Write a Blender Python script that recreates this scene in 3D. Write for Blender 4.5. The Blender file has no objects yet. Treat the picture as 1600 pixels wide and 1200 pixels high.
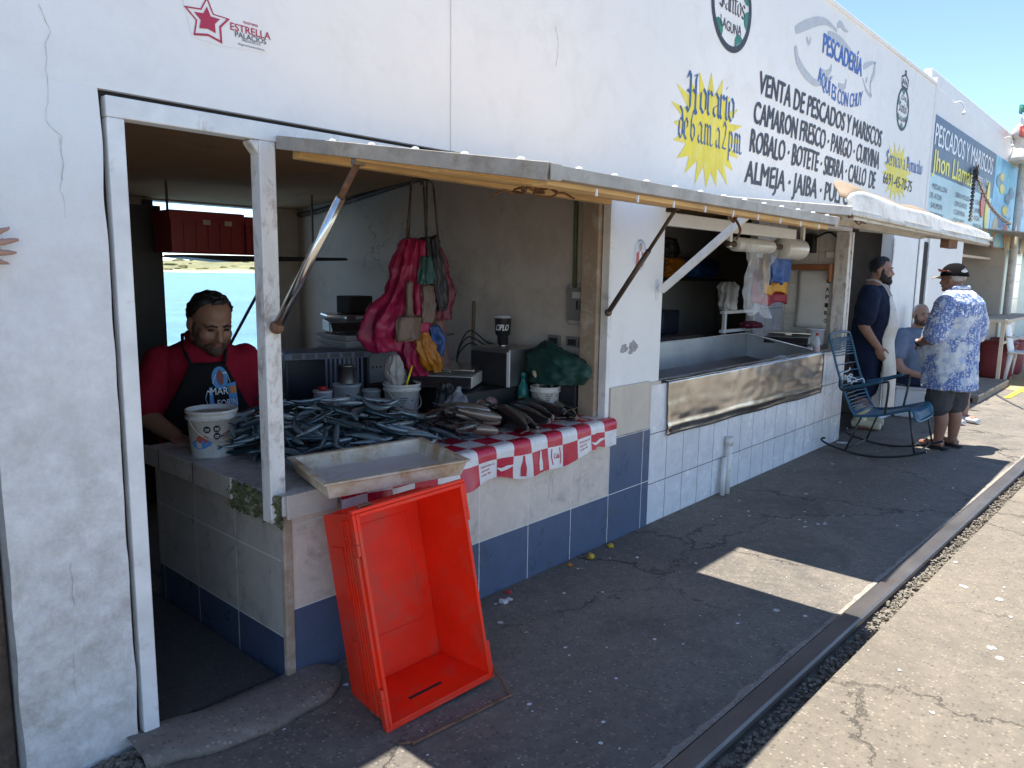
import bpy, bmesh, math, random
from mathutils import Vector, Matrix, noise
random.seed(7)
PI = math.pi
R = math.radians
scn = bpy.context.scene
COL = scn.collection

# ------------------------------------------------------------------ camera, sky, sun, exposure
EYE = Vector((0.0, 0.0, 1.55))
FPX = 1170.0                     # focal length in pixels of the 1600 px wide photograph
CAMR = Matrix(((0.66802, 0.09866, -0.73757), (-0.74400, 0.10843, -0.65934), (0.01493, 0.98919, 0.14585)))
_dx = Vector((1060 / FPX, 157 / FPX, -1.0)).normalized()
_d2 = Vector((-440 / FPX, 178.75 / FPX, -1.0))
_dz = _dx.cross(_d2).normalized()
if _dz.y < 0: _dz = -_dz
_dy = _dz.cross(_dx)
CAMR = Matrix((_dx, _dy, _dz))
cam = bpy.data.cameras.new('camera'); camo = bpy.data.objects.new('camera', cam); COL.objects.link(camo)
cam.sensor_width = 36.0; cam.lens = 36.0 * FPX / 1600.0; cam.clip_start = 0.05; cam.clip_end = 8000
camo.matrix_world = Matrix.Translation(EYE) @ CAMR.to_4x4()
scn.camera = camo

def at(px, py, x=None, y=None, z=None):
    """point of the place seen at a pixel of the 1600x1200 photograph, on a known plane"""
    d = CAMR @ Vector(((px - 800) / FPX, -(py - 600) / FPX, -1.0))
    if x is not None: t = (x - EYE.x) / d.x
    elif y is not None: t = (y - EYE.y) / d.y
    else: t = (z - EYE.z) / d.z
    return EYE + d * t

SUN_EL = R(80.8); SUN_AZ = R(-4)       # sun stands behind the building, almost overhead; azimuth from +Y
sun_dir = Vector((math.cos(SUN_EL) * math.sin(SUN_AZ), math.cos(SUN_EL) * math.cos(SUN_AZ), math.sin(SUN_EL)))
world = bpy.data.worlds.new('World'); scn.world = world; world.use_nodes = True
wn = world.node_tree.nodes; wl = world.node_tree.links
bg = wn['Background']
sky = wn.new('ShaderNodeTexSky'); sky.sky_type = 'NISHITA'; sky.sun_disc = False
sky.sun_elevation = SUN_EL; sky.sun_rotation = SUN_AZ
sky.air_density = 1.0; sky.dust_density = 0.05; sky.ozone_density = 1.6; sky.altitude = 3000
bg.inputs['Strength'].default_value = 0.14
wl.new(sky.outputs[0], bg.inputs['Color'])
sl = bpy.data.lights.new('sun', 'SUN'); sl.energy = 5.0; sl.angle = R(0.5); sl.color = (1.0, 0.965, 0.90)
so = bpy.data.objects.new('sun', sl); COL.objects.link(so)
so.location = (0, 0, 30); so.rotation_euler = sun_dir.to_track_quat('Z', 'Y').to_euler()
scn.view_settings.view_transform = 'Standard'; scn.view_settings.look = 'None'
scn.view_settings.gamma = 1; scn.view_settings.exposure = 1.26
scn.render.engine = 'CYCLES'
scn.cycles.max_bounces = 10; scn.cycles.diffuse_bounces = 6; scn.cycles.transparent_max_bounces = 12

# ------------------------------------------------------------------ materials
def _mix(nt, a, b, fac):
    m = nt.nodes.new('ShaderNodeMix'); m.data_type = 'RGBA'
    if isinstance(fac, (int, float)): m.inputs[0].default_value = fac
    else: nt.links.new(fac, m.inputs[0])
    for v, k in ((a, 6), (b, 7)):
        if isinstance(v, tuple): m.inputs[k].default_value = (*v[:3], 1)
        else: nt.links.new(v, m.inputs[k])
    return m.outputs[2]
def _math(nt, op, a, b=None, clamp=False):
    m = nt.nodes.new('ShaderNodeMath'); m.operation = op; m.use_clamp = clamp
    for i, v in enumerate((a, b)):
        if v is None: continue
        if isinstance(v, (int, float)): m.inputs[i].default_value = v
        else: nt.links.new(v, m.inputs[i])
    return m.outputs[0]
def _noise(nt, vec, scale, detail=4, rough=0.6, dist=0.0):
    n = nt.nodes.new('ShaderNodeTexNoise'); n.inputs['Scale'].default_value = scale
    n.inputs['Detail'].default_value = detail; n.inputs['Roughness'].default_value = rough
    n.inputs['Distortion'].default_value = dist
    nt.links.new(vec, n.inputs['Vector']); return n.outputs['Fac']
def _ramp(nt, f, lo, hi):
    m = nt.nodes.new('ShaderNodeMapRange'); m.inputs[1].default_value = lo; m.inputs[2].default_value = hi
    m.clamp = True; nt.links.new(f, m.inputs[0]); return m.outputs[0]
def _scalevec(nt, vec, s):
    m = nt.nodes.new('ShaderNodeVectorMath'); m.operation = 'MULTIPLY'; nt.links.new(vec, m.inputs[0])
    m.inputs[1].default_value = s; return m.outputs[0]
def newmat(name):
    m = bpy.data.materials.new(name); m.use_nodes = True
    nt = m.node_tree; b = nt.nodes['Principled BSDF']
    return m, nt, b
def pos(nt): return nt.nodes.new('ShaderNodeNewGeometry').outputs['Position']
def objco(nt): return nt.nodes.new('ShaderNodeTexCoord').outputs['Object']
def bump(nt, b, h, strength=0.3, dist=0.01):
    n = nt.nodes.new('ShaderNodeBump'); n.inputs['Strength'].default_value = strength; n.inputs['Distance'].default_value = dist
    nt.links.new(h, n.inputs['Height']); nt.links.new(n.outputs[0], b.inputs['Normal'])

def pm(name, col, rough=0.6, metal=0.0, var=0.12, scale=8, dirt=None, dirt_amt=0.0, dirt_scale=5, bmp=0.0, bscale=60, world_co=False,
       rvar=0.1, trans=0.0, alpha=1.0, spec=0.5, stretch=(1, 1, 1), sss=0.0):
    m, nt, b = newmat(name)
    co = pos(nt) if world_co else objco(nt)
    if stretch != (1, 1, 1): co = _scalevec(nt, co, stretch)
    n1 = _noise(nt, co, scale, 5)
    dk = tuple(c * (1 - var) for c in col); lt = tuple(min(1, c * (1 + var)) for c in col)
    c = _mix(nt, dk, lt, _ramp(nt, n1, 0.3, 0.7))
    if dirt is not None:
        n2 = _noise(nt, co, dirt_scale, 8, 0.72, 0.4)
        f = _ramp(nt, n2, 0.62 - 0.22 * dirt_amt, 0.75 - 0.1 * dirt_amt)
        c = _mix(nt, c, dirt, _math(nt, 'MULTIPLY', f, min(1, 0.45 + dirt_amt * 0.5)))
    nt.links.new(c, b.inputs['Base Color'])
    r = nt.nodes.new('ShaderNodeMapRange'); r.inputs[3].default_value = max(0.02, rough - rvar); r.inputs[4].default_value = min(1, rough + rvar)
    nt.links.new(_noise(nt, co, scale * 2.3, 4), r.inputs[0]); nt.links.new(r.outputs[0], b.inputs['Roughness'])
    b.inputs['Metallic'].default_value = metal
    b.inputs['Specular IOR Level'].default_value = spec
    if trans: b.inputs['Transmission Weight'].default_value = trans
    if alpha < 1: b.inputs['Alpha'].default_value = alpha
    if sss:
        b.inputs['Subsurface Weight'].default_value = sss; b.inputs['Subsurface Radius'].default_value = (0.01, 0.004, 0.002)
    if bmp: bump(nt, b, _noise(nt, co, bscale, 6, 0.65), bmp, 0.004)
    return m

def wall_mat(name, base, grime, amt, crack=True, bscale=14, splash=False):
    m, nt, b = newmat(name); p = pos(nt)
    big = _noise(nt, p, 1.1, 6, 0.6, 0.3); med = _noise(nt, p, 9 if splash else 5.5, 10, 0.8 if splash else 0.72, 0.0 if splash else 0.5); fine = _noise(nt, p, 55, 5, 0.7)
    st = _noise(nt, _scalevec(nt, p, (9, 9, 0.7)), 1.6, 6, 0.7)          # vertical runs
    c = _mix(nt, tuple(v * 0.93 for v in base), base, _ramp(nt, big, 0.35, 0.65))
    if splash:                       # splashed dirt and scuffs up to about hip height
        sz = nt.nodes.new('ShaderNodeSeparateXYZ'); nt.links.new(p, sz.inputs[0])
        reach = _ramp(nt, _math(nt, 'ADD', sz.outputs['Z'], _math(nt, 'MULTIPLY', big, 1.3)), 2.6, 1.1)
    f1 = _ramp(nt, _math(nt, 'MULTIPLY', med, _math(nt, 'ADD', big, 0.45)), (0.40 if splash else 0.50) - 0.1 * amt, 0.60 if splash else 0.68)
    c = _mix(nt, c, grime, _math(nt, 'MULTIPLY', f1, _math(nt, 'MULTIPLY', reach, 0.75 * amt) if splash else 0.75 * amt))
    f2 = _ramp(nt, st, 0.58, 0.78)
    c = _mix(nt, c, tuple(g * 1.2 for g in grime), _math(nt, 'MULTIPLY', f2, _math(nt, 'MULTIPLY', reach, 0.6 * amt) if splash else 0.35 * amt))
    f3 = _ramp(nt, fine, 0.68, 0.78)
    c = _mix(nt, c, tuple(g * 0.6 for g in grime), _math(nt, 'MULTIPLY', _math(nt, 'MULTIPLY', f3, 0.7 * amt), _ramp(nt, med, 0.45, 0.6)))
    h = _math(nt, 'ADD', _math(nt, 'MULTIPLY', _noise(nt, p, bscale, 5, 0.6), 1.0), _math(nt, 'MULTIPLY', fine, 0.25))
    if crack:
        v = nt.nodes.new('ShaderNodeTexVoronoi'); v.feature = 'DISTANCE_TO_EDGE'; v.inputs['Scale'].default_value = 1.7
        w = nt.nodes.new('ShaderNodeVectorMath'); w.operation = 'ADD'
        nz = nt.nodes.new('ShaderNodeTexNoise'); nz.inputs['Scale'].default_value = 6; nz.inputs['Detail'].default_value = 6
        nt.links.new(p, nz.inputs['Vector'])
        nt.links.new(p, w.inputs[0]); nt.links.new(_scalevec(nt, nz.outputs['Color'], (0.35, 0.35, 0.35)), w.inputs[1])
        nt.links.new(w.outputs[0], v.inputs['Vector'])
        ck = _math(nt, 'SUBTRACT', 1.0, _ramp(nt, v.outputs['Distance'], 0.002, 0.008))
        ck = _math(nt, 'MULTIPLY', ck, _ramp(nt, _noise(nt, p, 0.9, 3), 0.52, 0.6))
        c = _mix(nt, c, tuple(g * 0.45 for g in grime), _math(nt, 'MULTIPLY', ck, 0.75 * min(1, amt + 0.2)))
        h = _math(nt, 'SUBTRACT', h, _math(nt, 'MULTIPLY', ck, 0.8))
    nt.links.new(c, b.inputs['Base Color']); b.inputs['Roughness'].default_value = 0.6
    bump(nt, b, h, 0.35 + 0.35 * amt, 0.006)
    return m

def tile_mat(name, axis, w, h, ox, oz, cols, grout, gw=0.003, rough=0.28, dirt=(0.1, 0.08, 0.06), dirt_amt=0.4, split=None, split_x=None):
    """wall tiles: grid on (axis, z); cols = tile colour, or (below, above) a split height"""
    m, nt, b = newmat(name); p = pos(nt)
    s = nt.nodes.new('ShaderNodeSeparateXYZ'); nt.links.new(p, s.inputs[0])
    u = s.outputs[axis]; z = s.outputs['Z']
    wob = _math(nt, 'MULTIPLY', _noise(nt, p, 30, 3), 0.0016)
    def line(c, o, size):
        q = _math(nt, 'DIVIDE', _math(nt, 'ADD', _math(nt, 'SUBTRACT', c, o), wob), size)
        fr = _math(nt, 'FRACT', q)
        d = _math(nt, 'MINIMUM', fr, _math(nt, 'SUBTRACT', 1.0, fr))
        return _math(nt, 'SUBTRACT', 1.0, _ramp(nt, d, gw / size * 0.5, gw / size)), _math(nt, 'FLOOR', q)
    lu, iu = line(u, ox, w); lz, iz = line(z, oz, h)
    g = _math(nt, 'MAXIMUM', lu, lz)
    cmb = nt.nodes.new('ShaderNodeCombineXYZ'); nt.links.new(iu, cmb.inputs[0]); nt.links.new(iz, cmb.inputs[1])
    wn_ = nt.nodes.new('ShaderNodeTexWhiteNoise'); wn_.noise_dimensions = '3D'; nt.links.new(cmb.outputs[0], wn_.inputs['Vector'])
    n1 = _noise(nt, p, 9, 8, 0.72, 0.6)
    def tint(col):
        a = _mix(nt, tuple(c * 0.80 for c in col), tuple(min(1, c * 1.14) for c in col), _ramp(nt, n1, 0.3, 0.7))
        return _mix(nt, a, tuple(c * 0.86 for c in col), _math(nt, 'MULTIPLY', wn_.outputs['Value'], 0.6))
    if split is None: c = tint(cols)
    else:
        edge = _math(nt, 'GREATER_THAN', z, split)
        if split_x:
            x0, z1 = split_x
            alt = _math(nt, 'GREATER_THAN', z, z1)
            right = _math(nt, 'GREATER_THAN', u, x0)
            edge = _math(nt, 'ADD', _math(nt, 'MULTIPLY', edge, _math(nt, 'SUBTRACT', 1.0, right)), _math(nt, 'MULTIPLY', alt, right))
        c = _mix(nt, tint(cols[0]), tint(cols[1]), edge)
    c = _mix(nt, c, grout, g)
    f = _ramp(nt, _noise(nt, p, 4.5, 9, 0.78, 0.8), 0.54, 0.70)
    c = _mix(nt, c, dirt, _math(nt, 'MULTIPLY', f, dirt_amt))
    spk = _ramp(nt, _noise(nt, p, 70, 4, 0.8), 0.70, 0.78)
    c = _mix(nt, c, dirt, _math(nt, 'MULTIPLY', spk, dirt_amt * 0.9))
    nt.links.new(c, b.inputs['Base Color'])
    nt.links.new(_math(nt, 'ADD', _math(nt, 'MULTIPLY', g, 0.5), _math(nt, 'ADD', _math(nt, 'MULTIPLY', n1, 0.25), rough - 0.1)), b.inputs['Roughness'])
    bump(nt, b, _math(nt, 'SUBTRACT', _math(nt, 'MULTIPLY', n1, 0.25), g), 0.5, 0.003)
    return m

def ground_mat(name, c0, c1, speck=0.5, crack=0.7, stain=(0.05, 0.045, 0.04), stain_amt=0.5):
    m, nt, b = newmat(name); p = pos(nt)
    big = _noise(nt, p, 0.8, 7, 0.62, 0.4); med = _noise(nt, p, 7, 8, 0.72); agg = _noise(nt, p, 120, 4, 0.75)
    vor = nt.nodes.new('ShaderNodeTexVoronoi'); vor.inputs['Scale'].default_value = 62; nt.links.new(p, vor.inputs['Vector'])
    c = _mix(nt, c0, c1, _ramp(nt, _math(nt, 'ADD', _math(nt, 'MULTIPLY', big, 0.6), _math(nt, 'MULTIPLY', med, 0.4)), 0.35, 0.65))
    c = _mix(nt, c, tuple(v * 0.45 for v in c0), _math(nt, 'MULTIPLY', _ramp(nt, agg, 0.55, 0.72), 0.5))
    sep = nt.nodes.new('ShaderNodeSeparateColor'); nt.links.new(vor.outputs['Color'], sep.inputs[0])
    peb = _math(nt, 'MULTIPLY', _ramp(nt, sep.outputs[0], 0.66, 0.72), _math(nt, 'SUBTRACT', 1.0, _ramp(nt, vor.outputs['Distance'], 0.2, 0.45)))
    c = _mix(nt, c, tuple(min(1, v * 1.9) for v in c1), _math(nt, 'MULTIPLY', peb, 0.5))
    dkp = _math(nt, 'MULTIPLY', _ramp(nt, sep.outputs[1], 0.70, 0.75), _math(nt, 'SUBTRACT', 1.0, _ramp(nt, vor.outputs['Distance'], 0.2, 0.5)))
    c = _mix(nt, c, tuple(v * 0.35 for v in c0), _math(nt, 'MULTIPLY', dkp, 0.6))
    dust = _ramp(nt, _noise(nt, p, 18, 9, 0.8, 0.3), 0.5, 0.62)
    c = _mix(nt, c, tuple(min(1, v * 1.35) for v in c1), _math(nt, 'MULTIPLY', dust, 0.35))
    c = _mix(nt, c, stain, _math(nt, 'MULTIPLY', _ramp(nt, _noise(nt, p, 1.7, 9, 0.74, 0.7), 0.5, 0.72), stain_amt))
    v2 = nt.nodes.new('ShaderNodeTexVoronoi'); v2.inputs['Scale'].default_value = 7; nt.links.new(p, v2.inputs['Vector'])
    v2n = _math(nt, 'ADD', v2.outputs['Distance'], _math(nt, 'MULTIPLY', _noise(nt, p, 60, 4), 0.12))
    sp2 = nt.nodes.new('ShaderNodeSeparateColor'); nt.links.new(v2.outputs['Color'], sp2.inputs[0])
    sp = _math(nt, 'MULTIPLY', _math(nt, 'LESS_THAN', v2n, 0.17), _math(nt, 'GREATER_THAN', sp2.outputs[1], 1 - 0.16 * speck))
    c = _mix(nt, c, (0.62, 0.62, 0.6), _math(nt, 'MULTIPLY', sp, 0.85))
    v = nt.nodes.new('ShaderNodeTexVoronoi'); v.feature = 'DISTANCE_TO_EDGE'; v.inputs['Scale'].default_value = 0.75
    w = nt.nodes.new('ShaderNodeVectorMath'); w.operation = 'ADD'
    nz = nt.nodes.new('ShaderNodeTexNoise'); nz.inputs['Scale'].default_value = 4; nz.inputs['Detail'].default_value = 8; nz.inputs['Roughness'].default_value = 0.7
    nt.links.new(p, nz.inputs['Vector']); nt.links.new(p, w.inputs[0])
    nt.links.new(_scalevec(nt, nz.outputs['Color'], (0.5, 0.5, 0.0)), w.inputs[1]); nt.links.new(w.outputs[0], v.inputs['Vector'])
    ck = _math(nt, 'MULTIPLY', _math(nt, 'SUBTRACT', 1.0, _ramp(nt, v.outputs['Distance'], 0.001, 0.006)), _ramp(nt, _noise(nt, p, 0.6, 3), 0.42, 0.52))
    c = _mix(nt, c, (0.03, 0.028, 0.025), _math(nt, 'MULTIPLY', ck, crack))
    nt.links.new(c, b.inputs['Base Color'])
    nt.links.new(_math(nt, 'ADD', 0.55, _math(nt, 'MULTIPLY', med, 0.4)), b.inputs['Roughness'])
    h = _math(nt, 'ADD', _math(nt, 'MULTIPLY', agg, 0.9), _math(nt, 'SUBTRACT', _math(nt, 'MULTIPLY', med, 0.8), _math(nt, 'MULTIPLY', ck, 1.5)))
    h = _math(nt, 'ADD', h, _math(nt, 'MULTIPLY', peb, 0.4))
    bump(nt, b, h, 0.8, 0.007)
    return m

M = {}
M['facade'] = wall_mat('white_facade_paint', (0.86, 0.845, 0.81), (0.50, 0.45, 0.38), 0.22, crack=False)
M['pier'] = wall_mat('worn_white_plaster', (0.84, 0.825, 0.80), (0.25, 0.21, 0.16), 0.85, crack=False, bscale=22, splash=True)
M['inner'] = wall_mat('inner_plaster', (0.55, 0.48, 0.41), (0.20, 0.15, 0.11), 0.45)
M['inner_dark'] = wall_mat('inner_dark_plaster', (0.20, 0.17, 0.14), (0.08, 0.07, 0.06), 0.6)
M['inner_white'] = wall_mat('inner_white_plaster', (0.50, 0.50, 0.50), (0.35, 0.30, 0.24), 0.4)
M['beige'] = wall_mat('beige_panel', (0.62, 0.54, 0.44), (0.30, 0.25, 0.19), 0.3, crack=False)
M['ceil'] = wall_mat('ceiling_brown', (0.40, 0.27, 0.18), (0.13, 0.09, 0.07), 0.4, crack=False)
M['ceil'].node_tree.nodes['Principled BSDF'].inputs['Specular IOR Level'].default_value = 0.0
M['roof'] = pm('roof_concrete', (0.4, 0.38, 0.35), 0.8, world_co=True, bmp=0.3)
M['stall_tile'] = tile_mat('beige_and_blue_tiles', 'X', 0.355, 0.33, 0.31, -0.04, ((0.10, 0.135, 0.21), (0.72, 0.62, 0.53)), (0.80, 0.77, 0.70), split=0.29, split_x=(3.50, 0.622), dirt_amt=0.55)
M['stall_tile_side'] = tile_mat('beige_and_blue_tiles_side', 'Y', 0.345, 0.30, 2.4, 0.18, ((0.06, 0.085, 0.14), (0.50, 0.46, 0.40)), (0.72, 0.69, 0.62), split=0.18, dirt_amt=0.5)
M['white_tile'] = tile_mat('white_glazed_tiles', 'X', 0.215, 0.32, 3.94, -0.06, (0.78, 0.78, 0.78), (0.12, 0.11, 0.10), gw=0.0035, rough=0.22, dirt=(0.35, 0.3, 0.24), dirt_amt=0.25)
M['white_tile_y'] = tile_mat('white_glazed_tiles_inside', 'Y', 0.30, 0.30, 2.4, 0.0, (0.76, 0.73, 0.66), (0.45, 0.40, 0.34), gw=0.004, rough=0.25, dirt=(0.4, 0.34, 0.26), dirt_amt=0.2)
M['top_tile'] = pm('counter_top_tiles', (0.52, 0.49, 0.45), 0.35, dirt=(0.10, 0.09, 0.07), dirt_amt=0.6, dirt_scale=7, world_co=True)
M['edge_tile'] = tile_mat('counter_edge_tiles', 'Y', 0.33, 0.4, 2.36, 0.45, (0.55, 0.5, 0.43), (0.08, 0.07, 0.06), gw=0.006, dirt=(0.09, 0.08, 0.05), dirt_amt=0.75)
M['edge_tile_x'] = tile_mat('counter_edge_tiles_front', 'X', 0.33, 0.4, 1.4, 0.45, (0.55, 0.5, 0.43), (0.08, 0.07, 0.06), gw=0.006, dirt=(0.09, 0.08, 0.05), dirt_amt=0.75)
M['moss'] = pm('moss_on_broken_edge', (0.075, 0.085, 0.03), 0.95, var=0.7, scale=45, dirt=(0.36, 0.33, 0.26), dirt_amt=0.6, dirt_scale=30, bmp=0.9, bscale=90)
M['frame'] = pm('white_painted_steel', (0.78, 0.77, 0.74), 0.45, dirt=(0.24, 0.15, 0.08), dirt_amt=0.25, dirt_scale=7, world_co=True, bmp=0.15)
M['frame_rust'] = pm('rusting_white_steel', (0.74, 0.71, 0.66), 0.55, dirt=(0.17, 0.085, 0.04), dirt_amt=0.62, dirt_scale=16, world_co=True, bmp=0.3, stretch=(1, 1, 0.5))
M['plaster_brown'] = pm('stained_post', (0.36, 0.27, 0.19), 0.75, dirt=(0.62, 0.56, 0.47), dirt_amt=0.5, dirt_scale=9, world_co=True, bmp=0.4)
M['ground'] = ground_mat('worn_concrete', (0.105, 0.092, 0.077), (0.22, 0.187, 0.146), 0.2, 0.8, (0.045, 0.04, 0.036), 0.6)
M['platform'] = ground_mat('pale_concrete', (0.135, 0.112, 0.083), (0.215, 0.18, 0.133), 0.5, 0.2, (0.10, 0.083, 0.062), 0.5)
M['lip'] = ground_mat('doorstep_cement', (0.17, 0.14, 0.115), (0.26, 0.215, 0.175), 0.3, 0.6, (0.05, 0.045, 0.04), 0.6)
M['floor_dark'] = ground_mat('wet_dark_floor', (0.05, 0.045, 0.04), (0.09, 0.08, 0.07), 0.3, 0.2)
M['steel'] = pm('scuffed_stainless', (0.48, 0.46, 0.43), 0.22, 1.0, var=0.25, scale=2.2, dirt=(0.24, 0.21, 0.17), dirt_amt=0.55, dirt_scale=4, bmp=0.12, bscale=5, rvar=0.12)
M['steel_in'] = pm('dull_stainless', (0.40, 0.40, 0.40), 0.42, 1.0, var=0.15, scale=3, bmp=0.1, bscale=6)
M['chrome'] = pm('chromed_tube', (0.72, 0.70, 0.66), 0.22, 1.0, var=0.15, scale=12, dirt=(0.25, 0.13, 0.07), dirt_amt=0.2, dirt_scale=10)
M['rust'] = pm('rusty_steel', (0.20, 0.10, 0.055), 0.8, 0.25, var=0.4, scale=18, dirt=(0.07, 0.045, 0.035), dirt_amt=0.6, dirt_scale=14, bmp=0.5)
M['darkmetal'] = pm('dark_rusty_tube', (0.10, 0.075, 0.06), 0.6, 0.4, var=0.4, scale=14, dirt=(0.3, 0.2, 0.13), dirt_amt=0.4, dirt_scale=12, bmp=0.3)
M['rail'] = pm('worn_rail_steel', (0.15, 0.135, 0.125), 0.40, 0.6, var=0.25, scale=6, dirt=(0.16, 0.10, 0.065), dirt_amt=0.4, dirt_scale=9, bmp=0.35, bscale=40, stretch=(0.4, 1, 1))
M['gravel'] = ground_mat('loose_gravel', (0.15, 0.13, 0.10), (0.23, 0.20, 0.155), 0.1, 0.0, (0.08, 0.07, 0.06), 0.5)
M['alu'] = pm('weathered_aluminium', (0.40, 0.355, 0.30), 0.55, 0.4, var=0.2, scale=9, dirt=(0.26, 0.20, 0.14), dirt_amt=0.6, dirt_scale=12, bmp=0.3, bscale=40)
M['ply'] = pm('plywood_underside', (0.62, 0.42, 0.21), 0.65, var=0.2, scale=5, dirt=(0.22, 0.13, 0.07), dirt_amt=0.4, dirt_scale=6, stretch=(0.35, 3, 1))
M['ply_pale'] = pm('pale_board_underside', (0.62, 0.53, 0.41), 0.7, var=0.12, scale=5, dirt=(0.35, 0.26, 0.17), dirt_amt=0.4, dirt_scale=6)
M['timber'] = pm('awning_batten', (0.66, 0.43, 0.18), 0.6, var=0.22, scale=10, dirt=(0.2, 0.11, 0.05), dirt_amt=0.3, stretch=(0.4, 3, 3))
M['flange'] = pm('chalky_white_sheet', (0.68, 0.65, 0.58), 0.6, var=0.1, scale=6, dirt=(0.30, 0.22, 0.14), dirt_amt=0.5, dirt_scale=9, bmp=0.2)
M['black'] = pm('black_plastic', (0.018, 0.018, 0.02), 0.45, var=0.3)
M['seal'] = pm('dark_gap', (0.03, 0.025, 0.02), 0.9)
M['paint_black'] = pm('black_sign_paint', (0.035, 0.035, 0.045), 0.55, var=0.4, scale=20, dirt=(0.3, 0.3, 0.3), dirt_amt=0.15, dirt_scale=40, world_co=True)
M['paint_blue'] = pm('blue_sign_paint', (0.05, 0.13, 0.42), 0.5, var=0.35, scale=18, world_co=True)
M['paint_navy'] = pm('navy_sign_paint', (0.04, 0.10, 0.24), 0.5, var=0.4, scale=25, world_co=True)
M['paint_yellow'] = pm('yellow_sign_paint', (0.80, 0.66, 0.03), 0.5, var=0.12, scale=7, dirt=(0.83, 0.78, 0.35), dirt_amt=0.45, dirt_scale=9, world_co=True, stretch=(2, 1, 0.6))
M['paint_grey'] = pm('grey_sign_paint', (0.50, 0.51, 0.52), 0.5, var=0.1, scale=18, world_co=True)
M['paint_green'] = pm('green_sign_paint', (0.03, 0.20, 0.13), 0.5, var=0.25, scale=18, world_co=True)
M['paint_red'] = pm('crimson_print', (0.42, 0.02, 0.06), 0.4, var=0.08)
M['print_dark'] = pm('dark_print', (0.09, 0.10, 0.13), 0.45, var=0.1)
M['print_white'] = pm('white_print', (0.80, 0.81, 0.81), 0.4, var=0.04)
M['print_yellow'] = pm('yellow_print', (0.85, 0.74, 0.02), 0.4, var=0.05)
M['board_navy'] = pm('navy_vinyl', (0.045, 0.075, 0.13), 0.4, var=0.1)
M['board_aqua'] = pm('aqua_vinyl', (0.42, 0.60, 0.62), 0.4, var=0.06, scale=3)
M['sand_top'] = pm('sun_bleached_rim', (0.24, 0.175, 0.115), 0.8, var=0.15, scale=12, bmp=0.3)

# ------------------------------------------------------------------ mesh helpers
def add_box(bm, a, b, mi=0, mat=None):
    x0, y0, z0 = a; x1, y1, z1 = b
    vs = [bm.verts.new((x, y, z)) for x in (x0, x1) for y in (y0, y1) for z in (z0, z1)]
    if mat is not None:
        for v in vs: v.co = mat @ v.co
    fs = [(0, 1, 3, 2), (4, 6, 7, 5), (0, 4, 5, 1), (2, 3, 7, 6), (0, 2, 6, 4), (1, 5, 7, 3)]
    out = []
    for f in fs:
        q = bm.faces.new([vs[i] for i in f]); q.material_index = mi; out.append(q)
    return out
def add_quad(bm, pts, mi=0):
    f = bm.faces.new([bm.verts.new(p) for p in pts]); f.material_index = mi; return f
def ring_frame(t):
    t = t.normalized(); up = Vector((0, 0, 1)) if abs(t.z) < 0.95 else Vector((1, 0, 0))
    a = t.cross(up).normalized(); return a, a.cross(t).normalized()
def add_tube(bm, pts, r, n=8, mi=0, cap=True, flat=None):
    pts = [Vector(p) for p in pts]; rings = []; a = None
    for i, p in enumerate(pts):
        t = pts[min(i + 1, len(pts) - 1)] - pts[max(i - 1, 0)]
        if t.length < 1e-9: t = Vector((0, 0, 1))
        t.normalize()
        if a is None: a, b_ = ring_frame(t)
        else:
            a = (a - t * a.dot(t))
            if a.length < 1e-6: a, _ = ring_frame(t)
            a.normalize()
        b_ = t.cross(a).normalized()
        rr = r[i] if isinstance(r, (list, tuple)) else r
        ra, rb = (rr, rr) if flat is None else (rr, rr * flat)
        rings.append([bm.verts.new(p + a * (ra * math.cos(2 * PI * k / n)) + b_ * (rb * math.sin(2 * PI * k / n))) for k in range(n)])
    for i in range(len(rings) - 1):
        for k in range(n):
            f = bm.faces.new((rings[i][k], rings[i][(k + 1) % n], rings[i + 1][(k + 1) % n], rings[i + 1][k])); f.material_index = mi; f.smooth = True
    if cap:
        for rg in (rings[0][::-1], rings[-1]):
            f = bm.faces.new(rg); f.material_index = mi
def add_lathe(bm, prof, n=24, mat=None, mi=0, smooth=True, sq=None):
    """prof: list of (r, z); sq squares the section off (superellipse power)"""
    rings = []
    for r, z in prof:
        rg = []
        for k in range(n):
            th = 2 * PI * k / n; c, s = math.cos(th), math.sin(th)
            if sq:
                c = math.copysign(abs(c) ** sq, c); s = math.copysign(abs(s) ** sq, s)
            v = Vector((r * c, r * s, z)); rg.append(bm.verts.new(mat @ v if mat is not None else v))
        rings.append(rg)
    for i in range(len(rings) - 1):
        for k in range(n):
            f = bm.faces.new((rings[i][k], rings[i][(k + 1) % n], rings[i + 1][(k + 1) % n], rings[i + 1][k])); f.material_index = mi; f.smooth = smooth
    if prof[0][0] > 1e-4:
        f = bm.faces.new(rings[0][::-1]); f.material_index = mi
    if prof[-1][0] > 1e-4:
        f = bm.faces.new(rings[-1]); f.material_index = mi
def add_loft(bm, secs, n=16, mi=0, cap=True):
    """secs: (centre, axis_a vector, axis_b vector)"""
    rings = []
    for c, a, b in secs:
        c, a, b = Vector(c), Vector(a), Vector(b)
        rings.append([bm.verts.new(c + a * math.cos(2 * PI * k / n) + b * math.sin(2 * PI * k / n)) for k in range(n)])
    for i in range(len(rings) - 1):
        for k in range(n):
            f = bm.faces.new((rings[i][k], rings[i][(k + 1) % n], rings[i + 1][(k + 1) % n], rings[i + 1][k])); f.material_index = mi; f.smooth = True
    if cap:
        bm.faces.new(rings[0][::-1]).material_index = mi; bm.faces.new(rings[-1]).material_index = mi
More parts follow.
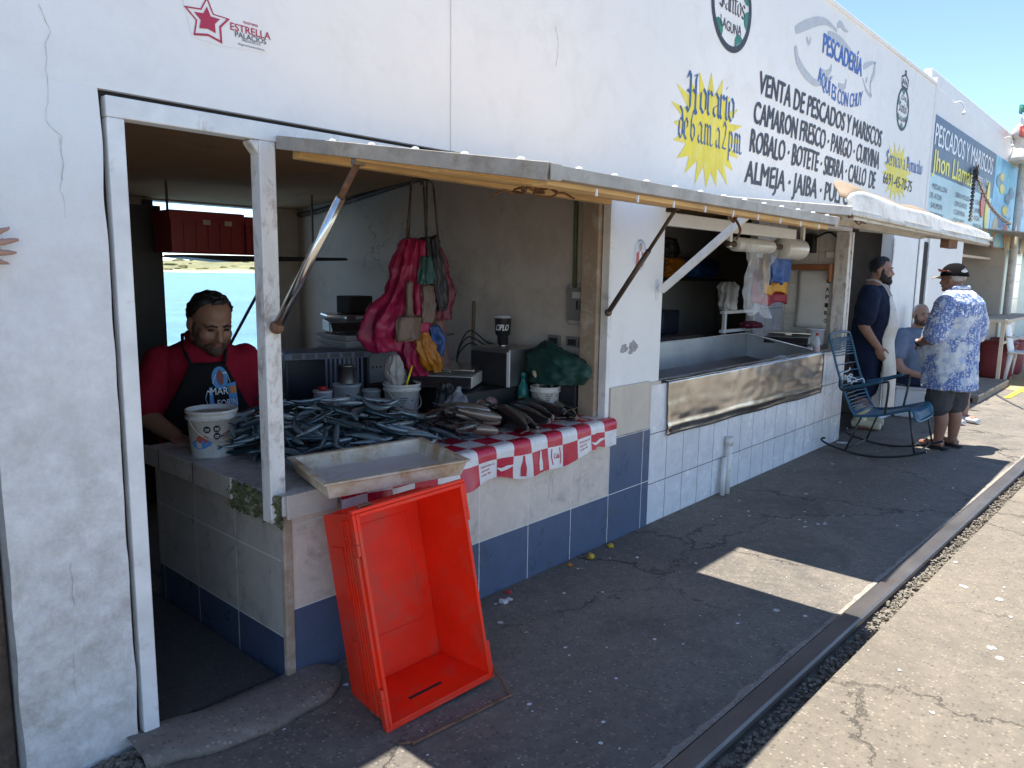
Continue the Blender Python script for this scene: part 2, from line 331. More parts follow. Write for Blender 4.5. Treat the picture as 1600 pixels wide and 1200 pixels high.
def add_prism(bm, poly, f3, depth, mi=0):
    """poly: 2-D outline; f3(u, v, d) -> 3-D point; gives the outline a thickness"""
    a = [bm.verts.new(f3(u, v, 0)) for u, v in poly]; b = [bm.verts.new(f3(u, v, depth)) for u, v in poly]
    n = len(poly)
    bm.faces.new(a[::-1]).material_index = mi; bm.faces.new(b).material_index = mi
    for i in range(n):
        bm.faces.new((a[i], a[(i + 1) % n], b[(i + 1) % n], b[i])).material_index = mi
def add_grid(bm, nu, nv, f, mi=0, smooth=True):
    vs = [[bm.verts.new(f(i / nu, j / nv)) for j in range(nv + 1)] for i in range(nu + 1)]
    for i in range(nu):
        for j in range(nv):
            q = bm.faces.new((vs[i][j], vs[i + 1][j], vs[i + 1][j + 1], vs[i][j + 1])); q.material_index = mi; q.smooth = smooth
def add_ball(bm, c, rx, ry=None, rz=None, u=12, v=8, mi=0, rot=None):
    ry = ry or rx; rz = rz or rx
    T = Matrix.Translation(Vector(c)) @ (rot.to_4x4() if rot is not None else Matrix.Identity(4)) @ Matrix.Diagonal((rx, ry, rz, 1))
    r = bmesh.ops.create_uvsphere(bm, u_segments=u, v_segments=v, radius=1, matrix=T)
    for vv in r['verts']:
        for f in vv.link_faces: f.material_index = mi; f.smooth = True

def obj(name, bm, mats, parent=None, bevel=0.0, seg=2, solid=0.0, sub=0, remesh=0.0, smooth_it=0, recalc=True, keep=None, wrinkle=None):
    if recalc: bmesh.ops.recalc_face_normals(bm, faces=bm.faces[:])
    me = bpy.data.meshes.new(name); bm.to_mesh(me); bm.free()
    for m in (mats if isinstance(mats, (list, tuple)) else [mats]): me.materials.append(M[m] if isinstance(m, str) else m)
    o = bpy.data.objects.new(name, me); COL.objects.link(o)
    if solid:
        s = o.modifiers.new('solid', 'SOLIDIFY'); s.thickness = solid; s.offset = 0
    if remesh:
        r = o.modifiers.new('remesh', 'REMESH'); r.mode = 'VOXEL'; r.voxel_size = remesh; r.use_smooth_shade = True
    if smooth_it:
        s = o.modifiers.new('smooth', 'SMOOTH'); s.iterations = smooth_it; s.factor = 0.5
    if wrinkle:
        st_, sc_, hard = wrinkle
        tx_ = bpy.data.textures.new('folds', 'CLOUDS'); tx_.noise_scale = sc_; tx_.noise_depth = 3; tx_.noise_type = 'HARD_NOISE' if hard else 'SOFT_NOISE'
        d = o.modifiers.new('folds', 'DISPLACE'); d.texture = tx_; d.strength = st_; d.mid_level = 0.4 if hard else 0.22; d.texture_coords = 'LOCAL'
    if bevel:
        b = o.modifiers.new('bevel', 'BEVEL'); b.width = bevel; b.segments = seg; b.limit_method = 'ANGLE'; b.angle_limit = R(40); b.harden_normals = False
    if sub:
        s = o.modifiers.new('sub', 'SUBSURF'); s.levels = sub; s.render_levels = sub
    if parent is not None:
        o.parent = parent
        if keep is not False: o.matrix_parent_inverse = Matrix.Translation(parent.location).inverted() if parent.rotation_euler[:] == (0, 0, 0) else parent.matrix_basis.inverted()
    return o
def tag(o, label=None, cat=None, group=None, kind=None):
    if label: o['label'] = label
    if cat: o['category'] = cat
    if group: o['group'] = group
    if kind: o['kind'] = kind
    return o
def thing(name, label, cat, loc=(0, 0, 0), rz=0.0, group=None, kind=None):
    o = bpy.data.objects.new(name, None); COL.objects.link(o); o.location = loc; o.rotation_euler = (0, 0, rz); o.empty_display_size = 0.1
    return tag(o, label, cat, group, kind)
def B(): return bmesh.new()
def box_obj(name, a, b, mat, parent=None, bevel=0.004):
    bm = B(); add_box(bm, a, b); return obj(name, bm, mat, parent, bevel)
def dup(root, loc=None, rz=None, label=None, group=None, scale=None):
    r = root.copy(); COL.objects.link(r)
    if loc is not None: r.location = loc
    if rz is not None: r.rotation_euler = (0, 0, rz)
    if scale: r.scale = scale
    if label: r['label'] = label
    if group: r['group'] = group
    for ch in list(root.children):
        c = ch.copy(); COL.objects.link(c); c.parent = r
        for g in list(ch.children):
            d = g.copy(); COL.objects.link(d); d.parent = c
    return r
def smooth_pts(pts, k=6):
    """Catmull-Rom through the points"""
    P = [Vector(p) for p in pts]; out = []
    for i in range(len(P) - 1):
        p0 = P[max(i - 1, 0)]; p1 = P[i]; p2 = P[i + 1]; p3 = P[min(i + 2, len(P) - 1)]
        for j in range(k):
            t = j / k
            out.append(0.5 * ((2 * p1) + (p2 - p0) * t + (2 * p0 - 5 * p1 + 4 * p2 - p3) * t * t + (3 * p1 - p0 - 3 * p2 + p3) * t ** 3))
    out.append(P[-1]); return out

# ---- writing and painting on flat surfaces.  a frame f(u, v) -> 3-D point
def ribbon(bm, pts, w, f, mi=0, nib=None):
    """painted stroke: pts in (u, v); w = width or list; nib = broad-pen angle"""
    pts = [Vector((p[0], p[1])) for p in pts]; L, Rr = [], []
    for i, p in enumerate(pts):
        t = pts[min(i + 1, len(pts) - 1)] - pts[max(i - 1, 0)]
        t = t.normalized() if t.length > 1e-9 else Vector((1, 0))
        ww = (w[i] if isinstance(w, (list, tuple)) else w) / 2
        n = Vector((-t.y, t.x))
        L.append(bm.verts.new(f(*(p + n * ww)))); Rr.append(bm.verts.new(f(*(p - n * ww))))
    for i in range(len(pts) - 1):
        bm.faces.new((L[i], L[i + 1], Rr[i + 1], Rr[i])).material_index = mi
def nib_stroke(bm, pts, w, ang, f, mi=0, lift=[0]):
    d = Vector((math.cos(ang), math.sin(ang))) * w / 2
    for a, b in zip(pts[:-1], pts[1:]):
        a, b = Vector(a), Vector(b); e = (b - a).normalized() * w * 0.12 if (b - a).length > 0 else Vector((0, 0))
        a2, b2 = a - e, b + e
        lift[0] = (lift[0] + 1) % 7
        bm.faces.new([bm.verts.new(f(q.x, q.y, lift[0] * 0.00006)) for q in (a2 - d, a2 + d, b2 + d, b2 - d)]).material_index = mi
_GL = {  # broad-pen letters on a unit x-height: (advance, strokes)
 'o': (0.72, [[(0, .2), (0, .8), (.28, 1), (.5, .8), (.5, .2), (.25, 0), (0, .2)]]),
 'r': (0.55, [[(0, 1), (0, .12), (.12, 0)], [(0, .75), (.25, 1), (.4, .85)]]),
 'a': (0.74, [[(0, .82), (.25, 1), (.5, .8), (.5, .12), (.62, 0)], [(.5, .55), (.05, .35), (.02, .15), (.2, 0), (.5, .2)]]),
 'i': (0.36, [[(-.06, .9), (.05, 1), (.05, .12), (.17, 0)], [(0, 1.32), (.1, 1.42)]]),
 'd': (0.74, [[(0, .2), (0, .75), (.25, .95), (.5, .8), (.5, .2), (.25, 0), (0, .2)], [(.5, .8), (.35, 1.25), (.05, 1.45)]]),
 'e': (0.62, [[(.45, .12), (.25, 0), (0, .2), (0, .8), (.25, 1), (.45, .8), (.4, .6), (.05, .45)]]),
 'm': (1.12, [[(0, 1), (0, .1), (.1, 0)], [(0, .8), (.25, 1), (.42, .85), (.42, .1), (.52, 0)], [(.42, .8), (.67, 1), (.84, .85), (.84, .1), (.95, 0)]]),
 'n': (0.78, [[(0, 1), (0, .1), (.1, 0)], [(0, .8), (.25, 1), (.46, .85), (.46, .1), (.58, 0)]]),
 'p': (0.74, [[(0, 1), (0, -.5)], [(0, .8), (.28, 1), (.5, .8), (.5, .2), (.25, 0), (0, .15)]]),
 't': (0.50, [[(.08, 1.35), (.08, .15), (.22, 0), (.38, .1)], [(-.08, .98), (.36, .98)]]),
 's': (0.60, [[(.45, .85), (.25, 1), (.02, .8), (.1, .58), (.4, .42), (.46, .2), (.25, 0), (0, .15)]]),
 'v': (0.70, [[(0, 1), (.05, .2), (.25, 0), (.48, .25), (.48, .8), (.35, 1)]]),
 'c': (0.58, [[(.45, .82), (.25, 1), (0, .8), (0, .2), (.25, 0), (.45, .15)]]),
 'l': (0.36, [[(0, 1.45), (.05, 1.5), (.05, .12), (.18, 0)]]),
 'L': (0.9, [[(.3, 1.5), (.15, 1.2), (.2, .15), (0, 0), (.4, .1), (.7, 0)]]),
 'H': (1.15, [[(-.15, 1.25), (0, 1.5), (.15, 1.35), (.15, .1), (.0, -.1), (-.15, .05)], [(.75, 1.5), (.65, 1.3), (.65, .1), (.8, -.08)], [(.15, .72), (.4, .84), (.65, .72)], [(.5, 1.42), (.75, 1.5)], [(-.1, .75), (.15, .68)]]),
 'S': (0.95, [[(.7, 1.2), (.5, 1.5), (.12, 1.3), (.12, .95), (.6, .65), (.68, .25), (.4, 0), (.0, .2)], [(.4, 1.5), (.4, 0)]]),
 'D': (1.02, [[(.15, 1.4), (.15, .1), (0, 0)], [(-.1, 1.3), (.4, 1.5), (.75, 1.1), (.75, .3), (.35, 0), (.1, .1)], [(.4, 1.3), (.4, .3)]]),
 '6': (0.72, [[(.5, 1.3), (.25, 1.45), (0, 1), (0, .25), (.25, 0), (.5, .25), (.5, .6), (.28, .8), (.02, .6)]]),
 '2': (0.72, [[(0, 1.15), (.2, 1.4), (.48, 1.15), (.4, .75), (0, .08), (.55, .05)]]),
 '.': (0.30, [[(.02, .0), (.1, .1)]]), ' ': (0.35, []), }
def gothic(bm, s, u0, v0, u1, xh, f, w=0.2, rise=0.0, mi=0):
    tot = sum(_GL[c][0] for c in s); k = (u1 - u0) / tot; u = u0
    for c in s:
        adv, st = _GL[c]
        for pl in st:
            nib_stroke(bm, [(u + (p[0] + 0.08) * k, v0 + p[1] * xh + rise * (u - u0)) for p in pl], w * min(k, xh * 1.1), R(35), f, mi)
        u += adv * k
_dg = [None]
def text_into(bm, s, u0, v0, u1, h, f, bold=0.0, shear=0.0, mi=0, arc=0.0, jitter=0.0):
    """lettering fitted between u0 and u1, capital height h, base line v0"""
    cu = bpy.data.curves.new('lettering', 'FONT'); cu.body = s; cu.size = 1; cu.fill_mode = 'FRONT'; cu.resolution_u = 3
    o = bpy.data.objects.new('lettering', cu); COL.objects.link(o)
    dg = bpy.context.evaluated_depsgraph_get(); me = bpy.data.meshes.new_from_object(o.evaluated_get(dg), depsgraph=dg)
    bpy.data.objects.remove(o); bpy.data.curves.remove(cu)
    if not me.vertices: return
    xs = [v.co.x for v in me.vertices]
    x0, x1 = min(xs), max(xs); CAP = 0.70
    sx = (u1 - u0) / max(1e-6, x1 - x0); sy = h / CAP
    w_ = bold * h * .9                                    # bold lettering: the strokes are gone over again, a hair to each side
    for i_, (du, dv) in enumerate(((0, 0),) if bold <= 0 else ((0, 0), (w_, w_ * .5), (-w_, -w_ * .5))):
        vs = []
        for v in me.vertices:
            x = (v.co.x - x0) * sx; y = v.co.y * sy
            t = (x / max(1e-6, u1 - u0)) * 2 - 1
            yy = y + arc * (1 - t * t)
            if jitter: yy += jitter * noise.noise(Vector((x * 9, y * 9, v0)))
            uu, vv = u0 + x + shear * y + du, v0 + yy + dv
            p = f(uu, vv)
            if i_:
                nn = (f(uu + .001, vv) - p).cross(f(uu, vv + .001) - p)
                if nn.length > 0: p = p + nn.normalized() * (.00018 * i_)
            vs.append(bm.verts.new(p))
        for p in me.polygons:
            try: bm.faces.new([vs[i] for i in p.vertices]).material_index = mi
            except ValueError: pass
    bpy.data.meshes.remove(me)
def star_poly(cu, cv, ru, rv, n, inner, rnd=0.0, seed=1):
    rg = random.Random(seed); out = []
    for i in range(2 * n):
        k = 1.0 if i % 2 == 0 else inner
        if rnd: k *= 1 - rg.random() * rnd
        a = PI / 2 + PI * i / n
        out.append((cu + ru * k * math.cos(a), cv + rv * k * math.sin(a)))
    return out
def disc(bm, cu, cv, ru, rv, f, n=40, mi=0, inner=None):
    if inner is None:
        bm.faces.new([bm.verts.new(f(cu + ru * math.cos(2 * PI * k / n), cv + rv * math.sin(2 * PI * k / n))) for k in range(n)]).material_index = mi
    else:
        a = [bm.verts.new(f(cu + ru * math.cos(2 * PI * k / n), cv + rv * math.sin(2 * PI * k / n))) for k in range(n)]
        b = [bm.verts.new(f(cu + ru * inner * math.cos(2 * PI * k / n), cv + rv * inner * math.sin(2 * PI * k / n))) for k in range(n)]
        for k in range(n): bm.faces.new((a[k], a[(k + 1) % n], b[(k + 1) % n], b[k])).material_index = mi
# ------------------------------------------------------------------ ground, platform, rail, water, far shore
def line_y(x): return 1.128 - 0.0253 * x            # rail runs slightly askew to the wall
bm = B()
add_quad(bm, [(-40, -1.0, 0), (60, -1.0, 0), (60, 5.72, 0), (-40, 5.72, 0)])
bmesh.ops.delete(bm, geom=bm.faces[:], context='FACES')
# concrete strip between wall and rail: ends in a crumbled edge at the rail
xs = [-40 + i * 0.5 for i in range(60)] + [-10 + i * 0.06 for i in range(500)] + [20 + i for i in range(41)]
rg = random.Random(3)
near = []; far = []; low = []
for x in xs:
    e = line_y(x) + 0.010 + 0.006 * noise.noise(Vector((x * 5, 0, 0))) + 0.004 * rg.random()
    near.append(bm.verts.new((x, e, 0))); low.append(bm.verts.new((x, e - 0.004, -0.12))); far.append(bm.verts.new((x, 5.74, 0)))
for i in range(len(xs) - 1):
    bm.faces.new((near[i], near[i + 1], far[i + 1], far[i])); bm.faces.new((low[i], low[i + 1], near[i + 1], near[i]))
tag(obj('quay_pavement', bm, 'ground'), kind='structure')
bm = B()
a = []; b_ = []; c_ = []
for x in xs:
    e = line_y(x) - 0.178 + 0.0035 * noise.noise(Vector((x * 3, 4, 0)))
    a.append(bm.verts.new((x, -60, 0.006))); b_.append(bm.verts.new((x, e, 0.006))); c_.append(bm.verts.new((x, e + 0.004, -0.12)))
for i in range(len(xs) - 1):
    bm.faces.new((a[i], a[i + 1], b_[i + 1], b_[i])); bm.faces.new((b_[i], b_[i + 1], c_[i + 1], c_[i]))
tag(obj('platform_pavement', bm, 'platform'), kind='structure')
bm = B(); add_box(bm, (-40, -0.5, -1.2), (60, 5.73, -0.118)); tag(obj('quay_ground', bm, 'ground'), kind='structure')
bm = B(); a = []; b_ = []
for x in xs:
    a.append(bm.verts.new((x, line_y(x) + .003, 0.005))); b_.append(bm.verts.new((x, line_y(x) + 0.022 + 0.022 * abs(noise.noise(Vector((x * 6, 7, 0)))) + 0.012 * noise.noise(Vector((x * 40, 2, 0))), 0.0035)))
for i in range(len(xs) - 1): bm.faces.new((a[i], a[i + 1], b_[i + 1], b_[i]))
M['mortar'] = ground_mat('pale_mortar', (0.20, 0.18, 0.15), (0.34, 0.31, 0.26), 0.1, 0.0, (0.12, 0.10, 0.08), 0.5)
tag(obj('mortar_strip', bm, 'mortar', recalc=False), kind='structure')
# gravel in the slot beside the rail
bm = B(); rg = random.Random(5)
def gz(u, v):
    x = -3 + 20 * u; y = line_y(x) - 0.175 + 0.2 * v
    return Vector((x, y, -0.036 + 0.016 * noise.noise(Vector((x * 14, y * 14, 1)))))
add_grid(bm, 700, 6, gz)
for k in range(2600):
    x = 0.8 + 9 * rg.random() ** 1.4; y = line_y(x) - 0.172 + 0.075 * rg.random() if rg.random() < 0.8 else line_y(x) - 0.17 + 0.07 * rg.random()
    s = 0.003 + 0.006 * rg.random()
    m = Matrix.Translation((x, y, -0.036 + rg.random() * 0.022)) @ Matrix.Rotation(rg.random() * 6, 4, 'Z') @ Matrix.Rotation(rg.random() * 6, 4, 'X')
    add_box(bm, (-s, -s * .8, -s * .6), (s, s * .7, s * .6), 0, m)
tag(obj('gravel', bm, 'gravel'), kind='stuff')
# rail
bm = B()
prof = [(-0.036, -0.012), (-0.034, 0.006), (-0.027, 0.014), (0.027, 0.014), (0.034, 0.006), (0.036, -0.012), (0.014, -0.025), (0.014, -0.11), (-0.014, -0.11), (-0.014, -0.025)]
rings = []
for x in [-12 + 0.5 * i for i in range(80)]:
    y0 = line_y(x) - 0.046
    rings.append([bm.verts.new((x, y0 + p[0] * 1.25, p[1] + 0.004)) for p in prof])
for i in range(len(rings) - 1):
    for k in range(len(prof)):
        f = bm.faces.new((rings[i][k], rings[i + 1][k], rings[i + 1][(k + 1) % len(prof)], rings[i][(k + 1) % len(prof)]))
        f.material_index = 1 if k in (4, 5, 0, 9, 6, 7, 8) and k not in (0,) else 0
tag(obj('rail', bm, ['rail', 'rust'], bevel=0), 'long rusty steel rail sunk in the pavement along the stalls', 'rail')

m, nt, b = newmat('harbour_water'); p = pos(nt)
nt.links.new(_mix(nt, (0.03, 0.12, 0.20), (0.07, 0.20, 0.29), _ramp(nt, _noise(nt, _scalevec(nt, p, (0.3, 1, 1)), 0.25, 4), 0.35, 0.65)), b.inputs['Base Color'])
b.inputs['Roughness'].default_value = 0.22
bump(nt, b, _math(nt, 'ADD', _noise(nt, _scalevec(nt, p, (1, 2.2, 1)), 1.3, 6, 0.7), _noise(nt, p, 0.12, 3)), 0.5, 0.25)
M['water'] = m
bm = B(); add_quad(bm, [(-3000, 5.6, -0.75), (6000, 5.6, -0.75), (6000, 6000, -0.75), (-3000, 6000, -0.75)])
tag(obj('water', bm, 'water'), kind='structure')
M['scrub'] = pm('dry_scrub', (0.20, 0.19, 0.085), 0.95, var=0.4, scale=0.05, dirt=(0.08, 0.10, 0.045), dirt_amt=0.7, dirt_scale=0.11, world_co=True)
M['shore'] = pm('pale_shore', (0.42, 0.34, 0.24), 0.9, var=0.3, scale=0.2, world_co=True)
bm = B()
def hz(u, v):
    x = -700 + 2600 * u; t = v
    y = 520 + 260 * t + 20 * noise.noise(Vector((x * 0.004, 0, 0)))
    z = -0.8 + (math.sin(min(1, t * 1.6) * PI / 2)) * (10 + 7 * noise.noise(Vector((x * 0.006, 3, 0)))) + (t > 0) * 2.2 * noise.noise(Vector((x * 0.03, y * 0.03, 1)))
    return Vector((x, y, z))
add_grid(bm, 220, 12, hz)
for f in bm.faces: f.material_index = 1 if f.calc_center_median().y < 545 and f.calc_center_median().z < 2.6 else 0
tag(obj('far_shore_hill', bm, ['scrub', 'shore']), kind='structure')
# scrub clumps on the far shore
bm = B(); rg = random.Random(9)
for k in range(900):
    u = rg.random(); v = 0.05 + 0.7 * rg.random() ** 1.3; q = hz(u, v); s = 1.0 + 2.6 * rg.random()
    T = Matrix.Translation(q) @ Matrix.Diagonal((s * (1 + rg.random()), s, s * 0.7, 1))
    bmesh.ops.create_icosphere(bm, subdivisions=1, radius=1, matrix=T)
for vv in bm.verts: vv.co += Vector((noise.noise(vv.co * 0.7), noise.noise(vv.co * 0.7 + Vector((9, 0, 0))), noise.noise(vv.co * 0.7 + Vector((0, 9, 0))))) * 0.7
tag(obj('shore_scrub', bm, 'scrub'), kind='stuff')

# ------------------------------------------------------------------ building 1: the long white fish stall building
YF, YB = 2.40, 2.52
bld = thing('market_building', 'long white market building with open fish stall hatches and a hand painted sign', 'building', (4.6, 2.5, 0))
def part(name, boxes, mat, bevel=0.004, parent=None):
    bm = B()
    for a, b in boxes: add_box(bm, a, b)
    return obj(name, bm, mat, parent or bld, bevel)
ZT = 3.74
# the facade band above the openings, a grid so the plaster edge can waver
bm = B()
add_box(bm, (-7, YF, 2.062), (9.86, YB, ZT))
add_box(bm, (-7, YF, 0), (-0.45, YB, 2.062))
facade = obj('facade_wall', bm, 'facade', bld, 0)
# left pier, rough plaster
bm = B()
def pier(u, v):
    x = 0.56 + 0.318 * u; z = 2.0619 * v
    e = 0.006 * noise.noise(Vector((0, z * 6, 2))) if u > 0.9 else (0.008 * noise.noise(Vector((0, z * 5, 7))) if u < 0.1 else 0)
    d = 0.006 * noise.noise(Vector((x * 4, 0, z * 4))) * min(1, (1 - v) * 3) + 0.0035 * noise.noise(Vector((x * 24, 0, z * 24))) * min(1, max(0, (0.55 - v) * 3))
    d *= 1 if 0.05 < u < 0.95 else 0.5
    return Vector((x + e, YF + 0.0002 + d * min(1, (1 - v) * 8), z))
add_grid(bm, 48, 220, pier)
add_quad(bm, [(0.562, YF + 0.004, 0), (0.562, YB + 0.1, 0), (0.562, YB + 0.1, 2.06), (0.562, YF + 0.004, 2.06)])
add_quad(bm, [(0.874, YF + 0.004, 0), (0.874, YB, 0), (0.874, YB, 2.06), (0.874, YF + 0.004, 2.06)])
obj('pier', bm, 'pier', bld, recalc=False)
box_obj('joint_gap', (0.876, 2.43, 0.0), (0.90, 2.46, 2.06), 'seal', bld, 0)
box_obj('header_gap', (0.876, 2.425, 2.044), (3.52, 2.46, 2.064), 'seal', bld, 0)
# steel door and hatch frame
part('door_frame', [((0.893, 2.392, 0.02), (0.943, 2.45, 1.985))], 'frame', 0.004)
part('frame_header', [((0.893, 2.392, 1.986), (3.50, 2.45, 2.046))], 'frame', 0.004)
bm = B(); add_box(bm, (1.374, 2.391, 0.635), (1.436, 2.452, 1.985))
add_prism(bm, [(1.374, 1.984), (1.345, 1.984), (1.345, 1.974), (1.374, 1.938)], lambda u, v, d: Vector((u, 2.393 + d, v)), 0.055)
obj('hatch_post', bm, 'frame_rust', bld, 0.004)
part('door_jamb', [((0.947, 2.44, 0.03), (0.962, 2.53, 1.93))], 'beige')
part('door_leaf', [((0.964, 2.50, 0.02), (0.985, 2.58, 1.94))], 'frame')
part('hatch_frame', [((3.462, 2.388, 0.74), (3.50, 2.44, 1.985))], 'frame')
part('inner_post', [((3.432, 2.446, 0.735), (3.515, 2.56, 2.2))], 'plaster_brown', 0.006)
# middle pier
part('middle_pier', [((3.502, YF - 0.003, 0), (4.05, YB, 2.0615))], 'facade')
part('pier_ledge_tiles', [((3.51, 2.383, 0.622), (3.93, 2.396, 0.915)), ((3.9305, 2.382, 0.622), (4.056, 2.396, 0.905))], 'beige', 0.003)
# stall 1 counter: tiled front, side, slab
part('counter_front', [((1.42, 2.375, 0), (3.94, 2.396, 0.62)), ((1.42, 2.375, 0.6205), (3.505, 2.396, 0.665))], 'stall_tile', 0.002)
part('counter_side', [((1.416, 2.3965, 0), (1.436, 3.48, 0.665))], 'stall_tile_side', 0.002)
part('counter_corner', [((1.408, 2.368, 0), (1.444, 2.394, 0.66))], 'plaster_brown', 0.004)
part('counter_core', [((1.437, 2.397, 0), (3.50, 3.46, 0.664))], 'inner', 0)
part('counter_slab', [((1.392, 2.345, 0.667), (3.515, 3.50, 0.742))], 'top_tile', 0.004)
bm = B()
add_box(bm, (1.380, 2.70, 0.66), (1.3915, 3.50, 0.748)); e1 = obj('edge_tiles', bm, 'edge_tile', bld, 0.003)
bm = B(); add_box(bm, (1.405, 2.333, 0.655), (1.62, 2.3445, 0.746)); obj('edge_tiles', bm, 'edge_tile_x', bld, 0.003)
bm = B()                                                    # broken mossy corner of the slab
def mossf(u, v):
    y = 2.345 + 0.375 * u; z = 0.625 + 0.115 * v
    return Vector((1.387 + 0.012 * noise.noise(Vector((y * 16, z * 16, 2))) + 0.012 * noise.noise(Vector((y * 60, z * 60, 2))) + .008 * noise.noise(Vector((y * 140, z * 140, 2))), y, z + 0.014 * noise.noise(Vector((y * 40, 1, z * 9)))))
add_grid(bm, 120, 40, mossf); obj('broken_edge', bm, 'moss', bld, recalc=False)
# stall 2 front
part('stall_front_wall', [((3.945, 2.381, 0), (7.43, YB, 0.885))], 'white_tile', 0.003)
part('hatch_lintel', [((4.055, 2.402, 1.985), (7.43, YB, 2.0615))], 'frame', 0.004)
part('hatch_side_post', [((7.36, YF, 0.8855), (7.43, YB, 1.984))], 'frame_rust', 0.004)
part('end_wall', [((8.76, YF, 0), (9.74, YB, 2.0615))], 'facade')
part('door_frame', [((8.745, 2.392, 0), (8.785, 2.398, 1.98)), ((7.431, 2.392, 0.0), (7.47, 2.45, 1.98))], 'frame_rust')
part('roof_edge', [((9.8605, 2.39, 2.0), (9.93, 2.55, 3.83))], 'pier', 0.006)
part('parapet_cap', [((-7, 2.385, ZT + 0.0005), (9.86, 2.535, ZT + 0.035))], 'facade', 0.006)
# seam pipe and hairline joints on the upper wall
part('seam_strip', [((2.268, 2.393, 2.062), (2.292, 2.3995, 3.73))], 'facade', 0.003)
bm = B()
def crack(pts, w=0.004):
    pp = []
    for a, b in zip(pts[:-1], pts[1:]):
        for j in range(8):
            t = j / 8; q = Vector(a).lerp(Vector(b), t)
            pp.append((q.x + 0.006 * noise.noise(q * 40), q.z + 0.006 * noise.noise(q * 40 + Vector((5, 5, 5)))))
    ww = [w * (0.35 + 0.9 * abs(noise.noise(Vector((i * 0.31, w * 50, 0))))) for i in range(len(pp))]
    ribbon(bm, pp, ww, lambda u, v: Vector((u, 2.3975, v)))
crack([at(*p, y=2.4) for p in ((60, 5), (78, 50), (70, 70), (74, 130), (72, 190), (95, 215), (98, 290))], 0.0017)
crack([at(*p, y=2.4) for p in ((868, 40), (872, 70), (868, 110))], 0.003)
crack([at(*p, y=2.4) for p in ((90, 215), (98, 250), (96, 300), (104, 345))], 0.0012)
M['crack_grey'] = pm('hairline_crack', (0.30, 0.27, 0.24), 0.9, var=0.5, scale=60, world_co=True)
obj('plaster_crack', bm, 'crack_grey', bld, recalc=False)
bm = B()
crack([at(*p, y=2.39) for p in ((115, 880), (120, 960), (122, 1010), (118, 1060), (130, 1120))], 0.010)
obj('plaster_crack', bm, 'pier', bld, recalc=False)
# bare patch of render on the middle pier
bm = B(); rgp = random.Random(2)
for (px, py, sx, sz) in ((975, 545, .028, .030), (990, 541, .034, .036), (985, 550, .020, .014)):
    q = at(px, py, y=2.397); pl = []
    for k in range(26):
        a = 2 * PI * k / 26; r = 0.65 + 0.45 * rgp.random(); pl.append(bm.verts.new((q.x + sx * r * math.cos(a) * 1.4, 2.3955 - 0.0003 * (px - 970) / 10, q.z + sz * r * math.sin(a))))
    bm.faces.new(pl)
M['render_grey'] = pm('bare_render', (0.36, 0.34, 0.33), 0.9, var=0.3, scale=40, world_co=True)
obj('bare_patch', bm, 'render_grey', bld, recalc=False)

# rooms behind: floor, partitions, ceilings, back wall with the water hatch, roof
part('back_wall', [((-7, 5.55, -0.1), (2.30, 5.67, 2.6)), ((2.30, 5.55, -0.1), (3.28, 5.67, 0.86)), ((2.30, 5.55, 2.03), (3.28, 5.67, 2.6)), ((3.28, 5.55, -0.1), (9.9, 5.67, 2.6))], 'inner', 0)
part('hatch_frame', [((2.27, 5.52, 0.85), (2.335, 5.56, 2.03)), ((3.245, 5.52, 0.85), (3.28, 5.56, 2.03)), ((2.336, 5.525, 0.83), (3.244, 5.56, 0.865))], 'black', 0.003)
part('partition', [((3.516, 2.5205, 0), (3.62, 5.549, 2.55))], 'inner', 0)
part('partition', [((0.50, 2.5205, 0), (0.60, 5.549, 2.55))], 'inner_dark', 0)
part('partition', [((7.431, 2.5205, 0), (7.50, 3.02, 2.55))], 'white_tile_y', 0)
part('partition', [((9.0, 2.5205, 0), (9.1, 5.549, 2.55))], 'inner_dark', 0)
part('inner_wall', [((3.6205, 4.55, 0), (9.0, 4.65, 2.55))], 'inner_white', 0)
part('inner_wall', [((7.5005, 3.35, 0), (9.0, 3.43, 2.55))], 'white_tile', 0)
bm = B()
add_quad(bm, [(-7, 2.521, 2.30), (9.9, 2.521, 2.30), (9.9, 5.549, 2.045), (-7, 5.549, 2.045)])
add_box(bm, (-7, 2.521, 2.55), (9.9, 5.7, 2.68)); obj('roof', bm, 'ceil', bld)
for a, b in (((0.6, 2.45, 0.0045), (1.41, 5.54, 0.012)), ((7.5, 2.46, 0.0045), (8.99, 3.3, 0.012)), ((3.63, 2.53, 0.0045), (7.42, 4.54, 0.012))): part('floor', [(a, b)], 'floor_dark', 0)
# dark closed door beyond the left pier
part('side_door', [((-0.45, 2.47, 0.01), (0.555, 2.51, 2.06))], 'darkmetal')
# low cement lip in front of the doorway
bm = B()
def lipf(u, v):
    a = 2 * PI * v
    t = u; q0 = at(215, 1150, z=0.0); q1 = at(512, 1075, z=0.0)
    cx = 0.84 + (1.60 - 0.84) * t; cy = 2.40 - 0.02 - 0.17 * math.sin(PI * min(1, t * 1.05)) * 0.45 - 0.05 * t
    wv = 0.13 + 0.03 * noise.noise(Vector((t * 4, 0, 1)))
    k = math.sqrt(max(0.02, 1 - max(0, (t - 0.8) / 0.2) ** 2))
    return Vector((cx, cy + wv * k * math.cos(a), max(0.001, 0.045 * k * max(0, math.sin(a)) ** 0.6) + 0.006 * noise.noise(Vector((cx * 9, a * 2, 3)))))
add_grid(bm, 40, 22, lipf)
obj('doorstep', bm, 'lip', bld)

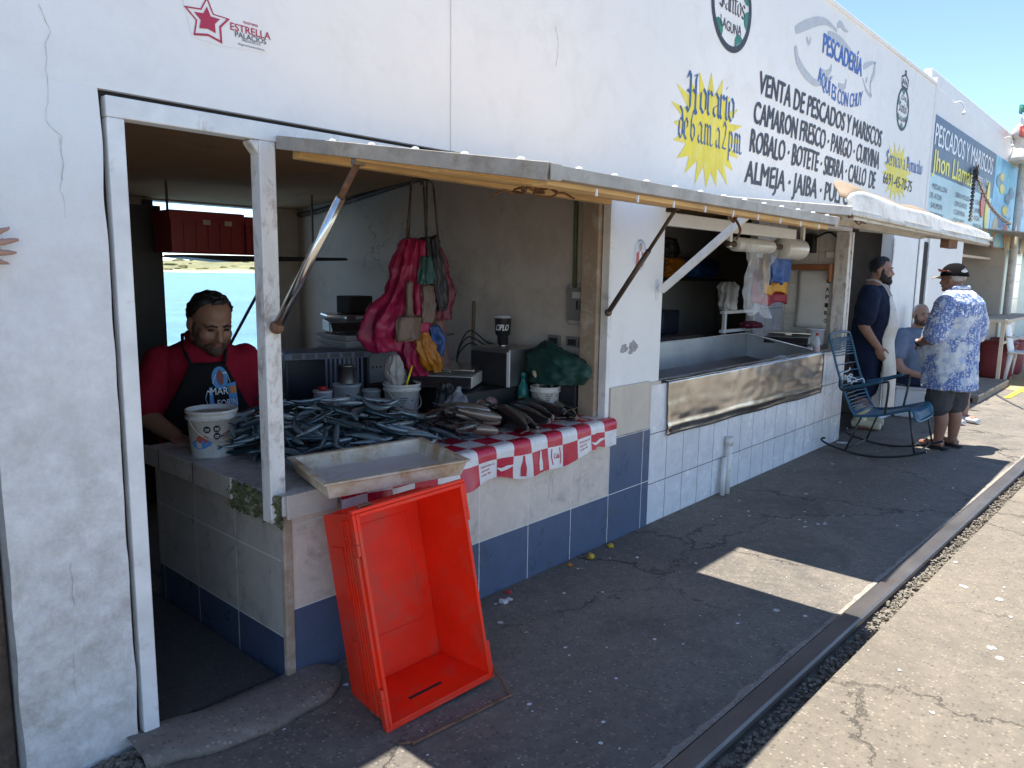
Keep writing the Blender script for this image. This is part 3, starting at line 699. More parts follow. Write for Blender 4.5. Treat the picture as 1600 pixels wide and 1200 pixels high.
# pavement patch where plaster crumbles at the foot of the pier
bm = B(); rg = random.Random(8)
for k in range(260):
    x = 0.55 + 0.5 * rg.random(); y = 2.38 - 0.13 * rg.random() ** 2; s = 0.004 + 0.012 * rg.random() ** 2
    mm = Matrix.Translation((x, y, 0.004)) @ Matrix.Rotation(rg.random() * 6, 4, 'Z') @ Matrix.Rotation(rg.random() * 6, 4, 'X')
    add_box(bm, (-s, -s * .8, -s * .5), (s, s * .7, s * .5), 0, mm)
tag(obj('rubble', bm, 'gravel'), kind='stuff')

# ------------------------------------------------------------------ awnings (hinged hatch covers of the building)
def plank(bm, a, b, w, h, mi=0, up=(0, 0, 1)):
    a, b = Vector(a), Vector(b); t = (b - a).normalized(); s = t.cross(Vector(up)).normalized(); n = s.cross(t)
    vs = []
    for p in (a, b):
        for k in ((-1, -1), (1, -1), (1, 1), (-1, 1)): vs.append(bm.verts.new(p + s * k[0] * w / 2 + n * k[1] * h / 2))
    for f in ((0, 1, 2, 3), (7, 6, 5, 4), (0, 4, 5, 1), (1, 5, 6, 2), (2, 6, 7, 3), (3, 7, 4, 0)): bm.faces.new([vs[i] for i in f]).material_index = mi
def awn_z(y): return 1.985 + (1.795 - 1.985) * (2.385 - y) / (2.385 - 1.18)
AX0, AX1, AY0, AY1 = 1.452, 3.445, 1.18, 2.385
bm = B()
def sheet(z0):
    return [(AX0, AY1, awn_z(AY1) + z0), (AX1, AY1, awn_z(AY1) + z0), (AX1, AY0, awn_z(AY0) + z0), (AX0, AY0, awn_z(AY0) + z0)]
lo, hi = [bm.verts.new(p) for p in sheet(0.012)], [bm.verts.new(p) for p in sheet(0.018)]
bm.faces.new(lo); bm.faces.new(hi[::-1])
awn = obj('awning', bm, 'ply', bld, recalc=False)
bm = B()
c = lambda x, y, dz=0: (x, y, awn_z(y) + dz)
plank(bm, c(AX0, AY1), c(AX0, AY0), 0.034, 0.044); plank(bm, c(AX1, AY1), c(AX1, AY0), 0.034, 0.044)
plank(bm, c(AX0 + .018, AY0 + .012), c(AX1 - .018, AY0 + .012), 0.034, 0.034)
add_box(bm, (AX0 - .012, AY0 - .008, awn_z(AY0) - .02), (AX0 + .03, AY0 - .005, awn_z(AY0) + .02))
frame_bm = bm
bm = B()
for y in (1.62, 2.0): plank(bm, c(AX0 + .02, y, -0.012), c(AX1 - .02, y, -0.012), 0.05, 0.04)
for x in (2.45,): plank(bm, c(x, AY1 - .02, -0.010), c(x, AY0 + .04, -0.010), 0.045, 0.036)
plank(bm, c(AX0 + .05, AY1 - .015, -0.014), c(AX1 - .05, AY1 - .02, -0.026), 0.045, 0.065)
plank(bm, c(AX0 + .02, AY0 + .055, -0.012), c(AX1 - .02, AY0 + .055, -0.018), 0.05, 0.045)
obj('batten', bm, 'timber', awn, 0.003)
bm = frame_bm
rg = random.Random(4)
for k in range(12):
    x = AX0 + 0.12 + k * 0.16; add_ball(bm, c(x, AY0 + .008, 0.019), 0.011, 0.011, 0.006, 8, 5, 1)
for k in range(6):
    y = AY0 + 0.1 + k * 0.2; add_ball(bm, c(AX0, y, 0.023), 0.012, 0.012, 0.006, 8, 5, 1)
for k in range(9): add_box(bm, (AX0 + .2 + .2 * k, AY0 + .008, awn_z(AY0) - .04), (AX0 + .206 + .2 * k, AY0 + .014, awn_z(AY0) - .02), 1)
obj('awning_frame', bm, ['alu', 'print_white'], awn, 0.002)
# telescopic strut on the post and a dark one on the right frame
def strut(a, b, k, m0, m1, r0, r1):
    a, b = Vector(a), Vector(b); q = a.lerp(b, k); bm = B()
    add_tube(bm, [a, q], r0, 12, 0); add_tube(bm, [q - (b - a) * 0.01, b], r1, 10, 1)
    add_ball(bm, a, r0 * 1.5, mi=1); add_box(bm, b + Vector((-.02, -.01, -.012)), b + Vector((.02, .012, .02)), 0)
    return obj('awning_strut', bm, [m0, m1], awn)
strut((1.408, 2.372, 1.352), (1.33 + .155, 1.99, awn_z(1.99) - .03), 0.80, 'chrome', 'rust', 0.0165, 0.011)
strut((3.445, 2.375, 1.345), (3.36, 1.93, awn_z(1.93) - .03), 0.62, 'darkmetal', 'darkmetal', 0.014, 0.010)
# wire tangle at the middle batten
bm = B(); rg = random.Random(6)
for k in range(7):
    p0 = Vector((1.85 + 0.12 * rg.random(), 1.64, awn_z(1.64) - 0.04)); pts = [p0]
    for j in range(5): pts.append(pts[-1] + Vector(((rg.random() - .4) * .09, (rg.random() - .5) * .05, (rg.random() - .5) * .035)))
    add_tube(bm, smooth_pts(pts, 4), 0.004, 5)
p0 = Vector((3.05, 1.5, awn_z(1.5) - .03))
add_tube(bm, smooth_pts([p0, p0 + Vector((.05, 0, -.03)), p0 + Vector((.1, .02, -.01)), p0 + Vector((.12, .0, -.06)), p0 + Vector((.3, .1, -.09))], 5), 0.006, 6)
obj('tie_wire', bm, 'rust', awn)

# awning 2: box hatch cover with a chalky sheet flange
def a2z(y): return 2.02 + (1.88 - 2.02) * (2.385 - y) / (2.385 - 1.30)
bm = B(); X0, X1, Y0 = 3.985, 7.58, 1.30
add_quad(bm, [(X0, 2.385, a2z(2.385)), (X1, 2.385, a2z(2.385)), (X1, Y0, a2z(Y0)), (X0, Y0, a2z(Y0))])
add_quad(bm, [(X0, 2.385, a2z(2.385) + .012), (X1, 2.385, a2z(2.385) + .012), (X1, Y0, a2z(Y0) + .012), (X0, Y0, a2z(Y0) + .012)])
awn2 = obj('awning', bm, 'ply_pale', bld)
bm = B()
NX = 80
def fl(u, v):                                          # flange: face, then the lip curling back over the top
    x = X0 + (X1 - X0) * u; H = 0.135 - 0.03 * u + 0.006 * math.sin(u * 17)
    if u < .06: H *= .62 + .38 * (u / .06) ** .5
    z0 = a2z(Y0) - 0.014 - 0.02 * u
    if v < 0.6: return Vector((x, Y0 - 0.004 + 0.035 * v / .6 + 0.003 * math.sin(u * 23), z0 + H * v / 0.6))
    w = (v - 0.6) / 0.4
    return Vector((x, Y0 + 0.031 + 0.12 * w * min(1, .25 + u / .05), z0 + H + (.075 + .012 * math.sin(u * 31) + .01 * noise.noise(Vector((u * 40, 1, 1)))) * w * (1 - .25 * w) * (1 - .35 * u) * min(1, .15 + u / .06)))
add_grid(bm, NX, 10, fl)
for f in bm.faces:
    if f.calc_center_median().y > Y0 + 0.034: f.material_index = 1
fo = obj('awning_flange', bm, ['flange', 'sand_top'], awn2, solid=0.006)
bm = B()
plank(bm, (X0, 2.385, a2z(2.385) + .005), (X0, Y0, a2z(Y0) + .005), 0.03, 0.045); plank(bm, (X1, 2.385, a2z(2.385) + .005), (X1, Y0, a2z(Y0) + .005), 0.03, 0.06)
plank(bm, (X0, 1.85, a2z(1.85) - .02), (X1, 1.85, a2z(1.85) - .02), 0.05, 0.035)
plank(bm, (X0 + .1, Y0 + .05, a2z(Y0) - .016), (X1, Y0 + .05, a2z(Y0) - .016), 0.06, 0.03)
obj('awning_frame', bm, 'flange', awn2, 0.003)
bm = B(); plank(bm, (3.99, 2.372, 1.462), (4.08, 1.86, a2z(1.86) - .03), 0.042, 0.042); obj('awning_strut', bm, 'frame', awn2, 0.003)
bm = B(); rg = random.Random(16)
for k in range(5):
    pts = [Vector((X0 + .06, Y0 + .03, a2z(Y0) - .01))]
    for j in range(5): pts.append(pts[-1] + Vector((.02 + rg.random() * .04, (rg.random() - .5) * .04, (rg.random() - .5) * .05)))
    add_tube(bm, smooth_pts(pts, 4), 0.004, 5)
for k in range(6): add_box(bm, (X1 - .1 + .02 * k, Y0 - .01, a2z(Y0) - .05 - .01 * rg.random()), (X1 - .092 + .02 * k, Y0, a2z(Y0)), 0)
obj('tie_wire', bm, 'rust', awn2)
bm = B(); add_box(bm, (6.35, 1.36, a2z(1.36) - .10), (6.62, 1.42, a2z(1.36) - .02)); obj('hinge_block', bm, 'rust', awn2, 0.004)
# white painted lintel band set into the second hatch
box_obj('lintel_panel', (4.07, 2.46, 1.86), (6.25, 2.50, 1.945), 'print_white', bld, 0.01)
# ------------------------------------------------------------------ hand-painted sign on the facade (paint lies on the wall)
def WF(off): return lambda u, v, d=0: Vector((u, YF - off - d, v))
def wp(px, py): q = at(px, py, y=2.4); return (q.x, q.z)
def z1(p): return wp(1020 + p[0] * .2875, p[1] * .2875)           # measured on an enlarged crop of the sign
def painted(name, bm, mats): return obj(name, bm, mats, bld, recalc=False)
# sunbursts
for cen, ru, rv, n, sd in (((302, 722), .53, .385, 20, 3), ((1328, 940), .56, .31, 18, 8)):
    cu, cv = z1(cen); bm = B(); pl = star_poly(cu, cv, ru, rv, n, 0.64, 0.16, sd)
    vs = [bm.verts.new(WF(.0022)(*p)) for p in pl]; cc = bm.verts.new(WF(.0022)(cu, cv))
    for i in range(len(vs)): bm.faces.new((cc, vs[i], vs[(i + 1) % len(vs)]))
    painted('sunburst', bm, 'paint_yellow')
bm = B(); f = WF(.0034)
(u0, v0), (u1, v1) = z1((185, 590)), z1((440, 665))
gothic(bm, 'Horario', u0, v0, u1, 0.145, f, 0.20, rise=(v1 - v0) / (u1 - u0))
(u0, v0), (u1, v1) = z1((135, 745)), z1((482, 840))
gothic(bm, 'de 6 a.m. a 2 p.m.', u0, v0, u1, 0.125, f, 0.22, rise=(v1 - v0) / (u1 - u0))
painted('opening_hours', bm, 'paint_navy')
bm = B()
(u0, v0), (u1, v1) = z1((1262, 890)), z1((1462, 950))
gothic(bm, 'Servicio a Domicilio', u0, v0, u1, 0.095, f, 0.20, rise=(v1 - v0) / (u1 - u0))
painted('delivery_lettering', bm, 'paint_blue')
bm = B(); (u0, v0), (u1, v1) = z1((1250, 995)), z1((1405, 1030))
text_into(bm, '6691-45-70-75', u0, min(v0, v1) , u1, 0.115, f, 0.03)
painted('phone_number', bm, 'paint_black')
# four lines of the bill of fare
bm = B()
for s, a, b, h in (('VENTA DE PESCADOS Y MARISCOS', (572, 500), (1238, 790), .155), ('CAMARON FRESCO · PARGO · CURVINA', (545, 660), (1226, 905), .155),
                   ('ROBALO · BOTETE · SIERRA · CALLO  DE', (525, 815), (1206, 985), .155), ('ALMEJA · JAIBA · PULPO Y FILETE', (497, 980), (1215, 1130), .155)):
    (u0, v0), (u1, v1) = z1(a), z1(b)
    text_into(bm, s, u0, v0 - 0.01, u1 if 'FILETE' not in s else u0 + 2.98, h, f, 0.050, shear=0.10, jitter=0.012)
painted('bill_of_fare', bm, 'paint_black')
bm = B()
(u0, v0), (u1, v1) = z1((922, 285)), z1((1133, 410))
text_into(bm, 'PESCADERÍA', u0, v0 - .0, u1, .15, f, 0.05)
(u0, v0), (u1, v1) = z1((890, 510)), z1((1140, 495))
text_into(bm, 'AQUÍ ES CON CHUY', u0, v0 + .10, u1, .12, f, 0.03, arc=-0.09)
painted('shop_name_lettering', bm, 'paint_blue')
bm = B()
def sw(pts, w, k=6):
    P = [(*z1(p), 0) for p in pts]; P = [(q.x, q.y) for q in smooth_pts(P, k)]; n = len(P)
    ribbon(bm, P, [w * (0.35 + 0.65 * math.sin(PI * min(1, (i + 1.5) / n * 1.1) ** .7)) for i in range(n)], WF(.0028))
sw([(775, 165), (830, 138), (900, 116), (950, 124), (1000, 168)], .075)
sw([(950, 190), (1010, 222), (1060, 268), (1110, 325)], .085)
sw([(1003, 142), (1022, 132), (1040, 160), (1060, 172)], .05)
sw([(775, 250), (784, 320), (815, 382), (850, 425), (890, 452), (940, 440), (975, 418)], .07)
sw([(835, 205), (848, 238), (858, 205)], .03)
sw([(914, 388), (940, 405), (965, 380), (970, 350)], .055)
sw([(1008, 462), (1030, 476), (1046, 464), (1050, 430)], .05)
sw([(1145, 365), (1175, 348), (1208, 340)], .05); sw([(1208, 340), (1200, 400), (1182, 455), (1186, 525)], .05); sw([(1186, 525), (1160, 490), (1140, 425)], .035)
sw([(1158, 448), (1166, 420)], .04)
painted('fish_outline', bm, 'paint_grey')
# football club crests
def crest(cu, cv, r, crown):
    bm = B(); disc(bm, cu, cv, r, r, WF(.0036), 48, 0, 0.86)
    for a in (28, 100, 170, 225, 300, 350) if r > .25 else (28, 95, 160, 215, 270, 330):
        a = R(a); a0 = a + .26; a1 = a - .26
        pl = [(r * .87 * math.cos(a0), r * .87 * math.sin(a0)), (r * .87 * math.cos(a1), r * .87 * math.sin(a1)), (r * .72 * math.cos(a1 + .04), r * .72 * math.sin(a1 + .04)), (r * .62 * math.cos(a), r * .62 * math.sin(a)), (r * .72 * math.cos(a0 - .04), r * .72 * math.sin(a0 - .04))]
        bm.faces.new([bm.verts.new(WF(.0026)(cu + p[0], cv + p[1])) for p in pl]).material_index = 1
    text_into(bm, 'CLUB', cu - .42 * r, cv + .36 * r, cu + .42 * r, .20 * r, WF(.003), 0.01, arc=.06 * r)
    gothic(bm, 'Santos', cu - .62 * r, cv - .15 * r, cu + .66 * r, .30 * r, WF(.003), 0.17)
    text_into(bm, 'LAGUNA', cu - .52 * r, cv - .52 * r, cu + .52 * r, .22 * r, WF(.003), 0.012, arc=-.06 * r)
    if crown:
        z = cv + r * .98; s = r * .62
        for pl in ([(-.75, 0), (-.9, .62), (0, .9), (.9, .62), (.75, 0), (-.75, 0)], [(-.6, .15), (-.45, .55), (-.2, .2), (0, .6), (.2, .2), (.45, .55), (.6, .15)], [(-.16, .9), (-.16, 1.15), (.16, 1.15), (.16, .9)]):
            ribbon(bm, [(cu + p[0] * s, z + p[1] * s * 1.05) for p in pl], .16 * s, WF(.0032))
    painted('club_crest', bm, ['paint_black', 'paint_green'])
crest(4.765, 3.285, .285, False); crest(8.66, 3.285, .215, True)

# election sticker above the doorway
def z3(p): return wp(p[0] / 3, p[1] / 3)
st = thing('wall_sticker', 'white sticker with a crimson star and a name in two lines, above the doorway', 'sticker', (1.3, 2.398, 2.35))
bm = B()
outer = [(968, -16), (1000, 66), (1076, 90), (1035, 130), (1041, 206), (975, 170), (905, 166), (916, 96), (859, 27), (938, 40)]
cs = wp(968 / 3, 92 / 3)
P = [z3(p) for p in outer]
P = [Vector((a, b)) for a, b in P]; C0 = Vector(cs); PI_ = [C0 + (q - C0) * .86 for q in P]; PS = [C0 + (q - C0) * .56 for q in P]
for i in range(10):
    j = (i + 1) % 10; bm.faces.new([bm.verts.new(WF(.003)(*q)) for q in (P[i], P[j], PI_[j], PI_[i])])
cc = bm.verts.new(WF(.003)(*C0)); vs = [bm.verts.new(WF(.003)(*q)) for q in PS]
for i in range(10): bm.faces.new((cc, vs[i], vs[(i + 1) % 10]))
f = WF(.003)
def tx(s, a, b, h, bold, mi=0):
    (u0, v0), (u1, v1) = z3(a), z3(b); text_into(bm, s, u0, (v0 + v1) / 2, u1, h, f, bold, mi=mi)
tx('morena', (1140, 112), (1207, 127), .011, .01); tx('ESTRELLA', (1079, 142), (1266, 186), .023, .02); tx('PALACIOS', (1101, 174), (1246, 208), .017, .02, 1)
tx('PRESIDENTA', (1135, 194), (1220, 216), .007, .0, 1); tx('#SigamosHaciendoHistoria', (1115, 210), (1238, 240), .007, .0, 1)
obj('print', bm, ['paint_red', 'print_dark'], st, recalc=False)
bm = B(); (u0, v0), (u1, v1) = z3((850, 60)), z3((1274, 245))
vs = [WF(.0012)(*wp(*p)) for p in ((284, -6), (318, -12), (424, 45), (416, 82), (346, 72), (300, 58))]
add_quad(bm, vs); obj('backing', bm, 'facade', st, recalc=False)
# round portrait sticker on the middle pier
st = thing('round_sticker', 'faded round portrait sticker on the pier between the two stalls', 'sticker', (3.82, 2.396, 1.65))
cu, cv = (lambda q: (q.x, q.z))(at(1000, 398, y=2.397)); bm = B(); f = lambda off: (lambda u, v, d=0: Vector((u, 2.397 - off, v)))
disc(bm, cu, cv, .068, .092, f(.001), 40, 0)
def pol(pts, off, mi): bm.faces.new([bm.verts.new(f(off)(cu + p[0], cv + p[1])) for p in pts]).material_index = mi
pol([(-.042, -.07), (-.040, .008), (-.012, .022), (.012, .022), (.036, .008), (.034, -.06), (0, -.085)], .0016, 1)
pol([(-.012, -.082), (-.010, .02), (.012, .02), (.018, -.078)], .0022, 2)
disc(bm, cu + .002, cv + .043, .015, .022, f(.0024), 18, 3); pol([(-.014, .05), (-.010, .068), (.012, .068), (.017, .05), (.004, .058)], .0028, 4)
for k in range(34):
    a = R(20 + k * 140 / 33) if k < 24 else R(215 + (k - 24) * 11)
    r0, r1 = .84, .95
    pol([(.068 * r * math.cos(a + da), .092 * r * math.sin(a + da)) for r, da in ((r0, -.02), (r1, -.02), (r1, .015), (r0, .015))], .002, 4)
M['pale_sky'] = pm('faded_print', (0.66, 0.68, 0.72), 0.5, var=0.06)
M['red_faded'] = pm('faded_red', (0.50, 0.12, 0.13), 0.5)
M['skin_print'] = pm('faded_skin_print', (0.45, 0.33, 0.27), 0.5)
M['grey_print'] = pm('faded_grey_print', (0.30, 0.32, 0.36), 0.5)
obj('print', bm, ['pale_sky', 'red_faded', 'print_white', 'skin_print', 'grey_print'], st, recalc=False)
box_obj('label_strip', (3.965, 2.3945, 1.40), (4.0, 2.3965, 1.53), 'pale_sky', bld, 0)

# ------------------------------------------------------------------ building 2 and 3 farther along
b2 = thing('market_stall_building', 'pale stall building with a printed board and an underwater mural, past the white building', 'building', (12.5, 2.5, 0))
def part2(name, boxes, mat, bevel=0.004):
    bm = B()
    for a, b in boxes: add_box(bm, a, b)
    return obj(name, bm, mat, b2, bevel)
part2('facade_wall', [((9.932, 2.44, 2.10), (30, 2.56, 3.78)), ((9.932, 2.44, 0), (12.25, 2.56, 2.10))], 'facade')
part2('parapet', [((9.932, 2.47, 3.781), (30, 2.56, 3.96))], 'facade', 0.01)
part2('slit_door', [((9.93, 2.425, 0.0), (10.28, 2.438, 2.0))], 'seal', 0)
part2('door_frame', [((9.75, 2.385, 0), (9.925, 2.398, 2.05)), ((10.29, 2.41, 0), (10.38, 2.439, 2.05))], 'frame')
part2('counter_front', [((12.26, 2.42, 0), (15.25, 2.5, 0.90))], 'beige')
part2('counter_top', [((12.255, 2.40, 0.901), (15.3, 3.1, 0.96))], 'steel_in')
part2('stall_end_wall', [((15.25, 2.40, 0), (15.36, 4.4, 2.30))], 'beige')
part2('back_wall', [((9.93, 4.4, 0), (30, 4.5, 2.6))], 'beige', 0)
part2('roof', [((9.93, 2.561, 2.5), (30, 5.7, 2.6))], 'ceil', 0)
part2('inner_beam', [((12.26, 2.60, 1.90), (15.2, 2.66, 1.94))], 'beige')
part2('tile_pier', [((16.6, 2.43, 0.0), (17.2, 2.56, 2.10))], 'white_tile')
part2('blue_band', [((15.37, 2.60, 0.98), (16.6, 2.68, 1.30)), ], 'board_navy')
part2('inner_wall', [((15.37, 2.9, 0.0), (30, 2.98, 2.40))], 'board_aqua', 0)
bm = B(); add_quad(bm, [(13.2, 2.43, 2.32), (30, 2.43, 2.32), (30, 1.65, 2.22), (13.2, 1.65, 2.22)]); obj('awning', bm, 'alu', b2, solid=0.02)
# printed board
SG = lambda off: (lambda u, v, d=0: Vector((u, 2.415 - off, v)))
bd = thing('sign_board', 'navy and aqua printed fish price board with white and yellow lettering', 'sign', (11.7, 2.43, 2.4))
q = lambda px, py: (lambda a: (a.x, a.z))(at(px, py, y=2.415))
bx0, bx1, zt, zm, zb = 9.90, 13.72, 3.46, 2.80, 2.10
bm = B(); add_box(bm, (bx0, 2.416, zb), (bx1, 2.436, zm)); obj('lower_panel', bm, 'board_aqua', bd)
bm = B(); add_box(bm, (bx0, 2.4155, zm + .0005), (bx1, 2.436, zt)); obj('upper_panel', bm, 'board_navy', bd)
bm = B(); f = SG(.003)
text_into(bm, 'PESCADOS Y MARISCOS', bx0 + .18, zt - .33, bx1 - .2, .24, f, .03)
text_into(bm, 'Compra y Venta', bx0 + 2.5, zt - .50, bx1 - .25, .10, f, .02); text_into(bm, 'de Mariscos', bx0 + 2.75, zt - .62, bx1 - .5, .09, f, .02)
obj('white_lettering', bm, 'print_white', bd, recalc=False)
bm = B(); text_into(bm, 'Jhon Llamas', bx0 + .18, zt - .62, bx0 + 2.35, .24, f, .045); obj('yellow_lettering', bm, 'print_yellow', bd, recalc=False)
bm = B()
cols_ = [['· MEDALLON', '  DE ATUN', '· SALMON', '· CAMARON', '· PULPO', '· BOTETE'], ['· SIERRA MOLIDA', '· LENGUADO', '· CURVINA', '· COCHITO', '· PARGO', '· ROBALO'], ['· CALLO', '· JAIBA', '· ATUN', '· MARLIN', '· OSTION', '· ALMEJA']]
for ci, cl in enumerate(cols_):
    for ri, s in enumerate(cl):
        u0 = bx0 + .2 + ci * 1.2; v = zm - .17 - ri * .11
        text_into(bm, s, u0, v, u0 + .078 * len(s.strip()) * (.8 if len(s) > 12 else 1), .065, f, .005)
obj('dark_lettering', bm, 'print_dark', bd, recalc=False)
# underwater mural board
m, nt, b = newmat('underwater_print'); p = pos(nt)
n_ = _noise(nt, p, 1.6, 6, 0.6, 0.6)
nt.links.new(_mix(nt, (0.04, 0.25, 0.48), (0.22, 0.58, 0.72), _ramp(nt, n_, 0.35, 0.65)), b.inputs['Base Color']); b.inputs['Roughness'].default_value = 0.4
M['reef_blue'] = m
mu = thing('mural_board', 'printed mural of fish over a coral reef, beside the price board', 'sign', (16, 2.43, 2.4))
box_obj('mural_panel', (13.76, 2.416, 2.1), (20.5, 2.436, 3.46), 'reef_blue', mu, 0)
cl = {'coral_red': (0.55, 0.09, 0.06), 'coral_tan': (0.45, 0.33, 0.17), 'fish_grey': (0.18, 0.26, 0.33), 'fish_yellow': (0.75, 0.62, 0.10), 'pale_bubble': (0.45, 0.68, 0.78), 'deep_blue': (0.03, 0.10, 0.25)}
for k, v in cl.items(): M[k] = pm(k, v, 0.45, var=0.15, scale=9)
bm = B(); rg = random.Random(12); mk = list(cl)
def blob(cu, cv, ru, rv, off, mi, n=18, seed=0):
    bm.faces.new([bm.verts.new(SG(off)(cu + ru * math.cos(2 * PI * k / n) * (1 + .25 * noise.noise(Vector((k * .9, seed, 0)))), cv + rv * math.sin(2 * PI * k / n) * (1 + .25 * noise.noise(Vector((k * .9, seed, 5)))))) for k in range(n)]).material_index = mi
def mfish(cu, cv, s, off, mi, d=1):
    blob(cu, cv, s, s * .42, off, mi); bm.faces.new([bm.verts.new(SG(off + .0003)(cu + d * a * s, cv + b_ * s)) for a, b_ in ((.8, 0), (1.35, .38), (1.2, 0), (1.35, -.38))]).material_index = mi
for k in range(26): blob(14 + 6 * rg.random(), 2.15 + .35 * rg.random() ** 2, .12 + .22 * rg.random(), .08 + .16 * rg.random(), .0012 + k * .0001, mk.index(rg.choice(['coral_red', 'coral_tan', 'coral_tan', 'deep_blue'])), seed=k)
for k in range(22): mfish(14.1 + 5.5 * rg.random(), 2.5 + .85 * rg.random(), .10 + .18 * rg.random(), .0048 + k * .0001, mk.index(rg.choice(['fish_grey', 'fish_grey', 'fish_yellow', 'pale_bubble'])), rg.choice((1, -1)))
bm.faces.new([bm.verts.new(SG(.0075)(a, b_)) for a, b_ in ((15.6, 2.1), (16.3, 3.0), (16.45, 2.95), (16.3, 2.1))]).material_index = mk.index('coral_tan')
obj('reef_print', bm, mk, mu, recalc=False)
bm = B()
bm2 = B()
ff = thing('fish_cutout', 'small red and yellow fish cut-out at the foot of the price board', 'cut-out', (13.0, 2.40, 2.5))
qx = at(1537, 318, y=2.40)
bm = B(); add_prism(bm, star_poly(qx.x - .05, qx.z - .02, .16, .22, 9, .8, .2, 4), lambda u, v, d: Vector((u, 2.40 + d, v)), .012); obj('red_body', bm, 'coral_red', ff)
bm = B(); add_prism(bm, [(qx.x + .28 + .12 * math.cos(a), qx.z - .02 + .36 * math.sin(a)) for a in [2 * PI * k / 20 for k in range(20)]], lambda u, v, d: Vector((u, 2.40 + d, v)), .012); obj('yellow_fin', bm, 'fish_yellow', ff)
# chains holding the hatch cover
def chain(p0, p1, sag, label, n=26):
    p0, p1 = Vector(p0), Vector(p1); bm = B(); pts = []
    for i in range(n + 1):
        t = i / n; q_ = p0.lerp(p1, t); q_.z -= sag * math.sin(PI * t); pts.append(q_)
    for i in range(n):
        a, b_ = pts[i], pts[i + 1]; t = (b_ - a).normalized(); s, u = ring_frame(t); w = s if i % 2 else u; h = (b_ - a).length * .72; c0 = (a + b_) / 2
        add_tube(bm, [c0 + t * (h * math.cos(k * PI / 4)) + w * (h * .55 * math.sin(k * PI / 4)) for k in range(9)], .008, 5, cap=False)
    return tag(obj('chain', bm, 'darkmetal'), label, 'chain')
ca = at(1523, 268, y=2.38)
chain(ca, at(1516, 345, y=2.2), 0, 'dark chain hanging straight down in front of the price board')
chain(ca, at(1577, 350, y=1.7), .12, 'dark chain sagging sideways across the mural', 34)
bm = B(); rg = random.Random(3)
for k in range(20):
    q0 = Vector(ca) + Vector((rg.uniform(-.07, .10), rg.uniform(-.03, .01), rg.uniform(-.07, .05))); add_tube(bm, [q0, q0 + Vector((rg.uniform(-.06, .06), rg.uniform(-.03, .03), rg.uniform(-.06, .06)))], .008, 5)
tag(obj('chain_knot', bm, 'darkmetal'), 'knot of chain and wire at the corner of the price board', 'wire')
# small spotlight wires on the parapet, and a lamp with flag ribbons
for px, py in ((1493, 182), (1571, 232)):
    q0 = at(px, py, y=2.40); bm = B()
    add_tube(bm, smooth_pts([q0 + Vector((0, .03, .16)), q0 + Vector((.04, -.03, .18)), q0 + Vector((.06, -.07, .12)), q0 + Vector((.05, -.08, .05))], 5), .008, 6)
    add_ball(bm, q0 + Vector((.05, -.08, .04)), .024); 
    tag(obj('spotlight', bm, 'frame'), 'small bent spotlight above the printed boards', 'light', 'spotlights over the boards')
q0 = at(1598, 208, y=2.3)
lp = thing('street_lantern', 'lantern wrapped in green white and red ribbons at the far end of the stalls', 'lantern', (q0.x, 2.3, 3.6))
bm = B(); add_lathe(bm, [(.5, 0), (.55, .05), (.3, .15), (.2, .4), (.28, .45), (.1, .7), (0, .75)], 14, Matrix.Translation((q0.x + .35, 2.3, q0.z - .45))); add_tube(bm, [(q0.x + .35, 2.3, 0), (q0.x + .35, 2.3, q0.z - .45)], .06, 8); obj('lamp_head', bm, 'flange', lp)
for dz, mt, s in ((.16, 'paint_green', 0), (.02, 'print_white', 3), (-.1, 'coral_red', 5)):
    bm = B(); add_grid(bm, 16, 3, lambda u, v: Vector((q0.x - .75 + 1.3 * u, 2.22 + .08 * math.sin(u * 9 + s), q0.z + dz + .1 * math.sin(u * 5 + s) + .12 * v))); obj('ribbon', bm, mt, lp, recalc=False, solid=.004)
# things at the far stall
bm = B(); pd = thing('low_platform', 'low dark wooden platform on the ground at the far stall', 'platform', (11.9, 2.0, 0))
for k in range(6):
    add_box(bm, (10.95 + k * .36, 1.84, .06), (11.28 + k * .36, 2.36, .10))
obj('deck_board', bm, 'inner_dark', pd, .006)
bm = B()
for y in (1.88, 2.1, 2.3): add_box(bm, (10.96, y - .03, .0), (13.08, y + .03, .0595))
obj('bearer', bm, 'inner_dark', pd)
M['ochre_ground'] = ground_mat('ochre_stained_ground', (0.36, 0.24, 0.10), (0.48, 0.34, 0.16), 0.2, 0.2, (0.12, 0.07, 0.04), 0.6)
bm = B(); add_quad(bm, [(12.4, 1.3, .004), (30, 0.9, .004), (30, 2.42, .004), (13.1, 2.42, .004)]); tag(obj('ochre_pavement', bm, 'ochre_ground'), kind='structure')
bm = B(); add_quad(bm, [(11.75, 1.62, .008), (20, 1.48, .008), (20, 1.54, .008), (11.75, 1.69, .008)]); tag(obj('yellow_marking', bm, 'paint_yellow'), kind='structure')
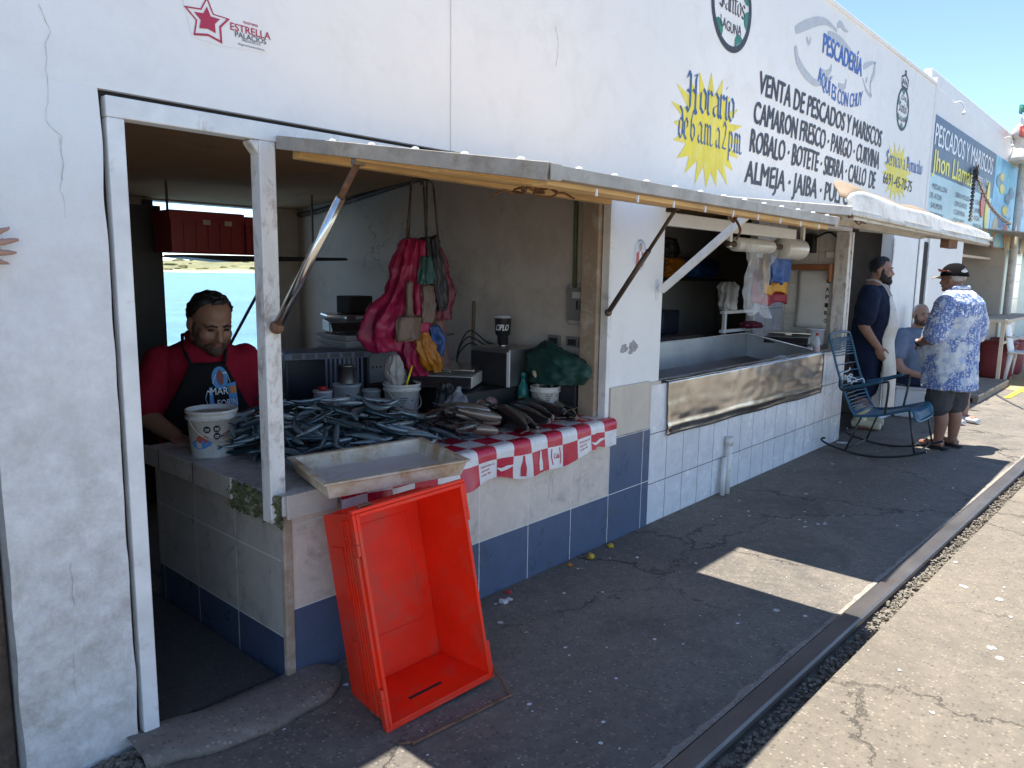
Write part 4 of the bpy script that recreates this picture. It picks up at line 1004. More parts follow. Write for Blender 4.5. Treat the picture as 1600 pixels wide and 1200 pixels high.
# ------------------------------------------------------------------ stall 1: things on the counter
TOP = 0.742
M['red_check'] = pm('red_oilcloth', (0.52, 0.012, 0.05), 0.28, var=0.12, scale=12, bmp=0.15, bscale=18)
M['white_check'] = pm('white_oilcloth', (0.74, 0.73, 0.72), 0.28, var=0.06, scale=12, dirt=(0.45, 0.40, 0.34), dirt_amt=0.3, dirt_scale=8, bmp=0.15, bscale=18)
CL_X0, CL_X1 = 1.63, 3.50
def clothf(x, s):
    """s: arc length from the back edge; the cloth turns down over the slab's front edge"""
    yb, L = 2.92, 2.92 - 2.336
    drop = 0.145 + 0.018 * math.sin(x * 7 + .5) + 0.012 * math.sin(x * 17) - (0.02 if x > 3.3 else 0)
    wv = 0.006 * math.sin(x * 13) + 0.004 * math.sin(x * 29 + 1) + 0.005 * noise.noise(Vector((x * 9, s * 9, 0)))
    if s < L - .02: return Vector((x, yb - s, TOP + .004 + 0.0025 * (1 + noise.noise(Vector((x * 7, s * 7, 3))))))
    if s < L + .02:
        a = (s - L + .02) / .04 * PI / 2; return Vector((x, yb - L + .02 - .026 * math.sin(a), TOP + .006 - .024 * (1 - math.cos(a))))
    d = (s - L - .02) / 0.15
    return Vector((x, yb - L - .008 - .010 * d + (wv * 1.6 - .008 * math.sin(x * 9)) * d, TOP - .018 - drop * d))
bm = B(); SQ = 0.125; nu, nv = 150, 84; LEN = 0.584 + .17
vs = [[bm.verts.new(clothf(CL_X0 + (CL_X1 - CL_X0) * i / nu, LEN * j / nv)) for j in range(nv + 1)] for i in range(nu + 1)]
for i in range(nu):
    for j in range(nv):
        f = bm.faces.new((vs[i][j], vs[i][j + 1], vs[i + 1][j + 1], vs[i + 1][j])); f.smooth = True
        cx = (CL_X0 + (CL_X1 - CL_X0) * (i + .5) / nu); s = LEN * (j + .5) / nv
        f.material_index = (math.floor(cx / SQ) + math.floor((LEN - s + .012) / .118)) % 2
cloth = obj('tablecloth', bm, ['red_check', 'white_check'], recalc=False)
tag(cloth, 'red and white checked oilcloth hanging over the counter edge under the fish', 'tablecloth')
bm = B(); bmw = B()
for k in range(14):
    x0 = math.floor(CL_X0 / SQ) * SQ + SQ * k
    if x0 < 2.15 or x0 + SQ > CL_X1: continue
    white = (math.floor((x0 + .01) / SQ) + 0) % 2
    g = lambda u, v, x0=x0: clothf(x0 + u, LEN - v) + Vector((0, -.0022, 0))
    kind = k % 6
    if white:
        if kind in (0, 3):
            for r, s in enumerate(('Disfruten al', 'saborear', 'cada día.')): text_into(bm, s, .018, .080 - r * .022, .018 + .0075 * len(s), .011, g, .02)
        elif kind in (1, 4):
            ribbon(bm, [(.03, .02), (.022, .06), (.03, .1)], .006, g); ribbon(bm, [(.095, .02), (.103, .06), (.095, .1)], .006, g); text_into(bm, 'Cola', .038, .05, .088, .025, g, .03, shear=.3)
        else: ribbon(bm, [(.062, .012), (.064, .05), (.067, .08), (.069, .104)], [.034, .036, .016, .013], g)
    else:
        if kind in (0, 3): ribbon(bmw, [(.062, .012), (.064, .05), (.067, .08), (.069, .104)], [.028, .030, .014, .011], g)
        elif kind in (1, 4): ribbon(bmw, [(0, .055), (.04, .040), (.08, .052), (.125, .065)], [.004, .02, .022, .008], g)
obj('red_print', bm, 'red_check', cloth, recalc=False); obj('white_print', bmw, 'white_check', cloth, recalc=False)

# dirty white tray
M['tray'] = pm('stained_white_plastic', (0.70, 0.62, 0.50), 0.5, var=0.08, scale=6, dirt=(0.42, 0.25, 0.10), dirt_amt=1.0, dirt_scale=7, bmp=0.2)
M['tray_in'] = pm('tray_bottom', (0.60, 0.58, 0.54), 0.4, var=0.12, scale=5, dirt=(0.35, 0.25, 0.15), dirt_amt=0.4, dirt_scale=5)
def tray(name, W, D, H, wall, mat, mat2):
    bm = B()
    def lp(ins, z): return [(sx * (W / 2 - ins), sy * (D / 2 - ins), z) for sx, sy in ((-1, -1), (1, -1), (1, 1), (-1, 1))]
    loops = [lp(.022, 0), lp(.006, H - .012), lp(-.006, H - .008), lp(-.006, H), lp(wall, H), lp(wall + .016, .010)]
    rings = [[bm.verts.new(p) for p in l] for l in loops]
    for a, b in zip(rings[:-1], rings[1:]):
        for k in range(4): bm.faces.new((a[k], a[(k + 1) % 4], b[(k + 1) % 4], b[k]))
    bm.faces.new(rings[0][::-1]); f = bm.faces.new(rings[-1]); f.material_index = 1
    return obj(name, bm, [mat, mat2], bevel=.004)
tr = tray('fish_tray', .585, .415, .066, .020, 'tray', 'tray_in'); tr.location = (1.80, 2.31, .757); tr.rotation_euler = (R(1.2), R(-1.5), R(-14.5))
tag(tr, 'shallow stained white tray on the counter corner above the red crate', 'tray')

# red crate standing on end, its open side to the street
M['crate_red'] = pm('orange_red_plastic', (0.90, 0.032, 0.008), 0.42, spec=0.3, var=0.12, scale=4, dirt=(0.55, 0.10, 0.06), dirt_amt=0.55, dirt_scale=5, bmp=0.05, bscale=30)
W, H, D = .455, .745, .29
cr = thing('fish_crate', 'bright orange red plastic crate standing on end, leaning on the tiled counter', 'crate', (0, 0, 0))
Mx = Matrix.Translation((1.488, 1.865, .012)) @ Matrix.Rotation(R(-6.5), 4, 'Z') @ Matrix.Rotation(R(-10), 4, 'X') @ Matrix.Rotation(R(-3.5), 4, 'Y')
def cp(u, v, w):
    t = w / D; iu, iv = .022 * t, .032 * t
    return Mx @ Vector((iu + u * (W - 2 * iu) / W, w, iv + v * (H - 2 * iv) / H))
def cbox(bm, a, b, mi=0):
    vs = [bm.verts.new(cp(u, v, w)) for u in (a[0], b[0]) for w in (a[2], b[2]) for v in (a[1], b[1])]
    for f in ((0, 1, 3, 2), (4, 6, 7, 5), (0, 4, 5, 1), (2, 3, 7, 6), (0, 2, 6, 4), (1, 5, 7, 3)): bm.faces.new([vs[i] for i in f]).material_index = mi
bm = B(); T = .007
cbox(bm, (0, 0, .004), (T, H, D)); cbox(bm, (W - T, 0, .004), (W, H, D)); cbox(bm, (T + .0005, 0, .004), (W - T - .0005, T, D)); cbox(bm, (T + .0005, H - T, .004), (W - T - .0005, H, D))
cbox(bm, (T + .0005, T + .0005, D - T), (W - T - .0005, H - T - .0005, D))
body = obj('crate_body', bm, 'crate_red', cr, .003)
bm = B()
e = .014                                                # stepped rim flange round the opening
for a, b in (((-e, .0, 0), (-.0005, .10, .03)), ((-e, .1005, 0), (-.0005, .135, .045)), ((-e, .1355, .014), (-.0005, .60, .045)), ((-e, .6005, 0), (-.0005, .64, .045)), ((-e, .6405, 0), (-.0005, H, .03)),
             ((W + .0005, 0, 0), (W + e, .09, .03)), ((W + .0005, .0905, 0), (W + e, .13, .045)), ((W + .0005, .1305, .014), (W + e, .6, .045)), ((W + .0005, .6005, 0), (W + e, .65, .045)), ((W + .0005, .6505, 0), (W + e, H, .03)),
             ((-e, H + .0005, 0), (W + e, H + e, .03)), ((-e, -e, 0), (W + e, -.0005, .03)), ((-.0005, 0, -.002), (.012, H, .0035)), ((W - .012, 0, -.002), (W + .0005, H, .0035)), ((.0125, H - .014, -.002), (W - .0125, H, .0035)), ((.0125, 0, -.002), (W - .0125, .010, .0035))):
    cbox(bm, a, b)
obj('rim', bm, 'crate_red', cr, .003)
bm = B()
for w0 in (.055, .078, .101): cbox(bm, (-.015, .02, w0), (-.0005, H - .02, w0 + .006)); cbox(bm, (W + .0005, .02, w0), (W + .015, H - .02, w0 + .006))
for v0 in (.10, .25, .50, .64): cbox(bm, (-.0145, v0, .0615), (-.0005, v0 + .006, .0775)); cbox(bm, (-.0145, v0 + .02, .0845), (-.0005, v0 + .026, .1005)); 
for w0 in (.06, .10, .16, .22): cbox(bm, (.02, H + .0005, w0), (W - .02, H + .008, w0 + .005))
cbox(bm, (-.006, .06, .16), (-.0005, .26, .20)); cbox(bm, (-.006, .42, .15), (-.0005, .62, .25))
obj('rib', bm, 'crate_red', cr, .001)
bm = B(); cbox(bm, (.06, .18, D - T - .004), (W - .06, .19, D - T - .0005)); cbox(bm, (.06, H - .09, D - T - .004), (W - .06, H - .08, D - T - .0005))
cbox(bm, (.06, .1905, D - T - .004), (.07, H - .0905, D - T - .0005)); cbox(bm, (W - .07, .1905, D - T - .004), (W - .06, H - .0905, D - T - .0005))
obj('base_panel', bm, 'crate_red', cr, .002)
bm = B(); cbox(bm, (.14, T + .0005, .085), (.29, T + .0012, .10)); obj('hand_slot', bm, 'seal', cr)
bm = B(); add_tube(bm, [cp(.02, H + .017, .022), cp(.05, H + .021, .024), cp(.075, H + .018, .022)], .007, 8); obj('bail_pivot', bm, 'rust', cr)
bm = B(); add_tube(bm, smooth_pts([cp(-.014, -.012, .015), cp(-.02, -.02, -.05), (1.50, 1.752, .008), (1.52, 1.748, .007), (1.90, 1.71, .007), (1.925, 1.715, .008), cp(W + .014, -.0, -.02), cp(W + .016, .03, .012)], 6), .0055, 8); obj('wire_bail', bm, 'rust', cr)

# buckets
M['bucket_white'] = pm('white_bucket_plastic', (0.72, 0.70, 0.66), 0.45, var=0.06, scale=5, dirt=(0.42, 0.34, 0.22), dirt_amt=0.45, dirt_scale=11)
M['bucket_lid'] = pm('grimy_rim', (0.60, 0.55, 0.44), 0.5, dirt=(0.25, 0.17, 0.08), dirt_amt=0.6, dirt_scale=18)
M['dark_inside'] = pm('dark_contents', (0.05, 0.045, 0.04), 0.6)
M['lbl_blue'] = pm('blue_label', (0.10, 0.30, 0.62), 0.45); M['lbl_red'] = pm('red_label', (0.60, 0.12, 0.10), 0.45)
def bucket(x, y, r, h, label, lid=True, z=TOP, full=None, stamp=None, rz=0.0):
    t = thing('bucket', label, 'bucket', (x, y, z)); bm = B()
    add_lathe(bm, [(r * .84, 0), (r * .86, .004), (r * .95, h * .80), (r * 1.03, h * .805), (r * 1.04, h * .86), (r * .96, h * .865), (r * .97, h * .93), (r * 1.03, h * .935), (r * 1.04, h), (r * .97, h), (r * .95, h * .88), (r * .82, .012)], 40)
    obj('bucket_body', bm, 'bucket_white', t, keep=False)
    bm = B()
    add_lathe(bm, [(0.0, h * .90), (r * .93, h * .90), (r * .94, h * .905), (0, h * .905)], 32); obj('lid' if lid else 'contents', bm, 'bucket_lid' if lid else 'dark_inside', t, keep=False)
    bm = B()                                                    # wire handle fallen across the front
    a0 = R(200) + rz
    pts = []
    for k in range(15):
        s = k / 14; a = R(-5) + rz - PI * s + R(10); q = Vector((r * 1.045 * math.cos(a), r * 1.045 * math.sin(a), h * .84 - h * .52 * math.sin(PI * s) ** .8)); pts.append(q)
    add_tube(bm, pts, .0035, 6); obj('handle', bm, 'bucket_lid', t, keep=False)
    if stamp: stamp(t, r, h)
    return t
def cyl(r, rz): return lambda u, v, d=0: Vector((r * math.cos(rz + u / r), r * math.sin(rz + u / r), v))
def stamp1(t, r, h):
    bm = B(); f = cyl(r * .945, R(-112)); f2 = cyl(r * .965, R(-112))
    F_ = lambda u, v, d=0: Vector(((r * (.865 + .10 * v / (h * .8)) + .0012) * math.cos(R(-122) + u / r), (r * (.865 + .10 * v / (h * .8)) + .0012) * math.sin(R(-122) + u / r), v))
    for u, v in ((-.012, .128), (.03, .130), (.03, .098)):
        bm.faces.new([bm.verts.new(F_(u + .0165 * math.cos(R(22.5 + 45 * k)), v + .0165 * math.sin(R(22.5 + 45 * k)))) for k in range(8)]).material_index = 0
        for j in range(2): ribbon(bm, [(u - .009, v + .003 - .007 * j), (u + .009, v + .003 - .007 * j)], .0028, lambda a, b: F_(a, b) * 1.0 + Vector((0, -.0006, 0)), 3)
    add = [(-.05, .062, .045, .020, 1), (-.036, .085, .03, .018, 2), (-.018, .068, .025, .016, 1)]
    for cu, cv, ru, rv, mi in add: bm.faces.new([bm.verts.new(F_(cu + ru * math.cos(2 * PI * k / 18), cv + rv * math.sin(2 * PI * k / 18)) + Vector((0, -.0004 * mi, 0))) for k in range(18)]).material_index = mi
    ribbon(bm, [(.05, .10), (.08, .112), (.105, .12)], .006, F_, 2); ribbon(bm, [(.055, .085), (.09, .096)], .004, F_, 2)
    ribbon(bm, [(.028, .04), (.05, .042)], .008, F_, 1)
    obj('label_print', bm, ['black', 'lbl_blue', 'lbl_red', 'print_white'], t, keep=False, recalc=False)
b1 = bucket(1.533, 3.14, .106, .205, 'white plastic bucket with round black seals beside the hatch post', stamp=stamp1)
def stamp2(t, r, h):
    bm = B(); F_ = lambda u, v, d=0: Vector(((r * (.865 + .10 * v / (h * .8)) + .0012) * math.cos(R(-125) + u / r), (r * (.865 + .10 * v / (h * .8)) + .0012) * math.sin(R(-125) + u / r), v))
    for j in range(5): ribbon(bm, [(-.02, .125 - .012 * j), (-.02 + .045 * (1 - .15 * j), .127 - .012 * j)], .004, F_, 0)
    ribbon(bm, [(.05, .112), (.065, .114)], .006, F_, 1); obj('label_print', bm, ['black', 'paint_green'], t, keep=False, recalc=False)
bucket(2.66, 3.20, .102, .20, 'white bucket with crusted lid and a yellow straw behind the heap of fish', stamp=stamp2)
bm = B(); add_tube(bm, [(2.69, 3.2, .92), (2.745, 3.21, 1.03)], .006, 7); tag(obj('straw', bm, 'print_yellow'), 'yellow stick poking out of the lidded white bucket', 'stick')
b3 = bucket(3.35, 2.735, .086, .165, 'small white bucket holding wooden knife handles near the right post', lid=False, stamp=stamp2)
M['knife_wood'] = pm('pale_knife_handle', (0.58, 0.45, 0.30), 0.5, var=0.2, scale=20, stretch=(1, 1, .3)); M['knife_dark'] = pm('dark_knife_handle', (0.07, 0.045, 0.035), 0.5)
def knife(x, y, dx, dy, mat, label):
    t = thing('knife', label, 'knife', (x, y, .86)); d = Vector((dx, dy, 1)).normalized(); p = Vector((x, y, .855))
    bm = B(); add_tube(bm, [p, p + d * .05, p + d * .10, p + d * .135, p + d * .15], [.011, .010, .012, .014, .010], 10, flat=.7); obj('handle', bm, mat, t)
    bm = B(); plank(bm, p - d * .06 + Vector((0, 0, .02)), p, .022, .002); obj('blade', bm, 'chrome', t)
knife(3.32, 2.75, -.28, .12, 'knife_wood', 'pale wooden knife handle leaning left in the small bucket')
knife(3.385, 2.73, .35, -.05, 'knife_wood', 'pale wooden knife handle leaning right in the small bucket')
knife(3.36, 2.74, .12, 0, 'knife_dark', 'dark knife handle standing in the small bucket between two pale ones')

# ---- fish
def fish_mat(name, back, belly, spots):
    m, nt, b = newmat(name); co = objco(nt); s = nt.nodes.new('ShaderNodeSeparateXYZ'); nt.links.new(co, s.inputs[0])
    at_ = nt.nodes.new('ShaderNodeAttribute'); at_.attribute_name = 'belly'
    oi = nt.nodes.new('ShaderNodeObjectInfo')
    n1 = _noise(nt, co, 60, 5)
    f = _ramp(nt, _math(nt, 'ADD', at_.outputs['Fac'], _math(nt, 'MULTIPLY', n1, .25)), .35, .85)
    c = _mix(nt, back, belly, f); c = _mix(nt, c, spots, _math(nt, 'MULTIPLY', _ramp(nt, oi.outputs['Random'], .3, 1), .65))
    nt.links.new(c, b.inputs['Base Color']); b.inputs['Roughness'].default_value = .24; b.inputs['Metallic'].default_value = .35
    b.inputs['Coat Weight'].default_value = .6; b.inputs['Coat Roughness'].default_value = .12
    bump(nt, b, _noise(nt, co, 190, 3), .15, .002)
    return m
M['sardine'] = fish_mat('blue_fish_skin', (0.016, 0.045, 0.062), (0.27, 0.34, 0.38), (0.035, 0.075, 0.08))
M['mullet'] = fish_mat('grey_fish_skin', (0.022, 0.021, 0.023), (0.27, 0.22, 0.18), (0.05, 0.043, 0.04))
M['fish_eye'] = pm('fish_eye', (0.01, 0.01, 0.012), 0.1)
def fish_mesh(name, L, hh, ww, bend, mat):
    """fish lying along x, head at +x; height along y (lying on its side: flat side up)"""
    bm = B(); lay = bm.verts.layers.float.new('belly')
    prof = [(.5, .03), (.47, .38), (.42, .62), (.34, .85), (.22, 1.0), (.08, 1.0), (-.08, .86), (-.22, .60), (-.33, .33), (-.40, .20), (-.43, .16)]
    rings = []; n = 12
    def bendp(p): 
        a = bend * (p.x / L) ; return Vector((p.x, p.y + bend * L * (p.x / L) ** 2, p.z + .25 * abs(bend) * L * (p.x / L) ** 2))
    for k, v in prof:
        rg_ = []
        for j in range(n):
            a = 2 * PI * j / n; y = hh * v * math.cos(a) * (1.0 if math.cos(a) > 0 else 1.05); z = ww * v ** .8 * math.sin(a)
            vv = bm.verts.new(bendp(Vector((k * L, y, z)))); vv[lay] = .5 - .5 * math.cos(a); rg_.append(vv)
        rings.append(rg_)
    for a, b in zip(rings[:-1], rings[1:]):
        for j in range(n): bm.faces.new((a[j], a[(j + 1) % n], b[(j + 1) % n], b[j])).smooth = True
    bm.faces.new(rings[0]); bm.faces.new(rings[-1][::-1])
    def fin(pts, th=.0012):
        lo = [bm.verts.new(bendp(Vector((p[0] * L, p[1] * hh, -th)))) for p in pts]; hi = [bm.verts.new(bendp(Vector((p[0] * L, p[1] * hh, th)))) for p in pts]
        for v in lo + hi: v[lay] = .1
        bm.faces.new(lo[::-1]); bm.faces.new(hi)
        for j in range(len(pts)): bm.faces.new((lo[j], lo[(j + 1) % len(pts)], hi[(j + 1) % len(pts)], hi[j]))
    fin([(-.42, .18), (-.42, -.18), (-.53, -1.0), (-.47, 0)]); fin([(-.42, .18), (-.47, 0), (-.53, 1.0)])
    fin([(.10, .95), (-.02, 1.0), (-.04, 1.35), (.06, 1.5)]); fin([(-.10, -.82), (-.22, -.6), (-.22, -.95), (-.12, -1.1)])
    for sz in (1, -1): add_ball(bm, bendp(Vector((.40 * L, hh * .18, sz * ww * .62))), hh * .16, hh * .16, hh * .10, 8, 5, 1)
    bmesh.ops.recalc_face_normals(bm, faces=bm.faces[:])
    me = bpy.data.meshes.new(name); bm.to_mesh(me); bm.free(); me.materials.append(M[mat]); me.materials.append(M['fish_eye']); return me
SARD = [fish_mesh('small_fish', .185 + .02 * (i % 3), .0165, .0120, b_, 'sardine') for i, b_ in enumerate((.08, .25, -.28, .42, -.5, .15, .65))]
MUL = [fish_mesh('grey_fish', .36, .046, .036, b_, 'mullet') for b_ in (.1, .2, -.2, .3)]
HM = {}; HS = .012
def hm(x, y): return HM.get((round(x / HS), round(y / HS)), TOP + .006)
def lay_fish(me, x, y, ang, L, hw, th, name, label, cat, group, roll):
    d = Vector((math.cos(ang), math.sin(ang))); ts = [-.45, -.3, -.15, 0, .15, .3, .45]; hs = []
    for t in ts:
        hs.append(max(hm(x + d.x * t * L + o * -d.y, y + d.y * t * L + o * d.x) for o in (-hw, 0, hw)))
    k = sum(t * h for t, h in zip(ts, hs)) / sum(t * t for t in ts) / L; k = max(-.28, min(.28, k))
    c = max(h - k * t * L for t, h in zip(ts, hs)) * .6 + sum(hs) / len(hs) * .4
    o = bpy.data.objects.new(name, me); COL.objects.link(o)
    o.location = (x, y, c + th * .75)
    o.rotation_euler = Matrix.Rotation(ang, 3, 'Z').to_4x4().to_3x3().to_euler()
    R3 = Matrix.Rotation(ang, 3, 'Z') @ Matrix.Rotation(-math.atan(k), 3, 'Y') @ Matrix.Rotation(roll, 3, 'X')
    o.rotation_euler = R3.to_euler(); tag(o, label, cat, group)
    for t in [i / 12 - .5 for i in range(13)]:
        for w_ in (-1, -.5, 0, .5, 1):
            px, py = x + d.x * t * L - d.y * w_ * hw, y + d.y * t * L + d.x * w_ * hw
            key = (round(px / HS), round(py / HS)); HM[key] = max(HM.get(key, TOP + .006), c + k * t * L + th * 1.35 * (1 - .55 * w_ * w_))
    return o
rg = random.Random(21)
for k in range(285):
    for _ in range(50):
        u, v = rg.uniform(-1, 1), rg.uniform(-1, 1)
        if u * u + v * v < 1: break
    q = (1 - .22 * k / 285)
    u *= q; v *= q
    x = 2.06 + .56 * u * .80 + .10 * v; y = 2.93 + .40 * v + .16 * u * -1.0
    if k % 9 == 0: x, y = 1.74 + .13 * u, 3.12 + .22 * v
    if hm(x, y) > TOP + .050 + .02 * rg.random(): x += rg.uniform(-.3, .3); y += rg.uniform(-.28, .15)
    x = max(1.60, min(2.60, x)); y = max(2.58 if x < 2.2 else 2.46, min(3.36, y))
    ang = rg.choice((R(20), R(-35), R(60), R(110), R(160))) + rg.uniform(-.6, .6) + (PI if rg.random() < .5 else 0)
    lay_fish(SARD[rg.randrange(7)], x, y, ang, .21, .016, .0115, 'small_fish', 'slim blue silver fish in the heap on the counter', 'fish', 'slim blue fish heaped on the counter', rg.uniform(-.9, .9)).scale = [rg.uniform(.8, 1.12)] * 3
for k in range(15):                                             # short grey fish heaped next to the blue ones
    x = 2.66 + rg.uniform(-.20, .16); y = 2.66 + rg.uniform(-.17, .20)
    lay_fish(MUL[rg.randrange(4)], x, y, R(rg.choice((-30, -15, 165, -50, 200))) + rg.uniform(-.3, .3), .30, .036, .026, 'grey_fish', 'brownish grey fish in the loose heap beside the blue ones', 'fish', 'brown grey fish in the loose heap', rg.uniform(-.6, .6)).scale = (.8, .8, .8)
lines_ = [(2.86, 2.55, 66, 'long grey fish in the row, nearest to the brown grey heap'), (2.95, 2.58, 70, 'second long grey fish from the heap, with a pale belly'), (3.04, 2.61, 72, 'third long grey fish from the heap, dark back uppermost'),
          (3.13, 2.64, 74, 'fourth long grey fish from the heap, tail over the cloth'), (3.22, 2.66, 76, 'fifth long grey fish from the heap, large and dark'), (3.33, 2.58, 62, 'last long grey fish of the row, next to the knife bucket')]
for x, y, a, lb in lines_:
    lay_fish(MUL[rg.randrange(3)], x, y, R(a), .40, .042, .03, 'grey_fish', lb, 'fish', 'long grey fish in a row on the cloth', rg.uniform(-.3, .3)).scale = (1.32, 1.25, 1.6)

# clear plastic bags among the fish
def plastic(name, col, rough=.12, alpha=.35):
    m, nt, b = newmat(name); b.inputs['Base Color'].default_value = (*col, 1); b.inputs['Roughness'].default_value = rough
    b.inputs['Alpha'].default_value = alpha; b.inputs['Specular IOR Level'].default_value = .9
    bump(nt, b, _noise(nt, objco(nt), 35, 4), .6, .01); return m
M['clear_bag'] = plastic('clear_film', (0.75, 0.78, 0.82), .1, .32)
M['clear_tub'] = plastic('clear_plastic', (0.62, 0.66, 0.70), .12, .45)
M['milky'] = plastic('milky_plastic', (0.70, 0.73, 0.76), .35, .82)
CRUMPLED = ('bag_pink', 'bag_maroon', 'bag_dark', 'bag_orange', 'bag_blue', 'green_bundle', 'black')
def sack(name, rows, mats, label, cat, group=None, pleat=.22, freq=8, n=72, seed=0, parent=None, nb=1.0, solid=0.0):
    """soft bag: rows = (x, y, z, rx, ry) from the top down"""
    P = smooth_pts([(a, b, c) for a, b, c, *_ in rows], 8); RX = smooth_pts([(r[3], r[4], 0) for r in rows], 8)
    bm = B(); rings = []
    for i, (p, r) in enumerate(zip(P, RX)):
        t = i / (len(P) - 1); rg_ = []
        for k in range(n):
            a = 2 * PI * k / n; m_ = 1 + pleat * math.sin(a * freq + seed + 2 * t) * (1 - .5 * t) + .28 * nb * noise.noise(Vector((math.cos(a) * 1.6 + seed, math.sin(a) * 1.6, p.z * 9))) + .16 * nb * noise.noise(Vector((math.cos(a) * 4, math.sin(a) * 4 + seed, p.z * 22))) + .10 * nb * noise.noise(Vector((math.cos(a) * 9, math.sin(a) * 9 + seed, p.z * 50)))
            rg_.append(bm.verts.new((p.x + max(.002, r.x) * m_ * math.cos(a), p.y + max(.002, r.y) * m_ * math.sin(a), p.z + .01 * noise.noise(Vector((a, seed, t * 4))))))
        rings.append(rg_)
    for a, b in zip(rings[:-1], rings[1:]):
        for k in range(n): bm.faces.new((a[k], a[(k + 1) % n], b[(k + 1) % n], b[k])).smooth = True
    bm.faces.new(rings[0][::-1]); bm.faces.new(rings[-1])
    o = obj(name, bm, mats, parent, wrinkle=(.030, .085, True) if mats in CRUMPLED else (.016, .06, True))
    return tag(o, label, cat, group) if parent is None else o
sack('plastic_bag', [(2.84, 2.93, .93, .012, .012), (2.835, 2.93, .90, .018, .018), (2.82, 2.92, .875, .05, .045), (2.80, 2.91, .82, .085, .07), (2.80, 2.91, .765, .07, .06)], 'clear_bag', 'knotted clear plastic bag lying on the grey fish', 'bag', pleat=.1, seed=3)
sack('plastic_bag', [(2.80, 2.99, .95, .03, .03), (2.81, 3.0, .90, .05, .04), (2.82, 3.0, .82, .08, .05), (2.82, 3.0, .76, .08, .05)], 'black', 'crumpled black plastic bag behind the knotted clear one', 'bag', seed=5)
M['pink_bagged'] = plastic('bag_with_shrimp', (0.42, 0.25, 0.22), .15, .85)
sack('plastic_bag', [(3.06, 2.93, .855, .03, .02), (3.03, 2.94, .84, .10, .06), (3.02, 2.94, .80, .13, .08), (3.02, 2.94, .76, .12, .08)], 'pink_bagged', 'plastic bag with brownish pink contents behind the grey fish row', 'bag', pleat=.04, seed=8)
bm = B(); add_grid(bm, 20, 14, lambda u, v: Vector((3.04 + .26 * u, 2.96 + .14 * v, .80 + .05 * math.sin(u * 4) + .012 * noise.noise(Vector((u * 5, v * 5, 2))))))
for i, f in enumerate(bm.faces): f.material_index = int(f.calc_center_median().x * 11) % 2
tag(obj('cloth_fold', bm, ['red_check', 'white_check'], solid=.002), 'folded red and white cloth behind the long grey fish', 'cloth')

# bottles
M['teal'] = pm('teal_bottle', (0.012, 0.17, 0.15), 0.3); M['cap_yellow'] = pm('pale_yellow_cap', (0.55, 0.50, 0.12), 0.4); M['cap_red'] = pm('red_cap', (0.5, 0.03, 0.03), 0.4)
M['blue_liquid'] = plastic('blue_liquid', (0.05, 0.10, 0.16), .1, .85)
t = thing('bottle', 'teal green cleaner bottle with a printed label beside the knife bucket', 'bottle', (3.30, 2.86, TOP)); bm = B()
add_lathe(bm, [(.034, 0), (.036, .01), (.036, .12), (.033, .145), (.018, .175), (.014, .19), (.014, .205)], 24); obj('bottle_body', bm, 'teal', t, keep=False)
bm = B(); add_lathe(bm, [(.016, .2052), (.016, .232), (.012, .236)], 16); obj('cap', bm, 'teal', t, keep=False)
bm = B(); F_ = lambda u, v, d=0: Vector((.0372 * math.cos(R(-140) + u / .037), .0372 * math.sin(R(-140) + u / .037), v))
add_grid(bm, 12, 3, lambda u, v: F_(-.03 + .1 * u, .025 + .07 * v)); 
for f in bm.faces: f.material_index = 0 if f.calc_center_median().z < .072 else 2
text_into(bm, 'PINOL', -.012, .045, .05, .02, lambda u, v: F_(u, v) * 1.0 + F_(u, 0).normalized() * .0012, .05, mi=1)
obj('label_print', bm, ['paint_green', 'lbl_red', 'cap_yellow'], t, keep=False, recalc=False)
t = thing('bottle', 'tall clear bottle with pale cap and dark liquid behind the teal one', 'bottle', (3.28, 2.965, TOP)); bm = B()
add_lathe(bm, [(.040, 0), (.043, .01), (.043, .20), (.04, .225), (.02, .27), (.015, .285), (.015, .30)], 24); obj('bottle_body', bm, 'clear_tub', t, keep=False)
bm = B(); add_lathe(bm, [(.038, .004), (.040, .012), (.040, .10)], 20); obj('liquid', bm, 'blue_liquid', t, keep=False)
bm = B(); add_lathe(bm, [(.017, .301), (.017, .322)], 14); obj('cap', bm, 'cap_yellow', t, keep=False)

# right rear corner: steel box, tumbler, scale, green bundle
M['box_dark'] = pm('dark_crate', (0.022, 0.022, 0.025), 0.5, var=.3); M['scale_body'] = pm('cream_scale_body', (0.52, 0.50, 0.45), 0.4, dirt=(.2, .17, .13), dirt_amt=.35, dirt_scale=10)
M['scale_panel'] = pm('dark_key_panel', (0.03, 0.032, 0.035), 0.3); M['green_bundle'] = pm('dark_green_sacking', (0.008, 0.050, 0.038), 0.6, var=.3, scale=12)
M['wood_stick'] = pm('grey_brown_stick', (0.20, 0.14, 0.09), .7)
tag(box_obj('plastic_crate', (2.86, 2.90, TOP + .001), (3.47, 3.48, .892), 'box_dark'), 'low black crate under the shop scale and the steel box', 'crate')
t = thing('steel_box', 'brushed steel box on the black crate by the side wall', 'box', (3.33, 3.05, .855))
box_obj('box_body', (3.20, 2.885, .893), (3.49, 3.20, 1.115), 'steel_in', t, .006); box_obj('box_edge', (3.192, 2.878, .895), (3.1995, 2.90, 1.10), 'print_white', t, .001); box_obj('box_front', (3.1925, 2.91, .897), (3.1995, 3.19, 1.09), 'box_dark', t, .001)
t = thing('tumbler', 'black insulated tumbler with white lettering on the steel box', 'tumbler', (3.31, 3.04, 1.1155)); bm = B()
add_lathe(bm, [(.030, 0), (.032, .004), (.034, .065), (.046, .075), (.050, .165), (.052, .17)], 26); obj('cup_body', bm, 'black', t, keep=False)
